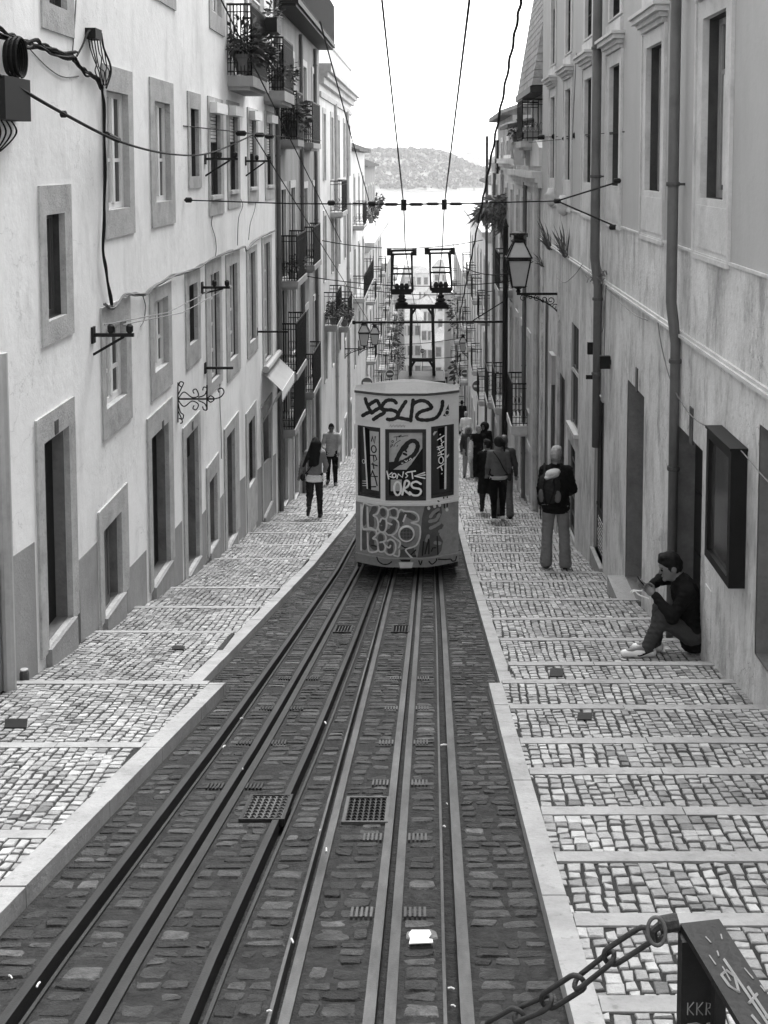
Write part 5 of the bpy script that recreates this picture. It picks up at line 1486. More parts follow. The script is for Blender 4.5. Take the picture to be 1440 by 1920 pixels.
# heavy sagging cable on the left, in front of the white house
w0 = W(-40, 118, 8.2); w1 = W(232, 268, 12.0); w2 = W(330, 290, 14.5); w3 = W(400, 285, 17); w4 = W(474, 253, 21.5)
t = thing('sagging_cable', 'heavy black cable sagging in front of the upper windows of the white house', 'cable', w0)
mb = MB(); mb.tube(smooth_path([w0, W(110, 208, 9.8), w1, w2, w3, w4], 8), [.014] * 16 + [.012] * 25, 6); mb.build('cable', 'cable', t)
mb = MB(); mb.tube([W(200, 252, 11.4), W(222, 263, 11.9)], .03, 8); mb.build('coupling', 'iron', t); mb = MB(); bead(mb, W(119, 214, 10), .03, .03); mb.build('coupling', 'iron', t)
# short span with insulators by the shuttered windows
t = thing('span_wire', 'short span wire with black insulators above the crossarms on the white house', 'wire', onX(343, 236, XL))
e0 = onX(343, 236, XL); e1 = W(470, 250, 20.5); e2 = W(602, 264, 32.0)
mb = MB(); mb.tube([e0, e1, e2], .009, 5); mb.build('wire', 'cable', t)
for u, v, D in ((452, 250, 19.4), (487, 253, 22), (505, 256, 23)):
    mb = MB(); bead(mb, W(u, v, D), .045, .09); mb.build('insulator', 'iron', t)
t = thing('span_wire', 'short span wire with insulators fixed between the framed windows of the rendered building', 'wire', onX(1171, 247, XR))
e0 = onX(1171, 247, XR); e2 = W(972, 258, 30)
mb = MB(); mb.tube([e0, W(1060, 256, 21), e2], .009, 5); mb.tube([onX(1160, 250, XR), W(1075, 259, 20), W(965, 270, 30)], .006, 4); mb.build('wire', 'cable', t)
for u, v, D in ((1082, 254, 19.5), (1042, 256, 22.5), (1062, 260, 21), (1015, 257, 24.5)):
    mb = MB(); bead(mb, W(u, v, D), .05, .08); mb.build('insulator', 'iron', t)
# more thin spans across, further down
for k, (u0, v0, u1, v1, D, lab) in enumerate(((604, 451, 905, 450, 36, 'thin span wire crossing just above the current collectors'), (575, 518, 1010, 520, 31, 'thin span wire crossing behind the current collectors at mid height'), (640, 535, 930, 545, 44, 'thin span wire crossing at the foot of the current collectors'),
        (668, 640, 870, 632, 60, 'thin span wire crossing behind the tram mast'), (700, 662, 862, 668, 75, 'lowest thin span wire behind the tram mast'), (1000, 490, 868, 500, 27, 'thin wire running out from the lantern wall to the pale house'))):
    a = W(u0, v0, D); b = W(u1, v1, D); n = 12
    pts = [a.lerp(b, q / n) - Vector((0, 0, .25 * 4 * (q / n) * (1 - q / n))) for q in range(n + 1)]
    wirething('span_wire', lab, 'wire', pts, .006 + .0002 * D, group='thin span wires across the street')

# ================================================================== cables and boxes fixed to the white house
def wallpath(uvs, d=.03, X=XL, s=1): return [onX(u, v, X) + Vector((s * d, 0, 0)) for u, v in uvs]
t = thing('wall_cables', 'thick bundle of black cables clipped across and down the white house wall', 'cable', onX(180, 170, XL))
def bundle(mb, pts, n, r, spread):
    pts = smooth_path(pts, 6)
    for k in range(n):
        o = Vector((random.uniform(0, spread), random.uniform(-spread, spread), random.uniform(-spread, spread)))
        mb.tube([p + o * (1 + .5 * math.sin(i * .9 + k)) + Vector((0, 0, spread * .5 * math.sin(i * .5 + k * 2))) for i, p in enumerate(pts)], r, 5)
mb = MB(); bundle(mb, wallpath([(-30, 60), (10, 72), (35, 83), (65, 88), (95, 100), (130, 108)]), 9, .011, .030); bundle(mb, wallpath([(130, 108), (140, 122), (152, 135), (165, 142), (176, 150), (184, 166)]), 5, .011, .018); mb.build('upper_run', 'cable', t)
mb = MB(); bundle(mb, wallpath([(184, 166), (188, 200), (190, 300), (189, 400), (187, 470), (194, 520), (203, 574)]), 4, .010, .016); mb.build('drop_run', 'cable', t)
mb = MB(); bundle(mb, wallpath([(188, 572), (206, 577), (226, 555), (246, 552), (266, 552), (280, 540), (300, 528), (320, 517), (345, 510), (370, 500), (390, 487), (420, 474), (440, 468), (455, 463), (458, 470), (470, 455), (490, 442), (513, 432)], .035), 5, .009, .014); mb.build('string_run', 'cable_grey', t)
mb = MB()
mb.tube(smooth_path(wallpath([(134, 105), (145, 85), (155, 60), (165, 57), (178, 62), (185, 90), (197, 120), (198, 140), (190, 165)], .05), 6), .010, 5)
for q in range(6):
    mb.tube(smooth_path(wallpath([(158 + q * 3, 62), (160 + q * 4, 85 + q * 4), (168 + q * 3, 110 + (q % 3) * 8), (178 + q * 3 - (q % 2) * 12, 135), (182, 160)], .04 + .01 * q), 6), .006, 4)
mb.build('loose_loop', 'cable', t)
mb = MB(); p = onX(165, 62, XL); mb.box(p.x, p.x + .1, p.y - .10, p.y + .12, p.z - .06, p.z + .04); mb.build('junction_box', 'black_box', t)
# thin hanging leads
for k, (uvs, lab) in enumerate((([(396, 380), (398, 400), (395, 420), (402, 445), (404, 470), (400, 488)], 'thin wavy lead hanging under the first shuttered window'), ([(446, 366), (454, 385), (446, 410), (444, 460)], 'thin lead hanging under the second shuttered window'),
        ([(478, 358), (477, 390), (468, 420), (465, 450)], 'thin lead hanging under the third shuttered window'), ([(140, 0), (137, 50), (133, 104)], 'thin pale lead running up from the cable junction past the top window'), ([(53, 92), (85, 125), (115, 144), (145, 143)], 'slack thin lead looping under the upper cable run'),
        ([(266, 555), (271, 575), (268, 600), (262, 612)], 'short lead curling below the string cable'), ([(411, 700), (411, 760), (413, 800), (414, 860)], 'straight thin lead dropping to the small louvred door'))):
    mb = MB(); pts = smooth_path(wallpath(uvs, .012), 5); mb.tube(pts, .006, 4)
    tag(mb.build('hanging_lead', 'cable_grey', loc=pts[0]), lab, 'cable', 'leads on the white house')
# black box and coil at the left edge
p = onX(-12, 200, XL); t = thing('junction_box', 'black electrical box with hanging cables below the coil', 'box', p)
a = onX(0, 150, XL); mb = MB(); y0_, y1_ = onX(-32, 150, XL).y, onX(28, 150, XL).y
mb.box(XL + .002, XL + .16, y0_, y1_ - .12, onX(0, 226, XL).z, onX(0, 147, XL).z); mb.box(XL + .002, XL + .09, y1_ - .12, y1_, onX(0, 222, XL).z, onX(0, 150, XL).z)
mb.build('case', 'black_box', t)
mb = MB()
for q in range(4): mb.tube(smooth_path([onX(-20 + q * 9, 224, XL) + Vector((.05, 0, 0)), onX(-14 + q * 10, 250, XL) + Vector((.06, 0, 0)), onX(-22 + q * 4, 285, XL) + Vector((.03, 0, 0)), onX(-50, 300, XL) + Vector((.02, 0, 0))], 6), .008, 4)
mb.build('cable_tail', 'cable', t)
c = onX(4, 108, XL); mb = MB()
for q in range(9):
    r_ = .13 + .01 * (q % 3); mb.tube([c + Vector((.05 + .012 * q, r_ * .85 * math.cos(w) , r_ * 1.0 * math.sin(w))) for w in [k * math.pi / 10 for k in range(20)]], .010, 5, closed=True)
tag(mb.build('cable_coil', 'cable', loc=c), 'coil of spare black cable hung on the wall above the box', 'cable')
# service boxes and pipe at the very edge
mb = MB(); p = onX(-9, 700, XL); y_ = p.y
mb.tube([(XL + .05, y_ - .02, zst(y_)), (XL + .05, y_ - .02, onX(4, 655, XL).z)], .05, 10)
tag(mb.build('downpipe', 'pipe_pale', loc=(XL, y_, zst(y_))), 'grey downpipe at the near edge of the white house', 'pipe', 'downpipes')

# crossarm brackets
CG = 'telephone wire crossarms on the white house'
for (u0, u1, v, dv, lab) in ((173, 251, 628, 38, 'heavy crossarm bracket beside the first low window'), (378, 431, 539, 12, 'crossarm bracket over the tall french window'), (384, 437, 690, 0, 'plain crossarm rod under the tall french window'),
        (384, 446, 298, 32, 'crossarm bracket across the first pair of shuttered windows'), (460, 508, 302, 28, 'crossarm bracket across the second pair of shuttered windows'), (481, 540, 622, 0, 'crossarm rod at the far corner of the white house')):
    a = onX(u0, v, XL); D = F * XL / (u0 - CX); xe = (u1 - CX) * D / F
    t = thing('wire_bracket', lab, 'bracket', a, CG)
    mb = MB(); mb.bar((XL, a.y, a.z), (xe, a.y, a.z), .035, .035)
    mb.build('arm', 'iron', t)
    if dv:
        zb = onX(u0, v + dv, XL).z; mb = MB(); mb.bar((XL, a.y + .02, zb), (XL + (xe - XL) * .75, a.y + .02, a.z - .02), .025, .025); mb.build('strut', 'iron', t)
        mb = MB(); mb.lathe([(.02, 0), (.035, .02), (.035, .07), (.015, .09)], (xe - .04, a.y, a.z + .018), 8); mb.build('insulator', 'iron', t); mb = MB(); mb.lathe([(.02, 0), (.035, .02), (.035, .07), (.015, .09)], (XL + (xe - XL) * .45, a.y, a.z + .018), 8); mb.build('insulator', 'iron', t)
    mb = MB(); mb.box(XL + .001, XL + .02, a.y - .05, a.y + .05, a.z - .08, a.z + .08); mb.build('wall_plate', 'iron', t)
# lines strung between the first two brackets
a = onX(173, 628, XL); b = onX(378, 545, XL)
mb = MB()
for q in (.12, .3): mb.tube([Vector((XL + q, a.y, a.z + .1)), Vector((XL + q, (a.y + b.y) / 2, (a.z + b.z) / 2 - .05)), Vector((XL + q, b.y, b.z))], .006, 4)
tag(mb.build('clothes_line', 'cable_grey', loc=a), 'pair of slack lines strung between two crossarms on the white house', 'line')
# wrought iron sign bracket with scrolls
a = onX(333, 750, XL); D = F * XL / (333 - CX)
def sb_(u, v): return W(u, v, D)
t = thing('scroll_bracket', 'wrought iron scrolled bracket with no sign, above the door with a fanlight', 'bracket', a)
mb = MB(); mb.bar(sb_(333, 717), sb_(333, 792), .022, .022, up=(0, 1, 0)); mb.bar(sb_(333, 748), sb_(402, 748), .020, .020); mb.bar(sb_(388, 722), sb_(388, 768), .018, .018, up=(0, 1, 0)); mb.build('frame', 'iron', t)
mb = MB()
def scr(pts): mb.tube(smooth_path([sb_(*q) for q in pts], 6), .008, 5)
scr([(334, 748), (345, 735), (360, 745), (372, 742), (368, 730), (362, 732), (364, 738)]); scr([(334, 740), (340, 728), (344, 718), (338, 716), (336, 722), (340, 725)])
scr([(334, 750), (345, 762), (360, 752), (372, 758), (368, 768), (362, 766), (364, 760)]); scr([(334, 756), (338, 772), (344, 778), (342, 786), (336, 784)]); scr([(334, 770), (342, 790), (338, 794)])
scr([(372, 745), (384, 740), (388, 728), (382, 726), (380, 732)]); scr([(372, 751), (384, 757), (388, 768), (382, 768), (380, 762)])
scr([(402, 748), (414, 744), (420, 735), (416, 728), (409, 730), (411, 736)]); scr([(388, 748), (395, 742), (402, 748), (395, 754), (388, 748)])
mb.build('scrolls', 'iron', t)
# awning at the far end of the white house
M['c_awn'] = mat('awning_canvas', .33, rough=.9, var=.1, bump=.1)
t = thing('shop_awning', 'pale canvas awning with a scalloped edge over the last door of the white house', 'awning', onX(490, 740, XL))
ya, yb = W(0, 0, 22.6).y - .1, W(0, 0, 24.9).y - .35
zt_ = W(489, 700, 23).z; zf = W(522, 738, 22.9).z + .02
mb = MB(); n = 10
for k in range(n):
    a = ya + (yb - ya) * k / n; b = ya + (yb - ya) * (k + 1) / n
    mb.hexa([(XL + .02, a, zt_ - .012), (-2.86, a, zf - .012), (-2.86, b, zf - .012), (XL + .02, b, zt_ - .012), (XL + .02, a, zt_), (-2.86, a, zf), (-2.86, b, zf), (XL + .02, b, zt_)])
mb.build('canopy', 'c_awn', t)
mb = MB()
for k in range(12):
    a = ya + (yb - ya) * k / 12; b = ya + (yb - ya) * (k + 1) / 12; m_ = (a + b) / 2
    for x0_, x1_ in ((-2.87, -2.862),):
        vs = [(x1_, a, zf), (x1_, b, zf), (x1_, b, zf - .16), (x1_, m_, zf - .24), (x1_, a, zf - .16)]; vs += [(x0_ + .02, v[1], v[2]) for v in vs]
        mb.add(vs, [(0, 1, 2, 3, 4), (9, 8, 7, 6, 5)] + [(i, 5 + i, 5 + (i + 1) % 5, (i + 1) % 5) for i in range(5)])
mb.build('valance', 'cloth_white', t)
mb = MB(); mb.bar((XL, ya + .05, zt_ - 1.0), (-2.9, ya + .05, zf - .03), .03, .03); mb.bar((XL, yb - .05, zt_ - 1.0), (-2.9, yb - .05, zf - .03), .03, .03); mb.tube([(XL + .08, ya, zt_ + .06), (XL + .08, yb, zt_ + .06)], .07, 8); mb.build('awning_arm', 'metal_box', t)

# ================================================================== right hand wall fittings
def rpipe(u_up, v_j, u_lo, v_end, r, label):
    """downpipe with an offset at the ledge"""
    Xu = XR - .06 - r; Xl = XR - r - .012
    a = onX(u_up, v_j, Xu); y = a.y
    zj = a.z; t = thing('downpipe', label, 'pipe', (XR, y, zst(y)), 'downpipes')
    zend = onX(u_lo, v_end, Xl).z if v_end else hR(y)
    mb = MB(); mb.tube([(Xu, y, 7.4), (Xu, y, zj + .12), (Xu + (Xl - Xu) * .5, y, zj - .06), (Xl, y, zj - .28), (Xl, y, zend)], [r, r, r, r * .92, r * .9], 14); mb.build('pipe', 'pipe', t, smooth=True)
    for z in (zj + 1.25, zj + 3.0):
        mb = MB(); mb.lathe([(r + .012, -.02), (r + .016, 0), (r + .012, .02)], (Xu, y, z), 14); mb.box(Xu, XR, y - .012, y + .012, z - .012, z + .012); mb.build('pipe_bracket', 'iron_grey', t)
    for z in (zj - .45, zj - 1.5):
        mb = MB(); mb.lathe([(r + .008, -.02), (r + .012, 0), (r + .008, .02)], (Xl, y, z), 14); mb.build('pipe_bracket', 'iron_grey', t)
    return t
rpipe(1258, 590, 1231, 0, .052, 'fat grey downpipe between the first two framed windows of the rendered building')
rpipe(1115, 500, 1098, 805, .066, 'grey downpipe between the third and fourth framed windows, ending above the pavement')
# ornamental column bases at the far windows
for (u, v) in ((1040, 372), (1063, 388)):
    p = onX(u, v, XR); mb = MB(); mb.lathe([(.02, -.16), (.09, -.1), (.12, -.02), (.10, .02), (.14, .08), (.09, .12), (.07, .2)], (XR - .06, p.y, p.z), 12)
    o = mb.build('wall_corbel', 'stone_pale', hR1, smooth=True)
# display case
y1_ = onX(1403, 900, XR).y; y0_ = y1_; yb_ = y1_ + .78
zt_, zb_ = onX(1403, 845, XR).z, onX(1398, 1103, XR).z
t = thing('display_case', 'black framed glazed display case fixed to the rendered building, nearest the camera', 'display case', (XR, y1_, zb_))
pr_ = .135; mb = MB(); fw = .07
mb.box(XR - pr_, XR - .001, y1_, y1_ + fw, zb_, zt_); mb.box(XR - pr_, XR - .001, yb_ - fw, yb_, zb_, zt_); mb.box(XR - pr_, XR - .001, y1_ + fw, yb_ - fw, zb_, zb_ + fw); mb.box(XR - pr_, XR - .001, y1_ + fw, yb_ - fw, zt_ - fw, zt_)
mb.box(XR - pr_ - .012, XR - .001, y1_ - .012, yb_ + .012, zt_ + .001, zt_ + .022)
mb.build('case_frame', 'iron', t)
mb = MB(); mb.box(XR - .06, XR - .05, y1_ + fw, yb_ - fw, zb_ + fw, zt_ - fw); mb.build('back_panel', 'door_grey', t)
mb = MB(); mb.box(XR - .105, XR - .10, y1_ + fw + .001, yb_ - fw - .001, zb_ + fw + .001, zt_ - fw - .001)
gm = mat('case_glass', .04, rough=.1, var=.2, bump=.02, bscale=4, spec=.7); mb.build('glazing', gm, t)
# flood lamps over the shop sign
for (u, v, lab) in ((1112, 653, 'small black box lamp at the far side of the shop sign'), (1135, 679, 'small black box lamp at the near side of the shop sign'), (1109, 707, 'tiny black sensor under the far box lamp')):
    p = onX(u, v, XR - .08); s_ = .085 if v != 707 else .03
    t = thing('box_lamp', lab, 'lamp', p); mb = MB(); mb.box(XR - .16, XR - .02, p.y - s_ * .5, p.y + s_ * .5, p.z - s_, p.z + s_); mb.build('housing', 'black_box', t)
    mb = MB(); mb.box(XR - .02, XR - .002, p.y - .02, p.y + .02, p.z - .03, p.z + .03); mb.build('wall_plate', 'iron', t)
# utility boxes and loose cables
p = onX(1039, 692, XR - .05); mb = MB(); mb.box(XR - .12, XR - .051, p.y - .22, p.y + .22, p.z - .26, p.z + .26); mb.box(XR - .13, XR - .051, p.y - .25, p.y + .25, p.z + .262, p.z + .30)
tag(mb.build('meter_box', 'metal_box', loc=p), 'pale metal meter box on the far wall of the rendered building', 'box')
for k, (uvs, lab) in enumerate((([(1245, 605), (1252, 650), (1268, 710), (1290, 755), (1315, 785), (1340, 800), (1365, 812), (1400, 840), (1440, 885), (1500, 950)], 'long slack cable from the fat downpipe over the display case'), ([(1110, 508), (1125, 518), (1140, 530), (1150, 545), (1170, 565), (1200, 590), (1225, 600)], 'slack cable following the ledge between the two downpipes'),
        ([(1146, 535), (1142, 570), (1140, 610), (1136, 625)], 'loose lead hanging from the ledge above the shop sign'), ([(1144, 535), (1143, 600), (1141, 670), (1140, 690)], 'straight lead down to the near box lamp'), ([(1052, 522), (1065, 530), (1085, 515), (1100, 495)], 'drooping lead by the far downpipe'), ([(1088, 100), (1083, 200), (1080, 262)], 'thin lead running down between the fourth and fifth framed windows'))):
    mb = MB(); pts = smooth_path(wallpath(uvs, -.062, XR), 5); mb.tube(pts, .0065, 4)
    tag(mb.build('loose_cable', 'cable_grey', loc=pts[0]), lab, 'cable', 'loose cables on the rendered building')
mb = MB(); rr = random.Random(4)
for k in range(40):
    p = onX(1130 + rr.gauss(0, 9), 518 + rr.gauss(2, 6), XR) + Vector((-.06, 0, 0)); mb.tube([p + Vector((rr.uniform(-.05, 0), rr.uniform(-.12, .12), rr.uniform(-.08, .08))), p, p + Vector((rr.uniform(-.05, 0), rr.uniform(-.12, .12), rr.uniform(-.08, .08)))], .006, 4)
tag(mb.build('cable_tangle', 'cable_grey', loc=onX(1130, 518, XR)), 'tangle of old cable caught on the ledge above the shop sign', 'cable')

# ================================================================== street lanterns
def lantern(p, s, label, group, wallx=None, drop=.16, scroll_depth=.33):
    """p: top of the bracket arm under the lantern; s: scale; wallx: wall the bracket is fixed to"""
    t = thing('street_lantern', label, 'street lamp', p, group)
    p = Vector(p)
    def rg(z, r, q=4): return [p + Vector((r * math.cos(a) , r * math.sin(a), z)) * 1.0 for a in [math.pi / 4 + k * math.pi / 2 for k in range(4)]]
    z0, z1, z2, z3 = .12 * s, .62 * s, .66 * s, .98 * s
    b, tp, cap, neck = .17 * s, .29 * s, .32 * s, .12 * s
    mb = MB(); A, B = rg(z0, b * .93), rg(z1, tp * .93)
    mb.add(A + B, [(0, 1, 5, 4), (1, 2, 6, 5), (2, 3, 7, 6), (3, 0, 4, 7), (3, 2, 1, 0)])
    C, Dd = rg(z2, cap * .9), rg(z3 - .03 * s, neck)
    mb.add(C + Dd, [(0, 1, 5, 4), (1, 2, 6, 5), (2, 3, 7, 6), (3, 0, 4, 7)])
    gl = mb.build('glass_panes', 'lamp_glass', t)
    mb = MB(); w = .026 * s
    for r0, r1, za, zb in ((b, tp, z0, z1), (cap, neck, z2, z3 - .03 * s)):
        A, B = rg(za, r0), rg(zb, r1)
        for i in range(4): mb.bar(A[i], B[i], w, w, up=(0, 1, 0)); mb.bar(A[i], A[(i + 1) % 4], w, w); mb.bar(B[i], B[(i + 1) % 4], w * 1.3, w * 1.3)
    mb.lathe([(neck * 1.1, 0), (neck * 1.2, .03 * s), (neck * .8, .06 * s), (neck * .8, .12 * s), (neck * 1.25, .13 * s), (neck * 1.1, .17 * s), (.02 * s, .2 * s)], p + Vector((0, 0, z3 - .04 * s)), 10)
    for a in (0, math.pi / 2, math.pi, 3 * math.pi / 2): q = p + Vector((neck * 1.3 * math.cos(a), neck * 1.3 * math.sin(a), z3 + .05 * s)); mb.bar(q, q + Vector((0, 0, .07 * s)), .02 * s, .02 * s, up=(0, 1, 0))
    mb.lathe([(.03 * s, 0), (.05 * s, .03 * s), (.03 * s, .06 * s), (.09 * s, .1 * s), (b * 1.0, z0)], p, 10)
    mb.build('lantern_frame', 'iron', t)
    if wallx is not None:
        sg = 1 if wallx > p.x else -1; L = abs(wallx - p.x)
        mb = MB(); mb.bar(p + Vector((-sg * .03, 0, -.02)), (wallx, p.y, p.z - .02), .03, .045)
        mb.bar((wallx - sg * .02, p.y, p.z + .3 * s), (wallx - sg * .02, p.y, p.z - .42 * s), .03, .03, up=(0, 1, 0))
        mb.tube(smooth_path([p + Vector((sg * .1, 0, -.04)), p + Vector((sg * L * .5, 0, -.12 * s)), p + Vector((sg * L * .8, 0, -.25 * s)), Vector((wallx, p.y, p.z - .40 * s))], 6), .014 * s, 6)
        for k, (fx, fz, rr_) in enumerate(((.12, -.10, .075), (.3, -.075, .05), (.45, -.10, .06), (.62, -.12, .07), (.78, -.14, .08), (.88, -.26, .07))):
            c = p + Vector((sg * L * fx, 0, fz * s)); mb.tube([c + Vector((rr_ * s * (1 - .06 * q) * math.cos(q * .62 + k), 0, rr_ * s * (1 - .06 * q) * math.sin(q * .62 + k))) for q in range(14)], .009 * s, 5)
        mb.build('scroll_bracket', 'iron', t)
    return t
D = F * XR / (1050 - CX)
lantern(W(972, 549, D), 1.0, 'large glazed street lantern on a scrolled wall bracket, nearest of the lanterns', 'wall lanterns', XR)
D = F * XL / (646 - CX); lantern(W(683, 653, D), .98, 'wall lantern in front of its twin, left of the tram mast', 'wall lanterns', XL)
lantern(W(703, 650, D + 9), .98, 'wall lantern behind its twin, left of the tram mast', 'wall lanterns', XL)
lantern(W(868, 662, 70), 1.0, 'small far wall lantern over the no entry signs', 'wall lanterns', XR)
# lamp post and cross pole
D = 33.0; pb = W(941, 905, D); px = 2.17
t = thing('tram_wire_post', 'tall black iron post carrying a long crossbar over the tram', 'post', (px, pb.y, hR(pb.y)))
zt_ = W(950, 425, D).z
mb = MB(); mb.lathe([(.13, -.1), (.13, .5), (.085, .6), (.078, 3.5), (.07, zt_ - hR(pb.y))], (px, pb.y, hR(pb.y)), 12); mb.build('shaft', 'iron', t)
za = W(800, 600, D).z; xa = (665 - CX) * D / F
mb = MB(); mb.bar((px, pb.y, za), (xa, pb.y, za - .02), .05, .06); mb.bar((px, pb.y, za + .6), (px - .9, pb.y, za + .03), .03, .03); mb.lathe([(.04, -.05), (.05, 0), (.04, .05)], (xa, pb.y, za - .02), 8); mb.build('crossbar', 'iron', t)
mb = MB(); mb.lathe([(.06, 0), (.09, .03), (.05, .12), (.02, .25)], (px, pb.y, zt_), 10); mb.build('finial', 'iron', t)
# a slimmer pole further down with its top above the roofs
D = 42; q = W(913, 255, D); mb = MB(); zb_ = hR(q.y); mb.tube([(2.14, q.y, zb_), (2.14, q.y, q.z)], .05, 8); tag(mb.build('wire_pole', 'iron_grey', loc=(2.14, q.y, zb_)), 'slim grey pole rising past the roofs beside the twisted cable bundle', 'pole')

# no entry signs
def no_entry(u, v, rpx, D, label):
    p = W(u, v, D); r_ = rpx * D / F
    gz = zst(p.y) + .05
    t = thing('no_entry_sign', label, 'road sign', (p.x, p.y + .05, gz), 'no entry signs')
    mb = MB(); mb.lathe([(r_, 0), (r_, .02)], p, 20, axis='y'); fs_ = mb.build('sign_disc', 'sign_red', t)
    mb = MB(); mb.lathe([(r_ * .93, -.003), (r_ * 1.06, -.004), (r_ * 1.06, .018), (r_ * .93, .019)], p, 20, axis='y', cap=False); mb.build('sign_rim', 'white', t)
    mb = MB(); mb.box(p.x - r_ * .68, p.x + r_ * .68, p.y - .012, p.y + .002, p.z - r_ * .17, p.z + r_ * .17); mb.build('white_bar', 'white', t)
    mb = MB(); mb.tube([(p.x, p.y + .05, gz), (p.x, p.y + .05, p.z + r_)], .03, 8); mb.build('sign_post', 'iron_grey', t)
no_entry(896, 724, 11.5, 55, 'no entry sign nearest on the right of the tram roof')
no_entry(872, 700, 7.5, 72, 'smaller no entry sign behind the nearest one on the right')
no_entry(688, 718, 11, 55, 'no entry sign half hidden behind the tram roof at its left corner')
no_entry(731, 701, 8, 72, 'smaller no entry sign left of the collector mast base')
no_entry(792, 658, 4.5, 125, 'tiny far no entry sign seen between the two mast posts')

# ================================================================== bits on the ground
def flat_on(name, label, cat, uvs, hf, m, th=.004, up=.012):
    off_ = hf(on_ground(*uvs[0]).y) - zst(on_ground(*uvs[0]).y)
    P = [on_ground(u, v, off_) for u, v in uvs]; mb = MB(); ym = sum(p.y for p in P) / len(P)
    sl_ = (hf(ym + .004) - hf(ym - .004)) / .008; sl_ = sl_ if abs(sl_) < 1 else -.2
    vs = [(p.x, p.y, hf(ym) + sl_ * (p.y - ym) + up) for p in P]; n = len(vs)
    mb.add([(a, b, c + th) for a, b, c in vs] + vs, [tuple(range(n))] + [(n + i, n + (i + 1) % n, (i + 1) % n, i) for i in range(n)])
    return tag(mb.build(name, m, loc=vs[0]), label, cat)
flat_on('paper_sheet', 'torn white sheet of paper lying between the bright slot and the right rail', 'paper', [(767, 1776), (812, 1774), (811, 1768), (803, 1766), (809, 1758), (805, 1750), (772, 1750), (766, 1758), (769, 1766)], zst, 'paper')
def cover(label, u0, u1, v0, v1, hf, m='black_box'):
    flat_on('utility_cover', label, 'cover', [(u0, v0), (u1, v0), (u1 + 2, v1), (u0 + 2, v1)], hf, m, .006, .004)['group'] = 'small iron covers in the pavements'
cover('dark iron cover in the left pavement near the picture edge', 8, 50, 1364, 1350, hL)
cover('dark iron cover in the right pavement below the seated man', 1030, 1055, 1262, 1252, hR); cover('dark iron cover one step nearer than the other on the right pavement', 1082, 1109, 1345, 1335, hR)
cover('small dark cover on the left pavement below the grey door', 322, 345, 1216, 1211, hL)
rr = random.Random(12)
LIT = [(548, 1772), (505, 1905), (20, 1840), (612, 1600), (600, 1563), (832, 1402), (838, 1513), (833, 1556), (850, 1895), (846, 1862), (870, 1113), (455, 1447), (453, 1352), (420, 1405), (72, 1855), (690, 1240), (610, 1360), (1000, 1500), (365, 1290)]
mb = MB(); k = 0
for (u, v) in LIT:
    p = on_ground(u, v); mb = MB(); s_ = rr.uniform(.005, .011); z = zst(p.y) + .012; a = rr.uniform(0, 3)
    L = s_ * rr.uniform(1, 2.2)
    mb.tube([(p.x - L * math.cos(a), p.y - L * math.sin(a), z + .006), (p.x, p.y, z + .01), (p.x + L * math.cos(a), p.y + L * math.sin(a), z + .006)], s_ * .5, 6)
    o = mb.build('litter_scrap', 'paper', loc=p)
    tag(o, 'small white scrap of litter dropped along the rails', 'litter', 'litter scraps along the rails')
# small dark bollard-like can by the white house
p = on_ground(46, 1279, .08); mb = MB(); h_ = hL(p.y); mb.lathe([(.035, 0), (.037, .01), (.037, .13), (.03, .145), (.028, .15)], (p.x, p.y, h_), 12); cn = thing('drinks_can', 'dark drinks can left standing by the wall of the white house', 'can', (p.x, p.y, h_)); mb.build('can', 'iron_grey', cn)
mb = MB(); mb.lathe([(.029, .1505), (.031, .152), (.031, .158), (.029, .16)], (p.x, p.y, h_), 12); mb.build('can_rim', 'metal_box', cn)

# ================================================================== barrier and chain, near
BD = 2.4
pt = lambda u, v, D=BD: W(u, v, D)
t = thing('barrier_rail', 'scratched black steel barrier rail in the near corner with pale scribbles', 'barrier', (pt(1305, 1725).x, pt(1305, 1725).y, zst(2.4)))
M['barrier'] = mat('chipped_black_paint', .011, rough=.55, var=.3, scale=12, bump=.15, bscale=60, speck=.0, spec=.2)
a = pt(1312, 1727); L = 1.75
e = pt(1420, 1900, BD * .78)
w2 = .042; dirv = Vector((.17, -1.0, 0)).normalized()
b = a + dirv * 1.5
mb = MB()
side = Vector((1, .17, 0)).normalized()
top = Vector((0, 0, 1)); th = .014
P0 = [a - side * w2, a + side * w2, b + side * w2 * .99, b - side * w2 * .99]
mb.hexa([p - top * th for p in (P0[0], P0[3], P0[2], P0[1])][::1] + [p for p in (P0[0], P0[3], P0[2], P0[1])])
br = mb.build('top_rail', 'barrier', t)
mb = MB()
for q, wd in ((a + dirv * .022 - side * .018, .062), (a + dirv * 1.45, .062)):
    g_ = zst(q.y) - .05
    mb = MB(); mb.hexa([(q.x - wd / 2, q.y - .02, g_), (q.x + wd / 2, q.y - .02, g_), (q.x + wd / 2, q.y + .02, g_), (q.x - wd / 2, q.y + .02, g_), (q.x - wd / 2, q.y - .02, q.z - th - .001), (q.x + wd / 2, q.y - .02, q.z - th - .001), (q.x + wd / 2, q.y + .02, q.z - th - .001), (q.x - wd / 2, q.y + .02, q.z - th - .001)])
    mb.build('post', 'barrier', t)
mb = MB()
q0 = a + dirv * .06; mb.box(q0.x + .004, q0.x + .026, q0.y - .02, q0.y + .02, zst(q0.y) - .05, q0.z - th - .001); mb.build('inner_post', 'barrier', t)
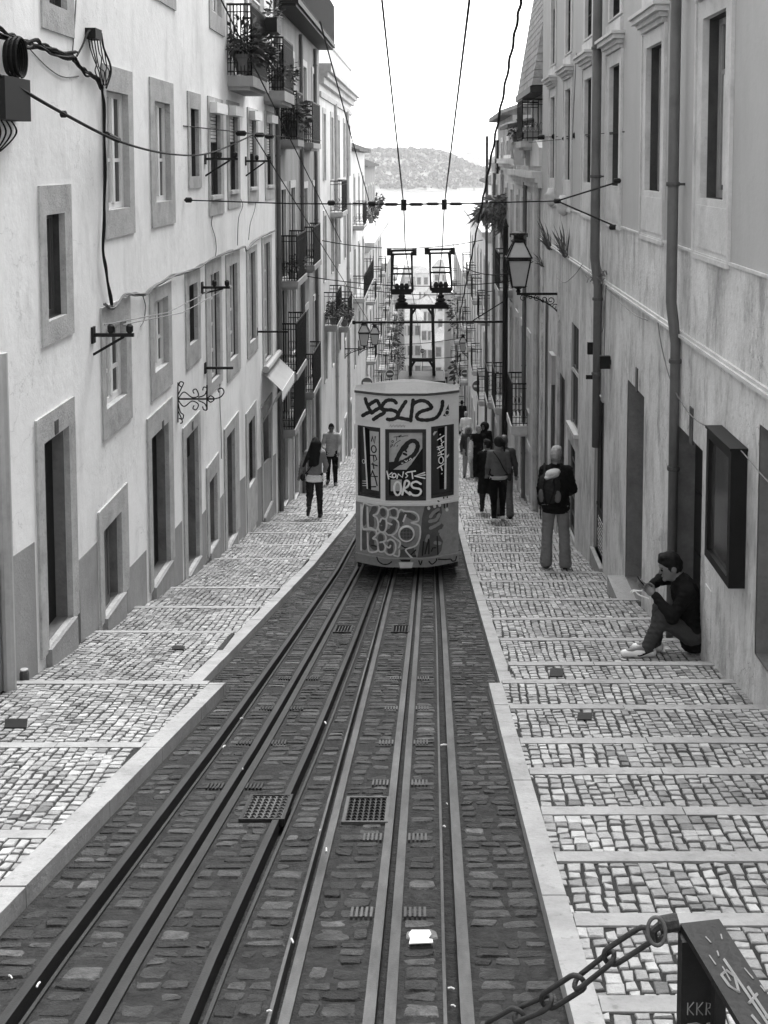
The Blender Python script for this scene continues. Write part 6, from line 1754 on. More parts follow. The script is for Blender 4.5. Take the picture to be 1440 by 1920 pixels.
# scratches on the rail top and the post face
mb = MB()
def on_top(sx, sy): return a + dirv * sy + side * sx * w2 + top * .002
def scratch(pts, w=.0035):
    P = [on_top(*q) for q in pts]; mb.tube(P, w * .5, 4)
for pts in ([(-.55, .16), (-.2, .15), (.0, .17), (-.25, .21), (-.5, .19), (-.55, .16)], [(.0, .12), (.12, .26), (.18, .33)], [(-.1, .24), (.5, .22)], [(.2, .28), (.62, .27)], [(.3, .20), (.35, .33)], [(-.05, .33), (.55, .32), (.7, .35)], [(.62, .35), (.8, .33)], [(-.3, .27), (-.05, .34)]): scratch(pts, .006)
mb.build('scratched_lettering', M.setdefault('scratchm', mat('scratched_paint', .22, rough=.6, var=.2)), br)
for k in range(14):
    mb = MB(); x_, y_ = random.uniform(-.9, .9), random.uniform(.02, .8); scratch([(x_, y_), (x_ + random.uniform(-.1, .1), y_ + random.uniform(.01, .04))], .003); mb.build('scratch', 'scratchm', br)
mb = MB(); fy = a.y + dirv.y * .022 - .0225
def fs(u, v): p = pt(u, v, BD * 1.0); return Vector((p.x, fy, p.z))
for pts in ([(1283, 1858), (1283, 1882)], [(1294, 1857), (1284, 1870), (1294, 1882)], [(1300, 1858), (1300, 1882)], [(1311, 1857), (1301, 1870), (1311, 1882)], [(1317, 1882), (1318, 1858), (1325, 1860), (1324, 1868), (1318, 1870), (1326, 1882)], [(1280, 1915), (1283, 1900), (1300, 1898), (1310, 1902)], [(1318, 1900), (1325, 1897), (1322, 1906), (1318, 1910)]):
    mb.tube([fs(*q) for q in pts], .0018, 4)
mb.build('scratched_initials', M.setdefault('scr2', mat('scratched_letters', .16, rough=.6, var=.2)), t)
# chain
cpts = [pt(1262, 1730), pt(1225, 1744), pt(1195, 1760), pt(1130, 1805, 2.42), pt(1050, 1868, 2.45), pt(985, 1895, 2.5), pt(930, 1925, 2.55), pt(880, 1960, 2.6)]
cp = smooth_path(cpts, 12)
t2 = thing('barrier_chain', 'rusty iron chain of long links hanging from the near barrier', 'chain', cpts[0])
cum = [0]
for i in range(1, len(cp)): cum.append(cum[-1] + (cp[i] - cp[i - 1]).length)
def at_len(s_):
    i = min(max(1, int(np.searchsorted(cum, s_))), len(cp) - 1)
    f_ = (s_ - cum[i - 1]) / max(1e-6, cum[i] - cum[i - 1]); return cp[i - 1].lerp(cp[i], f_)
LL, pitch_ = .115, .092; s_ = .05; k = 0
M['chain'] = mat('rusty_chain', .02, rough=.6, var=.4, scale=20, bump=.3, bscale=120, spec=.25)
while s_ + LL < cum[-1]:
    A, B = at_len(s_), at_len(s_ + LL); d_ = (B - A).normalized()
    n1 = d_.cross(Vector((0, 1, .3))).normalized(); n2 = d_.cross(n1).normalized()
    nn = (n1 * math.cos(.35) + n2 * math.sin(.35)) if k % 2 == 0 else (n2 * math.cos(.25) - n1 * math.sin(.25))
    c = (A + B) / 2; pts = []
    hl2, hw = LL / 2 - .018, .018
    for q in range(8): w_ = -math.pi / 2 + math.pi * q / 7; pts.append(c + d_ * (hl2 + hw * math.cos(w_)) + nn * hw * math.sin(w_))
    for q in range(8): w_ = math.pi / 2 + math.pi * q / 7; pts.append(c + d_ * (-hl2 + hw * math.cos(w_)) + nn * hw * math.sin(w_))
    mb = MB(); mb.tube(pts, .0055, 7, closed=True); mb.build('chain_link', 'chain', t2, smooth=True)
    s_ += pitch_; k += 1
mb = MB(); c = pt(1231, 1746, 2.36); mb.tube([c + Vector((.018 * math.cos(w_), .010 * math.sin(w_), .023 * math.sin(w_))) for w_ in [q * math.pi / 12 for q in range(24)]], .004, 7, closed=True); mb.build('shackle_ring', 'rail', t2, smooth=True)
mb = MB(); mb.tube([pt(1236, 1735), pt(1272, 1728)], .017, 8); mb.tube([pt(1240, 1733), pt(1225, 1745), pt(1230, 1765), pt(1245, 1758)], .008, 6); mb.build('rail_eye', 'chain', t2)

# ================================================================== plants and hangings on balconies
def leaves(mb, c, R_, n, size, rg_, droop=0.0, flat=.6):
    for k in range(n):
        d = Vector((rg_.gauss(0, 1), rg_.gauss(0, 1), rg_.gauss(0, 1) * flat)); d.normalize()
        p = Vector(c) + Vector((d.x * R_[0], d.y * R_[1], d.z * R_[2])) * (rg_.random() ** .4)
        t_ = Vector((d.x + rg_.uniform(-.5, .5), d.y + rg_.uniform(-.5, .5), d.z * .6 - droop + rg_.uniform(-.3, .3))).normalized()
        s2 = t_.cross(Vector((rg_.uniform(-1, 1), rg_.uniform(-1, 1), rg_.uniform(-1, 1)))).normalized(); L = size * rg_.uniform(.6, 1.4)
        mb.add([p, p + t_ * L * .5 + s2 * L * .22, p + t_ * L, p + t_ * L * .5 - s2 * L * .22], [(0, 1, 2, 3)], 0, rg_.uniform(.5, 1.5))
M['foliage'] = mat('balcony_foliage', .05, rough=.6, var=.4, scale=10, bump=0, shade='shade')
M['foliage_pale'] = mat('long_leaf', .2, rough=.5, var=.4, scale=10, bump=0, shade='shade')
M['grass'] = mat('dry_wall_grass', .10, rough=.7, var=.4, scale=10, bump=0, shade='shade')
rg = random.Random(5)
def pot_plant(p, s, label, n=120, droop=0.2, pot=True, size=.1, R_=None):
    t = thing('potted_plant', label, 'plant', p, 'balcony plants')
    if pot: mb = MB(); mb.lathe([(.09 * s, 0), (.13 * s, .2 * s), (.15 * s, .22 * s), (.15 * s, .25 * s), (.12 * s, .25 * s)], p, 12); mb.build('pot', 'pot', t)
    mb = MB(); leaves(mb, Vector(p) + Vector((0, 0, .25 * s + .15 * s)), R_ or (.25 * s, .25 * s, .3 * s), n, size * s, rg, droop); mb.build('foliage', 'foliage', t, shade=True)
    mb = MB()
    for q in range(4): mb.tube([Vector(p) + Vector((0, 0, .2 * s)), Vector(p) + Vector((rg.uniform(-.1, .1) * s, rg.uniform(-.1, .1) * s, .45 * s))], .008 * s, 4)
    mb.build('stem', 'leaf', t)
def bal_plants(u, v, X, dep, dy, label, n=3, s=1.0, leaf=200):
    p = onX(u, v, X); sg = 1 if X < 0 else -1
    for k in range(n):
        pot_plant((X + sg * dep * rg.uniform(.6, .95), p.y + .15 + dy * k / max(1, n - 1), p.z + .02), s * rg.uniform(.7, 1.1), label[k], leaf)
bal_plants(426, 140, XL, .3, 1.5, ('bushy potted plant at the near end of the white house balcony', 'trailing potted plant in the middle of the white house balcony', 'tall potted plant at the far end of the white house balcony'), 3, 1.25, 420)
bal_plants(494, 170, XL, .3, 1.3, ('potted plant at the near end of the second balcony of the white house', 'potted plant at the far end of the second balcony of the white house'), 2, 1.0, 200)
bal_plants(525, 262, XL, .3, .9, ('leafy plant on the near end of the upper grey house balcony', 'leafy plant on the far end of the upper grey house balcony'), 2, 1.3, 330)
bal_plants(523, 526, XL, .3, 1.3, ('small potted plant on the near end of the middle grey house balcony', 'small potted plant on the far end of the middle grey house balcony'), 2, .7, 120)
bal_plants(607, 611, XL, .35, 1.7, ('dense plant on the near end of the pale house balcony', 'dense plant in the middle of the pale house balcony', 'tall plant at the far end of the pale house balcony'), 3, 1.15, 240)
bal_plants(632, 614, XL, .4, 1.5, ('plant box on the near end of the farther pale house balcony', 'plant box on the far end of the farther pale house balcony'), 2, 1.1, 200)
bal_plants(1000, 266, 2.66, .4, .8, ('spiky plant in the balcony under the steep tiled roof', 'low plant in the corner of the balcony under the steep tiled roof'), 2, 1.0, 140)
p = W(500, 30, 20.7); 
t = thing('hanging_planter', 'dark planter box hooked outside the railing of the white house balcony', 'planter', (p.x, p.y, p.z - .2)); mb = MB(); mb.box(-2.82, -2.62, p.y - .25, p.y + .3, p.z - .30, p.z - .05); mb.build('box', 'iron', t)
mb = MB(); leaves(mb, (-2.72, p.y, p.z + .05), (.12, .28, .2), 90, .11, rg); mb.build('foliage', 'foliage', t, shade=True)
for k, (u, v, D, s) in enumerate(((700, 395, 78, 1.6), (717, 415, 92, 1.6), (735, 425, 104, 1.8), (672, 430, 60, 1.2))):
    p = W(u, v, D); pot_plant((XL - .5 - .3 * k, p.y, -4.09), s, ('roof terrace shrub in the middle of the low white house', 'roof terrace shrub towards the far end of the low white house', 'tall roof terrace shrub at the far corner of the low white house', 'roof terrace shrub at the near end of the low white house')[k], 200, size=.16)
# leaning plant with long leaves over the right row
t = thing('leaning_plant', 'big plant with long drooping leaves leaning out from the right house fronts', 'plant', (2.35, 37, onX(945, 470, 2.35).z))
mb = MB(); b0 = W(948, 480, 36); mb.tube(smooth_path([b0 + Vector((.1, 0, -1.2)), b0, W(940, 430, 36), W(925, 400, 36)], 5), [.07] * 6 + [.05] * 6 + [.03] * 4, 7); mb.tube(smooth_path([b0, W(950, 420, 36), W(952, 390, 36)], 5), .035, 6); mb.build('stem', 'leaf', t)
mb = MB()
for (u, v, n_) in ((912, 388, 60), (928, 376, 70), (944, 380, 60), (922, 400, 60), (950, 398, 50), (903, 402, 44), (936, 412, 40), (952, 425, 40)):
    c = W(u, v, 36)
    for q in range(n_):
        a_ = rg.uniform(0, 6.28); L = rg.uniform(.28, .6); el = rg.uniform(-.9, .7)
        d_ = Vector((math.cos(a_) * math.cos(el), math.sin(a_) * math.cos(el), math.sin(el))); s2 = d_.cross(Vector((0, 0, 1))).normalized() * .035
        m_ = c + d_ * L * .5 + Vector((0, 0, .03)); e_ = c + d_ * L - Vector((0, 0, .12))
        mb.add([c, m_ + s2, e_, m_ - s2], [(0, 1, 2), (0, 2, 3)], 0, rg.uniform(.5, 1.8))
mb.build('foliage', 'foliage_pale', t, shade=True)
# tufts growing from the ledge of the rendered building
for k, (u, v, lab) in enumerate(((1036, 468, 'tall dry tuft growing from the ledge near the lantern'), (1066, 482, 'dark tuft growing from the ledge between lantern and downpipe'), (1022, 500, 'small weed on the wall behind the lantern'))):
    p = onX(u, v, XR); t = thing('wall_weed', lab, 'plant', p, 'weeds on the ledge'); mb = MB()
    for q in range(44 if k < 2 else 22):
        b_ = Vector((XR - rg.uniform(.02, .09), p.y + rg.gauss(0, .10), p.z)); h_ = rg.uniform(.2, .6) * (1 if k < 2 else .5); h_ *= rg.uniform(.4, 1.15); e_ = b_ + Vector((-rg.uniform(0, .28), rg.gauss(0, .22), h_))
        s2 = Vector((.0, .008, 0)) if q % 2 else Vector((.008, 0, 0)); m_ = b_.lerp(e_, .6) + Vector((.02, 0, .03))
        mb.add([b_ - s2, b_ + s2, m_ + s2 * .8, e_, m_ - s2 * .8], [(0, 1, 2, 3, 4)], 0, rg.uniform(.4, 1.4))
    mb.build('grass_blades', 'grass', t, shade=True)
# washing and banners over the street
def cloth(u0, v0, w, h, D, m, label, name='hung_cloth', cat='cloth'):
    p = W(u0, v0, D); w *= D / F; h *= D / F; mb = MB(); nx_, nz_ = 6, 6; vs = []; th = .02
    for s_ in (0, 1):
        for j in range(nz_ + 1):
            for i in range(nx_ + 1):
                vs.append((p.x + w * (i / nx_ - .5) * (1 - .08 * j / nz_), p.y + .06 * math.sin(i * 1.6 + j * .3) + s_ * th, p.z - h * j / nz_ - .03 * math.sin(i * 1.1)))
    N = (nx_ + 1) * (nz_ + 1); fs_ = []
    for j in range(nz_):
        for i in range(nx_):
            q = (j * (nx_ + 1) + i, (j + 1) * (nx_ + 1) + i, (j + 1) * (nx_ + 1) + i + 1, j * (nx_ + 1) + i + 1); fs_.append(q); fs_.append(tuple(N + e for e in q[::-1]))
    mb.add(vs, fs_); return tag(mb.build(name, m, loc=p), label, cat, 'cloths hung from the balconies')
cloth(884, 618, 11, 58, 66, 'cloth_white', 'long white cloth hung from a right hand balcony beside the dark banner')
cloth(893, 612, 9, 72, 62, 'cloth_dark', 'dark banner hung beside the long white cloth')
cloth(903, 625, 8, 60, 58, 'cloth_grey', 'grey cloth hung on the near side of the dark banner')
cloth(695, 480, 10, 60, 70, 'cloth_grey', 'pale grey curtain hung from the low white house')
cloth(700, 660, 12, 42, 85, 'cloth_dark', 'dark cloth hanging under the twin lanterns')
cloth(722, 640, 12, 60, 100, 'cloth_dark', 'dark banner hanging left of the collector mast')
cloth(740, 600, 9, 50, 110, 'cloth_grey', 'grey banner hanging behind the left mast post')
cloth(858, 640, 9, 56, 95, 'cloth_grey', 'grey banner hanging right of the collector mast')

# climbing greenery and dark clutter low down the street
for k, (u, v, D, sc, n_, lab) in enumerate(((716, 640, 104, 1.5, 260, 'dark climbing plant on the lower fronts under the twin lanterns'), (742, 600, 122, 1.4, 240, 'climbing plant on the far fronts just left of the mast'), (748, 668, 128, 1.2, 200, 'low bushy plant on the far fronts left of the mast foot'), (850, 590, 92, 1.2, 200, 'climbing plant on the far fronts right of the mast'), (856, 690, 84, .9, 160, 'small bushy plant by the far no entry signs'))):
    p = W(u, v, D); sg = -1 if u < 800 else 1; X_ = XL if sg < 0 else XR
    t = thing('climbing_plant', lab, 'plant', (X_, p.y, p.z), 'greenery down the street')
    mb = MB(); leaves(mb, (X_ - sg * .25, p.y, p.z), (.4, 1.6 * sc, 1.5 * sc), n_, .34, rg, .3); mb.build('foliage', 'foliage', t, shade=True)
    mb = MB(); mb.tube([(X_ - sg * .06, p.y, p.z - 1.5 * sc), (X_ - sg * .08, p.y + .2, p.z), (X_ - sg * .06, p.y - .2, p.z + 1.2 * sc)], .04, 5); mb.build('stem', 'leaf', t)
cloth(727, 590, 8, 40, 96, 'cloth_white', 'white cloth hung low down the street, left of the mast')
cloth(709, 560, 9, 44, 82, 'cloth_dark', 'dark cloth hung over the twin lanterns')
cloth(876, 560, 8, 50, 74, 'cloth_grey', 'grey cloth hung from the pale house behind the white cloth')
# ================================================================== people: smooth implicit bodies, meshed as one surface each
def _smin(a, b, k):
    if k <= 0: return np.minimum(a, b)
    h = np.clip(.5 + .5 * (b - a) / k, 0, 1)
    return b * (1 - h) + a * h - k * h * (1 - h)

def sdf_mesh(prims, res, cuts=(), subs=(), k=.025):
    """prims: ('c', a, b, ra, rb[, k]) tapered capsules, ('e', c, axes, radii[, k]) ellipsoids; cuts: (point, normal) keep the negative side"""
    lo = np.full(3, 1e9); hi = np.full(3, -1e9)
    for p in prims:
        if p[0] == 'c':
            for q, r in ((p[1], p[3]), (p[2], p[4])): lo = np.minimum(lo, np.array(q) - r); hi = np.maximum(hi, np.array(q) + r)
        else:
            r = max(p[3]); lo = np.minimum(lo, np.array(p[1]) - r); hi = np.maximum(hi, np.array(p[1]) + r)
    lo -= res * 3; hi += res * 3
    n = np.ceil((hi - lo) / res).astype(int) + 1
    ax = [(lo[i] + res * np.arange(n[i])).astype(np.float32) for i in range(3)]
    f = np.full(n, 1e3, np.float32)
    def ev(p, sl):
        X = ax[0][sl[0]][:, None, None]; Y = ax[1][sl[1]][None, :, None]; Z = ax[2][sl[2]][None, None, :]
        if p[0] == 'c':
            a = np.array(p[1], np.float32); b = np.array(p[2], np.float32); d = b - a; L2 = max(float(d @ d), 1e-9)
            t = np.clip(((X - a[0]) * d[0] + (Y - a[1]) * d[1] + (Z - a[2]) * d[2]) / L2, 0, 1)
            return np.sqrt((X - a[0] - t * d[0]) ** 2 + (Y - a[1] - t * d[1]) ** 2 + (Z - a[2] - t * d[2]) ** 2) - (p[3] + (p[4] - p[3]) * t)
        c = np.array(p[1], np.float32); A = [np.array(q, np.float32) for q in p[2]]; r = p[3]
        q = [((X - c[0]) * A[i][0] + (Y - c[1]) * A[i][1] + (Z - c[2]) * A[i][2]) / r[i] for i in range(3)]
        k0 = np.sqrt(q[0] ** 2 + q[1] ** 2 + q[2] ** 2) + 1e-9
        k1 = np.sqrt((q[0] / r[0]) ** 2 + (q[1] / r[1]) ** 2 + (q[2] / r[2]) ** 2) + 1e-9
        return k0 * (k0 - 1) / k1
    def box(p, m):
        if p[0] == 'c':
            l = np.minimum(np.array(p[1]) - p[3], np.array(p[2]) - p[4]); h = np.maximum(np.array(p[1]) + p[3], np.array(p[2]) + p[4])
        else:
            r = max(p[3]); l = np.array(p[1]) - r; h = np.array(p[1]) + r
        i0 = np.maximum(((l - m - lo) / res).astype(int), 0); i1 = np.minimum(((h + m - lo) / res).astype(int) + 2, n)
        return tuple(slice(i0[i], i1[i]) for i in range(3))
    for p in prims:
        kk = p[5] if p[0] == 'c' and len(p) > 5 else (p[4] if p[0] == 'e' and len(p) > 4 else k)
        sl = box(p, .06 + kk); f[sl] = _smin(f[sl], ev(p, sl), kk)
    for p in subs:
        sl = box(p, .02); f[sl] = -_smin(-f[sl], ev(p, sl), .012)
    for (pt_, nr) in cuts:
        nr = np.array(nr, np.float32); pt_ = np.array(pt_, np.float32)
        d = (ax[0][:, None, None] - pt_[0]) * nr[0] + (ax[1][None, :, None] - pt_[1]) * nr[1] + (ax[2][None, None, :] - pt_[2]) * nr[2]
        f = np.maximum(f, d)
    # surface nets
    m = n - 1; acc = np.zeros((*m, 3), np.float32); cnt = np.zeros(m, np.int32); s = f < 0; quads = []
    for a in range(3):
        sl0 = [slice(None)] * 3; sl1 = [slice(None)] * 3; sl0[a] = slice(0, -1); sl1[a] = slice(1, None)
        f0, f1 = f[tuple(sl0)], f[tuple(sl1)]; cr = s[tuple(sl0)] != s[tuple(sl1)]
        idx = np.argwhere(cr)
        if not len(idx): continue
        t = f0[cr] / (f0[cr] - f1[cr]); pos = idx.astype(np.float32); pos[:, a] += t
        inside0 = s[tuple(sl0)][cr]
        b, c = (a + 1) % 3, (a + 2) % 3; cells = []
        for db, dc in ((0, 0), (-1, 0), (-1, -1), (0, -1)):
            q = idx.copy(); q[:, b] += db; q[:, c] += dc; cells.append(q)
            ok = np.all((q >= 0) & (q < m), axis=1); qq = q[ok]
            np.add.at(acc, (qq[:, 0], qq[:, 1], qq[:, 2]), pos[ok]); np.add.at(cnt, (qq[:, 0], qq[:, 1], qq[:, 2]), 1)
        ok = np.all([(np.all((q >= 0) & (q < m), axis=1)) for q in cells], axis=0)
        Q = np.stack([np.ravel_multi_index(q[ok].T, m) for q in cells], 1); ins = inside0[ok]
        Q[~ins] = Q[~ins][:, ::-1]; quads.append(Q)
    ids = np.flatnonzero(cnt.ravel()); mp = np.full(cnt.size, -1); mp[ids] = np.arange(len(ids))
    V = lo + res * (acc.reshape(-1, 3)[ids] / cnt.ravel()[ids][:, None]); Q = mp[np.concatenate(quads)]
    return V, Q

def sdf_obj(name, prims, res, m, parent, cuts=(), subs=(), k=.025, wrinkle=0.0, seed=0):
    V, Q = sdf_mesh(prims, res, cuts, subs, k)
    if wrinkle:
        w = np.sin(V[:, 2] * 61 + 3 * np.sin(V[:, 0] * 23 + seed) + V[:, 1] * 19) * np.sin(V[:, 0] * 37 + V[:, 2] * 29 + seed) + .6 * np.sin(V[:, 2] * 110 + 4 * np.sin(V[:, 1] * 31 + V[:, 0] * 17 + seed))
        c = V.mean(0); d = V - c; d[:, 2] = 0; d /= np.linalg.norm(d, axis=1)[:, None] + 1e-6; V = V + d * (w * wrinkle)[:, None]
    r = parent
    while r.parent is not None: r = r.parent
    off = np.array(r.location)
    me = bpy.data.meshes.new(name); me.from_pydata((V - off).tolist(), [], Q.tolist())
    me.polygons.foreach_set('use_smooth', [True] * len(Q)); me.materials.append(M[m] if isinstance(m, str) else m); me.update()
    o = bpy.data.objects.new(name, me); COL.objects.link(o); o.parent = parent
    return o

M['skin'] = mat('skin', .15, rough=.55, var=.06, scale=6, bump=.05, bscale=60, spec=.35)
M['skin_pale'] = mat('skin_light', .34, rough=.55, var=.06, scale=6, bump=.05, bscale=60, spec=.35)
M['hair_black'] = mat('black_hair', .009, rough=.7, spec=.1, var=.4, scale=30, stretch=(1, 1, .2), bump=.3, bscale=120)
M['hair_brown'] = mat('brown_hair', .05, rough=.5, var=.4, scale=30, stretch=(1, 1, .2), bump=.3, bscale=120)
M['hair_grey'] = mat('white_hair', .28, rough=.7, var=.35, scale=30, stretch=(1, 1, .3), bump=.3, bscale=120)
M['hair_fair'] = mat('fair_hair', .25, rough=.5, var=.3, scale=30, stretch=(1, 1, .2), bump=.3, bscale=120)
def cl(name, g): return mat(name, g, rough=.95, var=.13, scale=7, bump=.35, bscale=45, spec=.05)
M['c_black'] = cl('black_fabric', .009); M['c_char'] = cl('charcoal_fabric', .024); M['c_dark'] = cl('dark_grey_fabric', .05); M['c_mid'] = cl('mid_grey_fabric', .11); M['c_grey'] = cl('grey_fabric', .18)
M['c_light'] = cl('light_grey_fabric', .36); M['c_white'] = cl('white_fabric', .7); M['shoe_white'] = mat('white_leather', .72, rough=.5, var=.08, bump=.1, bscale=40); M['shoe_dark'] = mat('dark_shoe', .02, rough=.5, var=.2, bump=.1)

def nv(v): v = Vector(v); return v.normalized()

def fk(loc, head, H, legs, arms, lean=0.0, yaw=0.0, nod=0.0, sway=0.0, tilt=0.0):
    """joint positions in world space; head: heading angle (0 faces +Y), degrees elsewhere"""
    s = H / 1.72; Rz = Matrix.Rotation(R(head), 3, 'Z')
    J = {'s': s}
    L = {}
    for sd, (a, kn, ab) in legs.items():
        sx = -1 if sd == 'l' else 1
        hip = Vector((sx * .088 * s, 0, 0))
        th = Vector((sx * math.sin(R(ab)), math.sin(R(a)), -math.cos(R(a)))).normalized() * .43 * s
        b = R(a - kn); sh = Vector((sx * math.sin(R(ab)) * .6, math.sin(b), -math.cos(b))).normalized() * .42 * s
        knee = hip + th; an = knee + sh
        pt_ = R(max(-10, (kn - a) * .9 if kn > 25 else 0))
        toe = an + Vector((sx * .02, math.cos(pt_) * .17, -math.sin(pt_) * .17 - .045)) * s
        L[sd] = (hip, knee, an, toe)
    low = min(min(q[2].z - .085 * s, q[3].z - .035 * s) for q in L.values())
    P = Vector((0, 0, -low))
    up = Vector((math.sin(R(sway)), math.sin(R(lean)), math.cos(R(lean)))).normalized(); rt = (Vector((1, 0, 0)) - up * up.x).normalized(); fw = up.cross(rt)
    J['P'] = P; J['up'], J['rt'], J['fw'] = up, rt, fw
    for sd, q in L.items():
        for nme, p in zip(('hip', 'kn', 'an', 'toe'), q): J[nme + sd] = P + p
    for sd, (fl, ab, el, inw) in arms.items():
        sx = -1 if sd == 'l' else 1
        sh = P + up * .475 * s + rt * sx * .165 * s
        d1 = (rt * sx * math.sin(R(ab)) + fw * math.sin(R(fl)) - up * math.cos(R(fl)) * math.cos(R(ab))).normalized()
        f2 = R(fl + el); d2 = (rt * sx * (math.sin(R(ab)) * .6 - math.sin(R(inw))) + fw * math.sin(f2) - up * math.cos(f2)).normalized()
        J['sh' + sd] = sh; J['el' + sd] = sh + d1 * .285 * s; J['wr' + sd] = J['el' + sd] + d2 * .25 * s; J['hd' + sd] = d2; J['hn' + sd] = d2.cross(rt).normalized() if abs(d2.dot(rt)) < .9 else fw
    nb = P + up * .53 * s; hc = nb + up * .155 * s + fw * .02 * s
    hr = Matrix.Rotation(R(yaw), 3, up) @ rt; hf = Matrix.Rotation(R(yaw), 3, up) @ fw
    hf = (Matrix.Rotation(R(-nod), 3, hr) @ hf); hu = hr.cross(hf)
    if tilt: 
        T = Matrix.Rotation(R(tilt), 3, hf); hr = T @ hr; hu = T @ hu
    J['nb'], J['hc'], J['hr'], J['hf'], J['hu'] = nb, hc, hr, hf, hu
    o = Vector(loc)
    for k_, v in J.items():
        if k_ == 's': continue
        if k_ in ('up', 'rt', 'fw', 'hr', 'hf', 'hu') or k_[:2] in ('hd', 'hn'): J[k_] = Rz @ v
        else: J[k_] = o + Rz @ v
    return J

def head_prims(J):
    s = J['s'] * J.get('hs', 1); c, r, f, u = J['hc'], J['hr'], J['hf'], J['hu']; A = (r, f, u)
    P_ = [('e', c + u * .012 * s, A, (.074 * s, .094 * s, .104 * s)), ('e', c + f * .028 * s - u * .055 * s, A, (.052 * s, .062 * s, .062 * s)),
          ('c', c + f * .088 * s + u * .012 * s, c + f * .106 * s - u * .020 * s, .008 * s, .013 * s, .008), ('e', c + f * .086 * s - u * .088 * s, A, (.024 * s, .018 * s, .018 * s), .01),
          ('c', c + f * .083 * s - r * .035 * s + u * .032 * s, c + f * .083 * s + r * .035 * s + u * .032 * s, .010 * s, .010 * s, .012), ('e', c + f * .086 * s - u * .056 * s, A, (.022 * s, .014 * s, .009 * s), .006),
          ('c', J['nb'] - J['up'] * .02 * s, c - u * .06 * s - f * .015 * s, .058 * s, .050 * s)]
    for sx in (-1, 1): P_.append(('e', c + r * sx * .074 * s - f * .008 * s - u * .008 * s, A, (.012 * s, .02 * s, .031 * s), .006))
    return P_
def torso_prims(J, g=0.0, lower=True):
    s = J['s']; P, u, r, f = J['P'], J['up'], J['rt'], J['fw']; A = (r, f, u); w = J.get('w', 1.0)
    q = [('e', P + u * .37 * s, A, ((.158 + g) * s * w, (.108 + g) * s * w, (.19 + g) * s)), ('e', P + u * .19 * s, A, ((.140 + g) * s * w, (.102 + g) * s * w, (.16 + g) * s)),
         ('c', J['nb'] - u * .055 * s, J['shl'], (.055 + g) * s, (.050 + g) * s), ('c', J['nb'] - u * .055 * s, J['shr'], (.055 + g) * s, (.050 + g) * s), ('c', P + u * .47 * s, J['nb'], (.085 + g) * s, (.055 + g * .6) * s)]
    if lower: q.append(('e', P + u * .0 * s, A, ((.158 + g) * s * w, (.112 + g) * s * w, (.13 + g if g == 0 else .26) * s)))
    return q
def arm_prims(J, sd, g=0.0, to=1.0):
    s = J['s']; e, w = J['el' + sd], J['wr' + sd]; w = e.lerp(w, to)
    return [('c', J['sh' + sd], e, (.053 + g) * s, (.040 + g) * s), ('c', e, w, (.041 + g) * s, (.028 + g) * s)]
def hand_prims(J, sd, curl=35):
    s = J['s']; w, d, n = J['wr' + sd], J['hd' + sd], J['hn' + sd]; sdv = d.cross(n).normalized(); n = sdv.cross(d).normalized()
    pc = w + d * .055 * s; out = [('c', w - d * .02 * s, w + d * .03 * s, .026 * s, .026 * s, .012), ('e', pc, (sdv, n, d), (.040 * s, .015 * s, .046 * s), .01)]
    for i, (o, L) in enumerate(((-.028, .066), (-.0095, .078), (.0095, .073), (.027, .056))):
        b = pc + d * .036 * s + sdv * o * s; c1 = R(curl * (.6 + .12 * i)); d1 = d * math.cos(c1) - n * math.sin(c1); c2 = c1 + R(curl * 1.1); d2 = d * math.cos(c2) - n * math.sin(c2)
        m_ = b + d1 * L * .55 * s; out += [('c', b, m_, .0088 * s, .0082 * s, .004), ('c', m_, m_ + d2 * L * .5 * s, .0082 * s, .007 * s, .003)]
    tb = pc - d * .02 * s - sdv * .034 * s; td = (d * .7 - sdv * .55 - n * .35).normalized(); td2 = (d * .9 - n * .45).normalized()
    out += [('c', tb, tb + td * .04 * s, .013 * s, .0105 * s, .006), ('c', tb + td * .04 * s, tb + td * .04 * s + td2 * .032 * s, .010 * s, .0085 * s, .003)]
    return out
def leg_prims(J, sd, g=0.0, flare=0.0):
    s = J['s']
    return [('c', J['hip' + sd], J['kn' + sd], (.086 + g) * s, (.058 + g) * s), ('c', J['kn' + sd], J['an' + sd], (.056 + g) * s, (.036 + g + flare) * s)]
def shoe_prims(J, sd):
    s = J['s']; an, toe = J['an' + sd], J['toe' + sd]; d = (toe - an); d = (d - J['shin' + sd] * 0).normalized()
    heel = an - Vector((0, 0, .045 * s)) - Vector((d.x, d.y, 0)).normalized() * .035 * s if J.get('flat' + sd, True) else an - d * .0
    return [('c', heel, an + d * .10 * s - Vector((0, 0, .028 * s)), .040 * s, .042 * s), ('c', an + d * .08 * s - Vector((0, 0, .03 * s)), toe + d * .02 * s, .042 * s, .034 * s), ('c', an, heel, .042 * s, .038 * s)]

def hair_short(J, thick=.012, back=.0, front=.03):
    s = J['s'] * J.get('hs', 1); c, r, f, u = J['hc'], J['hr'], J['hf'], J['hu']; A = (r, f, u)
    pr = [('e', c + u * .014 * s - f * .006 * s, A, (.0785 * s, .0975 * s, .108 * s)), ('e', c + u * .056 * s + f * .002 * s, A, (.068 * s, .091 * s, .074 * s)), ('c', c + u * .105 * s + f * .045 * s - r * .03 * s, c + u * .105 * s + f * .045 * s + r * .03 * s, .022 * s, .022 * s)]
    cut = [(c - u * .062 * s, (-u * .95 + f * .25).normalized())]
    return pr, cut, [('e', c + f * .088 * s - u * .025 * s, A, (.10 * s, .072 * s, .088 * s)), ('e', c + f * .03 * s - u * .07 * s, A, (.10 * s, .05 * s, .06 * s))]

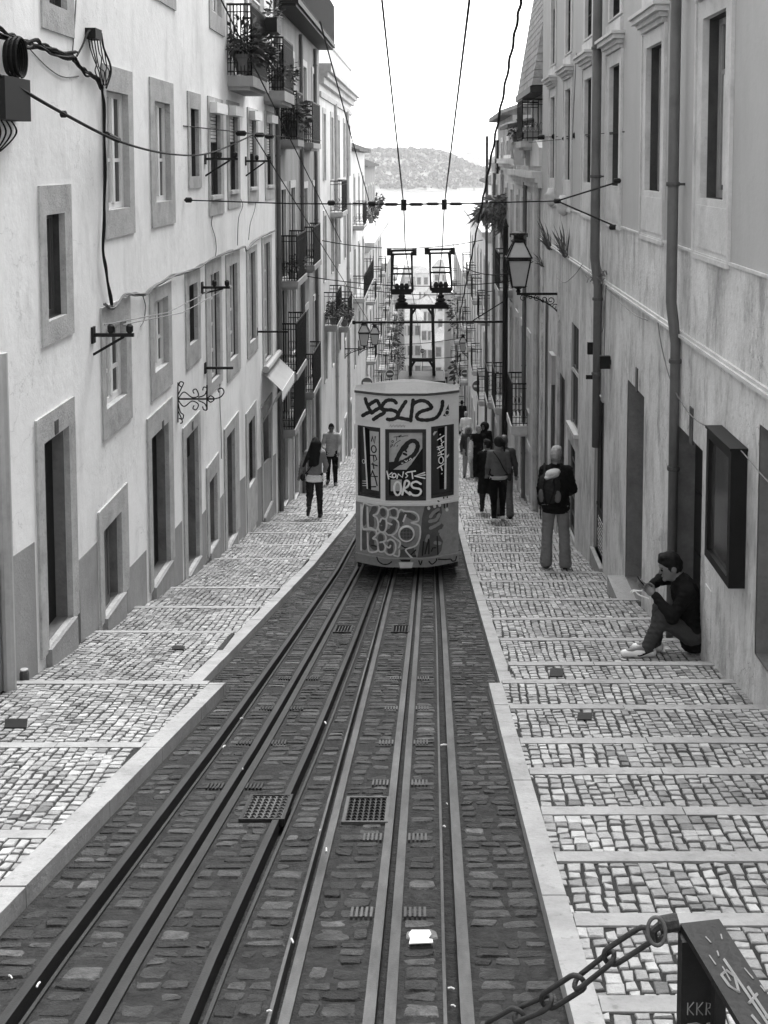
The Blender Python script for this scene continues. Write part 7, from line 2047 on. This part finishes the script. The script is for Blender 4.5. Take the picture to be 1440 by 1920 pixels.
def person(label, J, res, skin, top, bottom, shoes, hair, group=None, tops={}, hair_kind='short', curl=30, sleeve=.97, hem=-.04, neckcut=None, flare=.02, coat=0.0, wr=.004, cat='person', hair_left=False):
    s = J['s']
    ft = (J['anl'] + J['anr']) / 2; base = Vector((ft.x, ft.y, min(J['anl'].z, J['anr'].z) - .085 * s))
    for sd in 'lr': J['shin' + sd] = Vector((0, 0, 0))
    t = thing('person', label, cat, base, group)
    body = head_prims(J) + torso_prims(J)
    for sd in 'lr': body += arm_prims(J, sd) + hand_prims(J, sd, curl) + leg_prims(J, sd) + [('c', J['an' + sd], J['toe' + sd] + Vector((0, 0, .005)), .036 * s, .026 * s)]
    bo = sdf_obj('body', body, res, skin, t)
    # eyes
    c, r, f, u = J['hc'], J['hr'], J['hf'], J['hu']; s_keep = s; s = s * J.get('hs', 1)
    mb = MB()
    for sx in (-1, 1):
        mb2 = MB(); mb2.sphere(c + f * .083 * s + r * sx * .031 * s + u * .006 * s, .012 * s, 6); mb2.build('eye', 'hair_black', bo, smooth=True)
        mb2 = MB(); q = c + f * .092 * s + u * .028 * s; mb2.tube([q + r * sx * .014 * s, q + r * sx * .03 * s + u * .005 * s - f * .003 * s, q + r * sx * .048 * s - f * .016 * s], .0045 * s, 4); mb2.build('eyebrow', hair[0], bo)
    mb2 = MB(); q = c + f * .1005 * s - u * .057 * s; mb2.tube([q - r * .022 * s - f * .006 * s, q, q + r * .022 * s - f * .006 * s], .0035 * s, 4); mb2.build('mouth', 'c_mid', bo)
    s = s_keep
    # clothes
    tp = torso_prims(J, .016, True)
    for sd in 'lr': tp += arm_prims(J, sd, .014, sleeve)
    cuts = [(J['P'] + J['up'] * hem * s, -J['up'])] if not coat else []
    if coat:
        for sd in 'lr': tp += [('c', J['hip' + sd], J['hip' + sd].lerp(J['kn' + sd], coat), .125 * s, .12 * s)]
        cuts = [(J['hipl'].lerp(J['knl'], coat), Vector((0, 0, -1)))]
    to = sdf_obj('top', tp, res, top, t, cuts, wrinkle=wr * (2 if res < .013 else 1), seed=hash(label) % 7 if False else len(label))
    bt = [('e', J['P'] - J['up'] * .0 * s, (J['rt'], J['fw'], J['up']), (.166 * s * J.get('w', 1), .12 * s * J.get('w', 1), .125 * s))]
    for sd in 'lr': bt += leg_prims(J, sd, .016, flare)
    cuts = []
    sdf_obj('trousers', bt, res, bottom, t, cuts, wrinkle=wr * 1.6, seed=3)
    for sd in 'lr':
        an, toe = J['an' + sd], J['toe' + sd]
        low = toe.z < an.z - .09 * s or (an.z - base.z) > .2
        cut = [] if low else [(an - Vector((0, 0, .083 * s)), Vector((0, 0, -1)))]
        sdf_obj('shoe', shoe_prims(J, sd), min(res, .013), shoes, t, cut)
    if hair_kind == 'short':
        pr, cut, sb_ = hair_short(J); sdf_obj('hair', pr, min(res, .012), hair[0], bo, cut, sb_, wrinkle=.003, seed=5)
    else:
        c_, u_, f_, r_ = J['hc'], J['hu'], J['hf'], J['hr']; A = (r_, f_, u_)
        pr = [('e', c_ + u_ * .02 * s - f_ * .012 * s, A, (.092 * s, .106 * s, .118 * s))]
        if hair_kind == 'long':
            b = c_ - f_ * .06 * s; e = J['P'] + J['up'] * .28 * s - J['fw'] * .13 * s
            pr += [('c', b, e, .095 * s, .075 * s), ('c', b - r_ * .05 * s, e - r_ * .09 * s - J['up'] * .04 * s, .07 * s, .035 * s), ('c', b + r_ * .05 * s, e + r_ * .06 * s, .07 * s, .045 * s)]
            if hair_left: pr += [('c', b - r_ * .05 * s, J['ell'] + J['rt'] * .03 * s - J['fw'] * .06 * s, .07 * s, .03 * s)]
        elif hair_kind == 'big':
            pr += [('e', c_ + u_ * .0 * s - f_ * .02 * s, A, (.15 * s, .14 * s, .15 * s)), ('c', c_ - f_ * .05 * s, c_ + r_ * .05 * s - u_ * .18 * s - f_ * .06 * s, .10 * s, .08 * s)]
        elif hair_kind == 'tail':
            pr += [('e', c_ - f_ * .105 * s + u_ * .02 * s, A, (.045 * s, .045 * s, .05 * s)), ('c', c_ - f_ * .12 * s, c_ - f_ * .13 * s - u_ * .16 * s, .035 * s, .02 * s)]
        sdf_obj('hair', pr, min(res, .014), hair[0], bo, (), [('e', c_ + f_ * .105 * s - u_ * .035 * s, A, (.066 * s, .06 * s, .105 * s))])
    return t, bo, to

STAND = {'l': (2, 3, 3), 'r': (-2, 3, 3)}
def feet(u, v, D, h):
    p = W(u, v, D); return Vector((p.x, p.y, h(p.y)))

# --- man with the backpack (back view)
loc = feet(1041, 1068, 17.0, hR)
J = fk(loc, -4, 1.76, {'l': (3, 4, 3.5), 'r': (-1, 3, 4.5)}, {'l': (4, 10, 22, 8), 'r': (2, 17, 62, 22)}, lean=3, yaw=-22, nod=8); J['w'] = 1.15
t, bo, to = person('white haired man in a black jacket standing with a grey backpack', J, .011, 'skin', 'c_black', 'c_grey', 'shoe_dark', ('hair_grey',), hem=-.12, flare=.036, wr=.0028)
c, r, f, u = J['hc'], J['hr'], J['hf'], J['hu']; s = J['s']
sdf_obj('hair_sides', [('e', c + u * .010 * s - f * .008 * s, (r, f, u), (.0805 * s, .0995 * s, .108 * s))], .01, 'hair_fair', bo, [(c + u * .035 * s, (u - f * .15).normalized()), (c - u * .066 * s, (-u * .95 + f * .25).normalized())], [('e', c + f * .088 * s - u * .025 * s, (r, f, u), (.11 * s, .085 * s, .12 * s))], wrinkle=.003)
def bp_(x, y, z): return J['P'] + J['rt'] * (x - .045) + J['fw'] * y + J['up'] * z
A = (J['rt'], J['fw'], J['up'])
bk = thing('backpack', 'grey and black backpack worn askew by the white haired man', 'backpack', bp_(-.05, -.2, .1))
m_ = sdf_obj('pack_body', [('e', bp_(-.055, -.19, .30), A, (.155, .10, .21)), ('e', bp_(-.06, -.20, .16), A, (.15, .095, .12)), ('e', bp_(-.05, -.2, .22), A, (.13, .12, .15))], .011, 'c_char', bk, wrinkle=.005)
sdf_obj('top_flap', [('e', bp_(-.02, -.19, .475), (( J['rt'] + J['up'] * .35).normalized(), J['fw'], (J['up'] - J['rt'] * .35).normalized()), (.125, .095, .06)), ('c', bp_(.05, -.24, .47), bp_(-.1, -.26, .42), .03, .03)], .010, 'c_light', bk, wrinkle=.004)
sdf_obj('side_pocket', [('e', bp_(.06, -.27, .16), A, (.05, .035, .09))], .010, 'c_mid', bk); sdf_obj('side_pocket', [('e', bp_(-.17, -.25, .17), A, (.04, .05, .10))], .010, 'c_mid', bk)
mb = MB(); mb.tube(smooth_path([bp_(-.12, -.29, .42), bp_(-.14, -.305, .30), bp_(-.12, -.30, .15), bp_(-.10, -.27, .04)], 5), .008, 5); mb.tube(smooth_path([bp_(.0, -.30, .42), bp_(.01, -.315, .30), bp_(-.02, -.31, .18), bp_(-.06, -.28, .05)], 5), .008, 5); mb.tube(smooth_path([bp_(-.15, -.16, .1), bp_(-.18, -.15, -.05), bp_(-.17, -.15, -.2)], 5), .007, 5); mb.build('strap', 'c_black', bk)
mb = MB()
for sx in (-1, 1): mb.tube(smooth_path([bp_(sx * .1 - .02, -.12, .46), bp_(sx * .12, -.02, .575), bp_(sx * .125, .10, .48), bp_(sx * .13, .12, .33)], 6), .018, 6)
mb.build('shoulder_strap', 'c_char', bk)

# --- woman walking away on the left, and the dark haired one beside her
loc = feet(590, 986, 24.2, hL)
J = fk(loc, 3, 1.64, {'l': (-8, 68, 1), 'r': (4, 4, 2.5)}, {'l': (-14, 20, 30, 0), 'r': (10, 16, 42, 16)}, lean=4, yaw=18, nod=-4, sway=2)
J['P'] = J['P']
t, bo, to = person('woman with long black hair in a grey denim jacket walking away down the left pavement', J, .013, 'skin', 'c_grey', 'c_char', 'shoe_dark', ('hair_black',), hair_kind='long', hem=-.0, flare=.0, hair_left=True)
sdf_obj('shirt_hem', [('e', J['P'] - J['up'] * .05, (J['rt'], J['fw'], J['up']), (.182, .138, .34))], .012, 'c_white', t, [(J['P'] + J['up'] * .02, J['up']), (J['P'] - J['up'] * .125, -J['up'])], wrinkle=.005)
mb = MB(); mb.tube(smooth_path([J['shr'] + Vector((-.04, -.09, .06)), J['P'] + J['up'] * .34 - J['fw'] * .145 + J['rt'] * .04, J['P'] + J['up'] * .16 - J['fw'] * .14 - J['rt'] * .09, J['P'] + J['up'] * .02 - J['rt'] * .19], 5), .009, 5)
bg_ = thing('shoulder_bag', 'small dark shoulder bag on a thin strap of the denim jacket woman', 'bag', J['P'] - J['rt'] * .22); mb.build('strap', 'c_black', bg_)
sdf_obj('pouch', [('e', J['P'] - J['rt'] * .235 - J['up'] * .04, (J['rt'], J['fw'], J['up']), (.05, .10, .085))], .012, 'c_char', bg_)
# --- man coming up the left pavement
loc = feet(622, 915, 33.4, hL)
J = fk(loc, 180, 1.76, {'l': (9, 8, 2), 'r': (-7, 8, 2)}, {'l': (6, 12, 40, 10), 'r': (10, 14, 75, 25)}, yaw=6, nod=4)
t, bo, to = person('man in a pale hooded sweatshirt and black trousers walking up towards the camera', J, .014, 'skin', 'c_light', 'c_black', 'shoe_dark', ('hair_black',), hem=-.10, flare=.0, group=None)
sdf_obj('hood', [('c', J['nb'] - J['rt'] * .07 - J['fw'] * .03, J['nb'] + J['rt'] * .07 - J['fw'] * .03, .055, .055), ('c', J['nb'] - J['fw'] * .09 - J['up'] * .03, J['nb'] - J['fw'] * .08, .07, .06)], .013, 'c_light', to)

# --- group on the right
loc = feet(934, 972, 23.6, hR)
J = fk(loc, 4, 1.68, {'l': (-3, 8, 1), 'r': (7, 5, 1)}, {'l': (10, 9, 24, 4), 'r': (-4, 10, 25, 6)}, lean=2, yaw=62, nod=2)
t, bo, to = person('dark haired woman in a grey sweater walking away, face turned aside', J, .013, 'skin', 'c_mid', 'c_black', 'shoe_white', ('hair_black',), hair_kind='tail', hem=-.0, flare=-.004)
sdf_obj('shirt_hem', [('e', J['P'] - J['up'] * .0, (J['rt'], J['fw'], J['up']), (.186, .140, .34))], .012, 'c_light', t, [(J['P'] + J['up'] * .025, J['up']), (J['P'] - J['up'] * .05, -J['up'])], wrinkle=.005)
bg_ = thing('shoulder_bag', 'dark strap bag worn across the back of the woman in the grey sweater', 'bag', J['P'] + J['rt'] * .2)
mb = MB(); mb.tube(smooth_path([J['shl'] + Vector((.05, -.07, .06)), J['P'] + J['up'] * .36 - J['fw'] * .14, J['P'] + J['up'] * .18 - J['fw'] * .13 + J['rt'] * .09, J['P'] + J['up'] * .03 + J['rt'] * .19], 5), .011, 5); mb.build('strap', 'c_char', bg_)
sdf_obj('pouch', [('e', J['P'] + J['rt'] * .225 - J['up'] * .02, (J['rt'], J['fw'], J['up']), (.05, .09, .08))], .013, 'c_char', bg_)
loc = feet(945, 957, 24.6, hR)
J = fk(loc, 0, 1.70, {'l': (8, 6, 2), 'r': (-10, 14, 2)}, {'l': (4, 8, 15, 4), 'r': (-6, 14, 22, 4)}, lean=3, yaw=-8); J['w'] = 1.08
person('man in dark grey jacket walking away beside the woman in the grey sweater', J, .014, 'skin', 'c_dark', 'c_mid', 'shoe_dark', ('hair_brown',), hem=-.1, flare=.03)
loc = feet(914, 950, 25.2, hR)
J = fk(loc, 10, 1.64, {'l': (7, 6, 2), 'r': (-8, 12, 2)}, {'l': (6, 8, 20, 4), 'r': (0, 8, 20, 4)}, lean=2, yaw=40)
person('woman in a long black coat walking just ahead of the woman in the grey sweater', J, .015, 'skin', 'c_black', 'c_char', 'shoe_white', ('hair_black',), coat=.95, flare=-.01)
loc = feet(878, 903, 37.0, hR)
J = fk(loc, 182, 1.67, {'l': (6, 6, 2), 'r': (-7, 10, 2)}, {'l': (2, 12, 20, 4), 'r': (4, 14, 40, 8)}, yaw=0, nod=4)
t, bo, to = person('woman in an open dark blazer and pale trousers coming up nearest the tram side', J, .016, 'skin', 'c_dark', 'c_light', 'shoe_dark', ('hair_fair',), hair_kind='long', flare=.01, hem=-.16)
sdf_obj('blouse', [('c', J['P'] + J['fw'] * .115 + J['up'] * .42, J['P'] + J['fw'] * .12 - J['up'] * .1, .045, .06)], .016, 'c_light', to)
loc = feet(897, 908, 36.0, hR)
J = fk(loc, 178, 1.68, {'l': (-6, 10, 2), 'r': (6, 6, 2)}, {'l': (6, 12, 60, 18), 'r': (0, 14, 24, 4)}, yaw=10, nod=2)
t, bo, to = person('fair woman in a dark vest with a pale cardigan over one arm', J, .016, 'skin_pale', 'c_black', 'c_black', 'shoe_white', ('hair_fair',), hair_kind='tail', sleeve=-.6, flare=.0)
sdf_obj('cardigan', [('c', J['shr'], J['elr'], .06, .06), ('c', J['elr'], J['wrr'] - Vector((0, 0, .15)), .07, .08), ('c', J['wrr'], J['wrr'] - Vector((.03, 0, .3)), .06, .045)], .016, 'c_white', to, wrinkle=.006)
loc = feet(908, 895, 38.6, hR)
J = fk(loc, 175, 1.76, {'l': (5, 6, 2), 'r': (-6, 8, 2)}, {'l': (4, 10, 15, 4), 'r': (0, 10, 15, 4)}, yaw=-30)
person('person in black with big black hair behind the two women coming up', J, .018, 'skin', 'c_black', 'c_black', 'shoe_dark', ('hair_black',), hair_kind='big')
loc = feet(874, 838, 50.5, hR)
J = fk(loc, 5, 1.74, {'l': (6, 6, 2), 'r': (-7, 8, 2)}, {'l': (6, 14, 30, 8), 'r': (4, 14, 30, 8)}, lean=5); J['w'] = 1.1
person('grey haired person in a loose white shirt walking away behind the two women', J, .02, 'skin', 'c_white', 'c_black', 'shoe_dark', ('hair_grey',), hem=-.12)
loc = feet(866, 813, 60, hR)
J = fk(loc, 0, 1.74, {'l': (6, 6, 2), 'r': (-7, 8, 2)}, {'l': (4, 8, 15, 4), 'r': (4, 8, 15, 4)})
person('person in dark clothes walking away, furthest on the right pavement beyond the white shirt', J, .022, 'skin', 'c_black', 'c_char', 'shoe_dark', ('hair_black',))
for (u, lab, tp) in ((829, 'tiny distant person in dark clothes at the bottom of the street', 'c_black'), (836, 'tiny distant person in a white top at the bottom of the street', 'c_white')):
    p = W(u, 722, 138); J = fk(Vector((p.x, p.y, zst(p.y))), 180, 1.72, STAND, {'l': (4, 8, 15, 4), 'r': (4, 8, 15, 4)})
    person(lab, J, .035, 'skin', tp, 'c_black', 'shoe_dark', ('hair_black',))

# --- man sitting in the doorway with a phone
SD = 10.62
def sj(cx, cy, dy=0.0):
    p = W(1130 + cx / 6.545, 1000 + cy / 6.545, SD); return Vector((p.x, p.y + dy, p.z))
s = 1.0; yn, yf = -.17, .17
J = {'s': .98, 'P': sj(1105, 1235), 'w': 1.02}
J['nb'] = sj(955, 560); J['up'] = (sj(985, 640) - J['P']).normalized(); J['up'].y = 0; J['up'].normalize()
J['rt'] = Vector((0, 1, 0)); J['fw'] = J['up'].cross(J['rt']).normalized()
J['shl'] = sj(985, 645, yn); J['shr'] = sj(955, 635, yf); J['ell'] = sj(790, 915, yn - .06); J['wrl'] = sj(630, 735, -.06); J['elr'] = sj(790, 690, yf + .10); J['wrr'] = sj(615, 668, .06)
J['hdl'] = (sj(520, 655, -.02) - J['wrl']).normalized(); J['hdr'] = (sj(520, 650, .02) - J['wrr']).normalized(); J['hnl'] = Vector((.25, 1, -.5)).normalized(); J['hnr'] = Vector((.25, -.8, -.6)).normalized()
J['hipl'] = sj(1085, 1215, -.085); J['hipr'] = sj(1085, 1215, .085); J['knl'] = sj(705, 985, -.10); J['knr'] = sj(745, 985, .13); J['anl'] = sj(528, 1432, -.09); J['anr'] = sj(668, 1415, .10)
J['toel'] = sj(262, 1555, -.10); J['toer'] = sj(455, 1540, .13); J['hs'] = 1.1
J['hc'] = sj(838, 405); J['hf'] = Vector((-1, 0, -.36)).normalized(); J['hr'] = Vector((0, 1, 0)); J['hu'] = J['hr'].cross(J['hf']).normalized()
gz = min(hR(J['anl'].y), hR(J['anr'].y))
for k_ in ('anl', 'anr'): J[k_].z = hR(J[k_].y) + .088
for k_ in ('toel', 'toer'): J[k_].z = hR(J[k_].y) + .040
t, bo, to = person('man in a black jacket sitting in the doorway looking at a phone', J, .0075, 'skin', 'c_black', 'c_dark', 'shoe_white', ('hair_black',), hem=-.12, curl=48, flare=.006, wr=.0025)
# dark swoosh marks and soles on the shoes, socks
for sd, dy in (('l', -.047), ('r', -.047)):
    an, toe = J['an' + sd], J['toe' + sd]; mb = MB(); q = lambda a, z: an + (toe - an) * a + Vector((0, dy, z)) 
    z0_ = an.z
    P_ = [Vector((an.x + .05, an.y + dy + .012, z0_ - .018)), Vector((an.x - .02, an.y + dy, z0_ - .038)), Vector((an.x - .075, an.y + dy - .003, z0_ - .056)), Vector((an.x - .100, an.y + dy - .001, z0_ - .050)), Vector((an.x - .098, an.y + dy + .002, z0_ - .034))]
    mb.tube(smooth_path(P_, 4), [.004 + .005 * math.sin(math.pi * k / 16) for k in range(17)], 5); mb.build('shoe_stripe', 'c_black', t)
    sdf_obj('sock', [('c', an + Vector((0, 0, .0)), an + (J['kn' + sd] - an) * .12, .047, .05)], .0075, 'c_black', t)
# beard shadow and lower hair
c, r, f, u = J['hc'], J['hr'], J['hf'], J['hu']
sdf_obj('beard', [('e', c + f * .030 - u * .066, (r, f, u), (.0535, .0635, .054))], .0075, 'hair_brown', bo, [(c - u * .045, (u * .9 + f * .45).normalized())])
ph = thing('phone', 'dark phone held in both hands by the seated man', 'phone', sj(470, 610))
a, b = sj(435, 545, 0), sj(520, 650, 0); dv = (b - a).normalized(); mb = MB(); nrm = Vector((-dv.z, 0, dv.x)).normalized()
sx_ = Vector((0, 1, 0)) * .036
mb.hexa([a - sx_ - nrm * .004, a + sx_ - nrm * .004, b + sx_ - nrm * .004, b - sx_ - nrm * .004, a - sx_ + nrm * .004, a + sx_ + nrm * .004, b + sx_ + nrm * .004, b - sx_ + nrm * .004]); mb.build('phone_case', 'c_black', ph)
mb = MB(); o_ = nrm * .0045
mb.hexa([a - sx_ * .9 + dv * .006 + o_ * .95, a + sx_ * .9 + dv * .006 + o_ * .95, b + sx_ * .9 - dv * .006 + o_ * .95, b - sx_ * .9 - dv * .006 + o_ * .95, a - sx_ * .9 + dv * .006 + o_ * 1.1, a + sx_ * .9 + dv * .006 + o_ * 1.1, b + sx_ * .9 - dv * .006 + o_ * 1.1, b - sx_ * .9 - dv * .006 + o_ * 1.1]); mb.build('phone_screen', 'glass', ph)
mb = MB(); mb.tube(smooth_path([sj(480, 690, -.03), sj(430, 690, -.03), sj(365, 690, -.02), sj(350, 730, 0), sj(400, 720, .02), sj(450, 765, .02), sj(560, 790, -.02)], 6), .006, 5)
tag(mb.build('earphone_cord', 'cloth_white', loc=sj(480, 690)), 'white looped cord dangling from the hands of the seated man', 'cord')
# ================================================================== the air over the river
hz = bpy.data.materials.new('haze'); hz.use_nodes = True
n_ = hz.node_tree.nodes; n_.clear(); o_ = n_.new('ShaderNodeOutputMaterial'); v_ = n_.new('ShaderNodeVolumePrincipled')
v_.inputs['Color'].default_value = (.95, .95, .95, 1); v_.inputs['Density'].default_value = .00018; v_.inputs['Anisotropy'].default_value = .2
hz.node_tree.links.new(v_.outputs[0], o_.inputs['Volume'])
mb = MB(); mb.box(-1000, 1000, -12, 2700, -52, 45); hb = mb.build('haze', hz); hb['kind'] = 'stuff'; hb['label'] = 'pale haze in the air over the river and street'
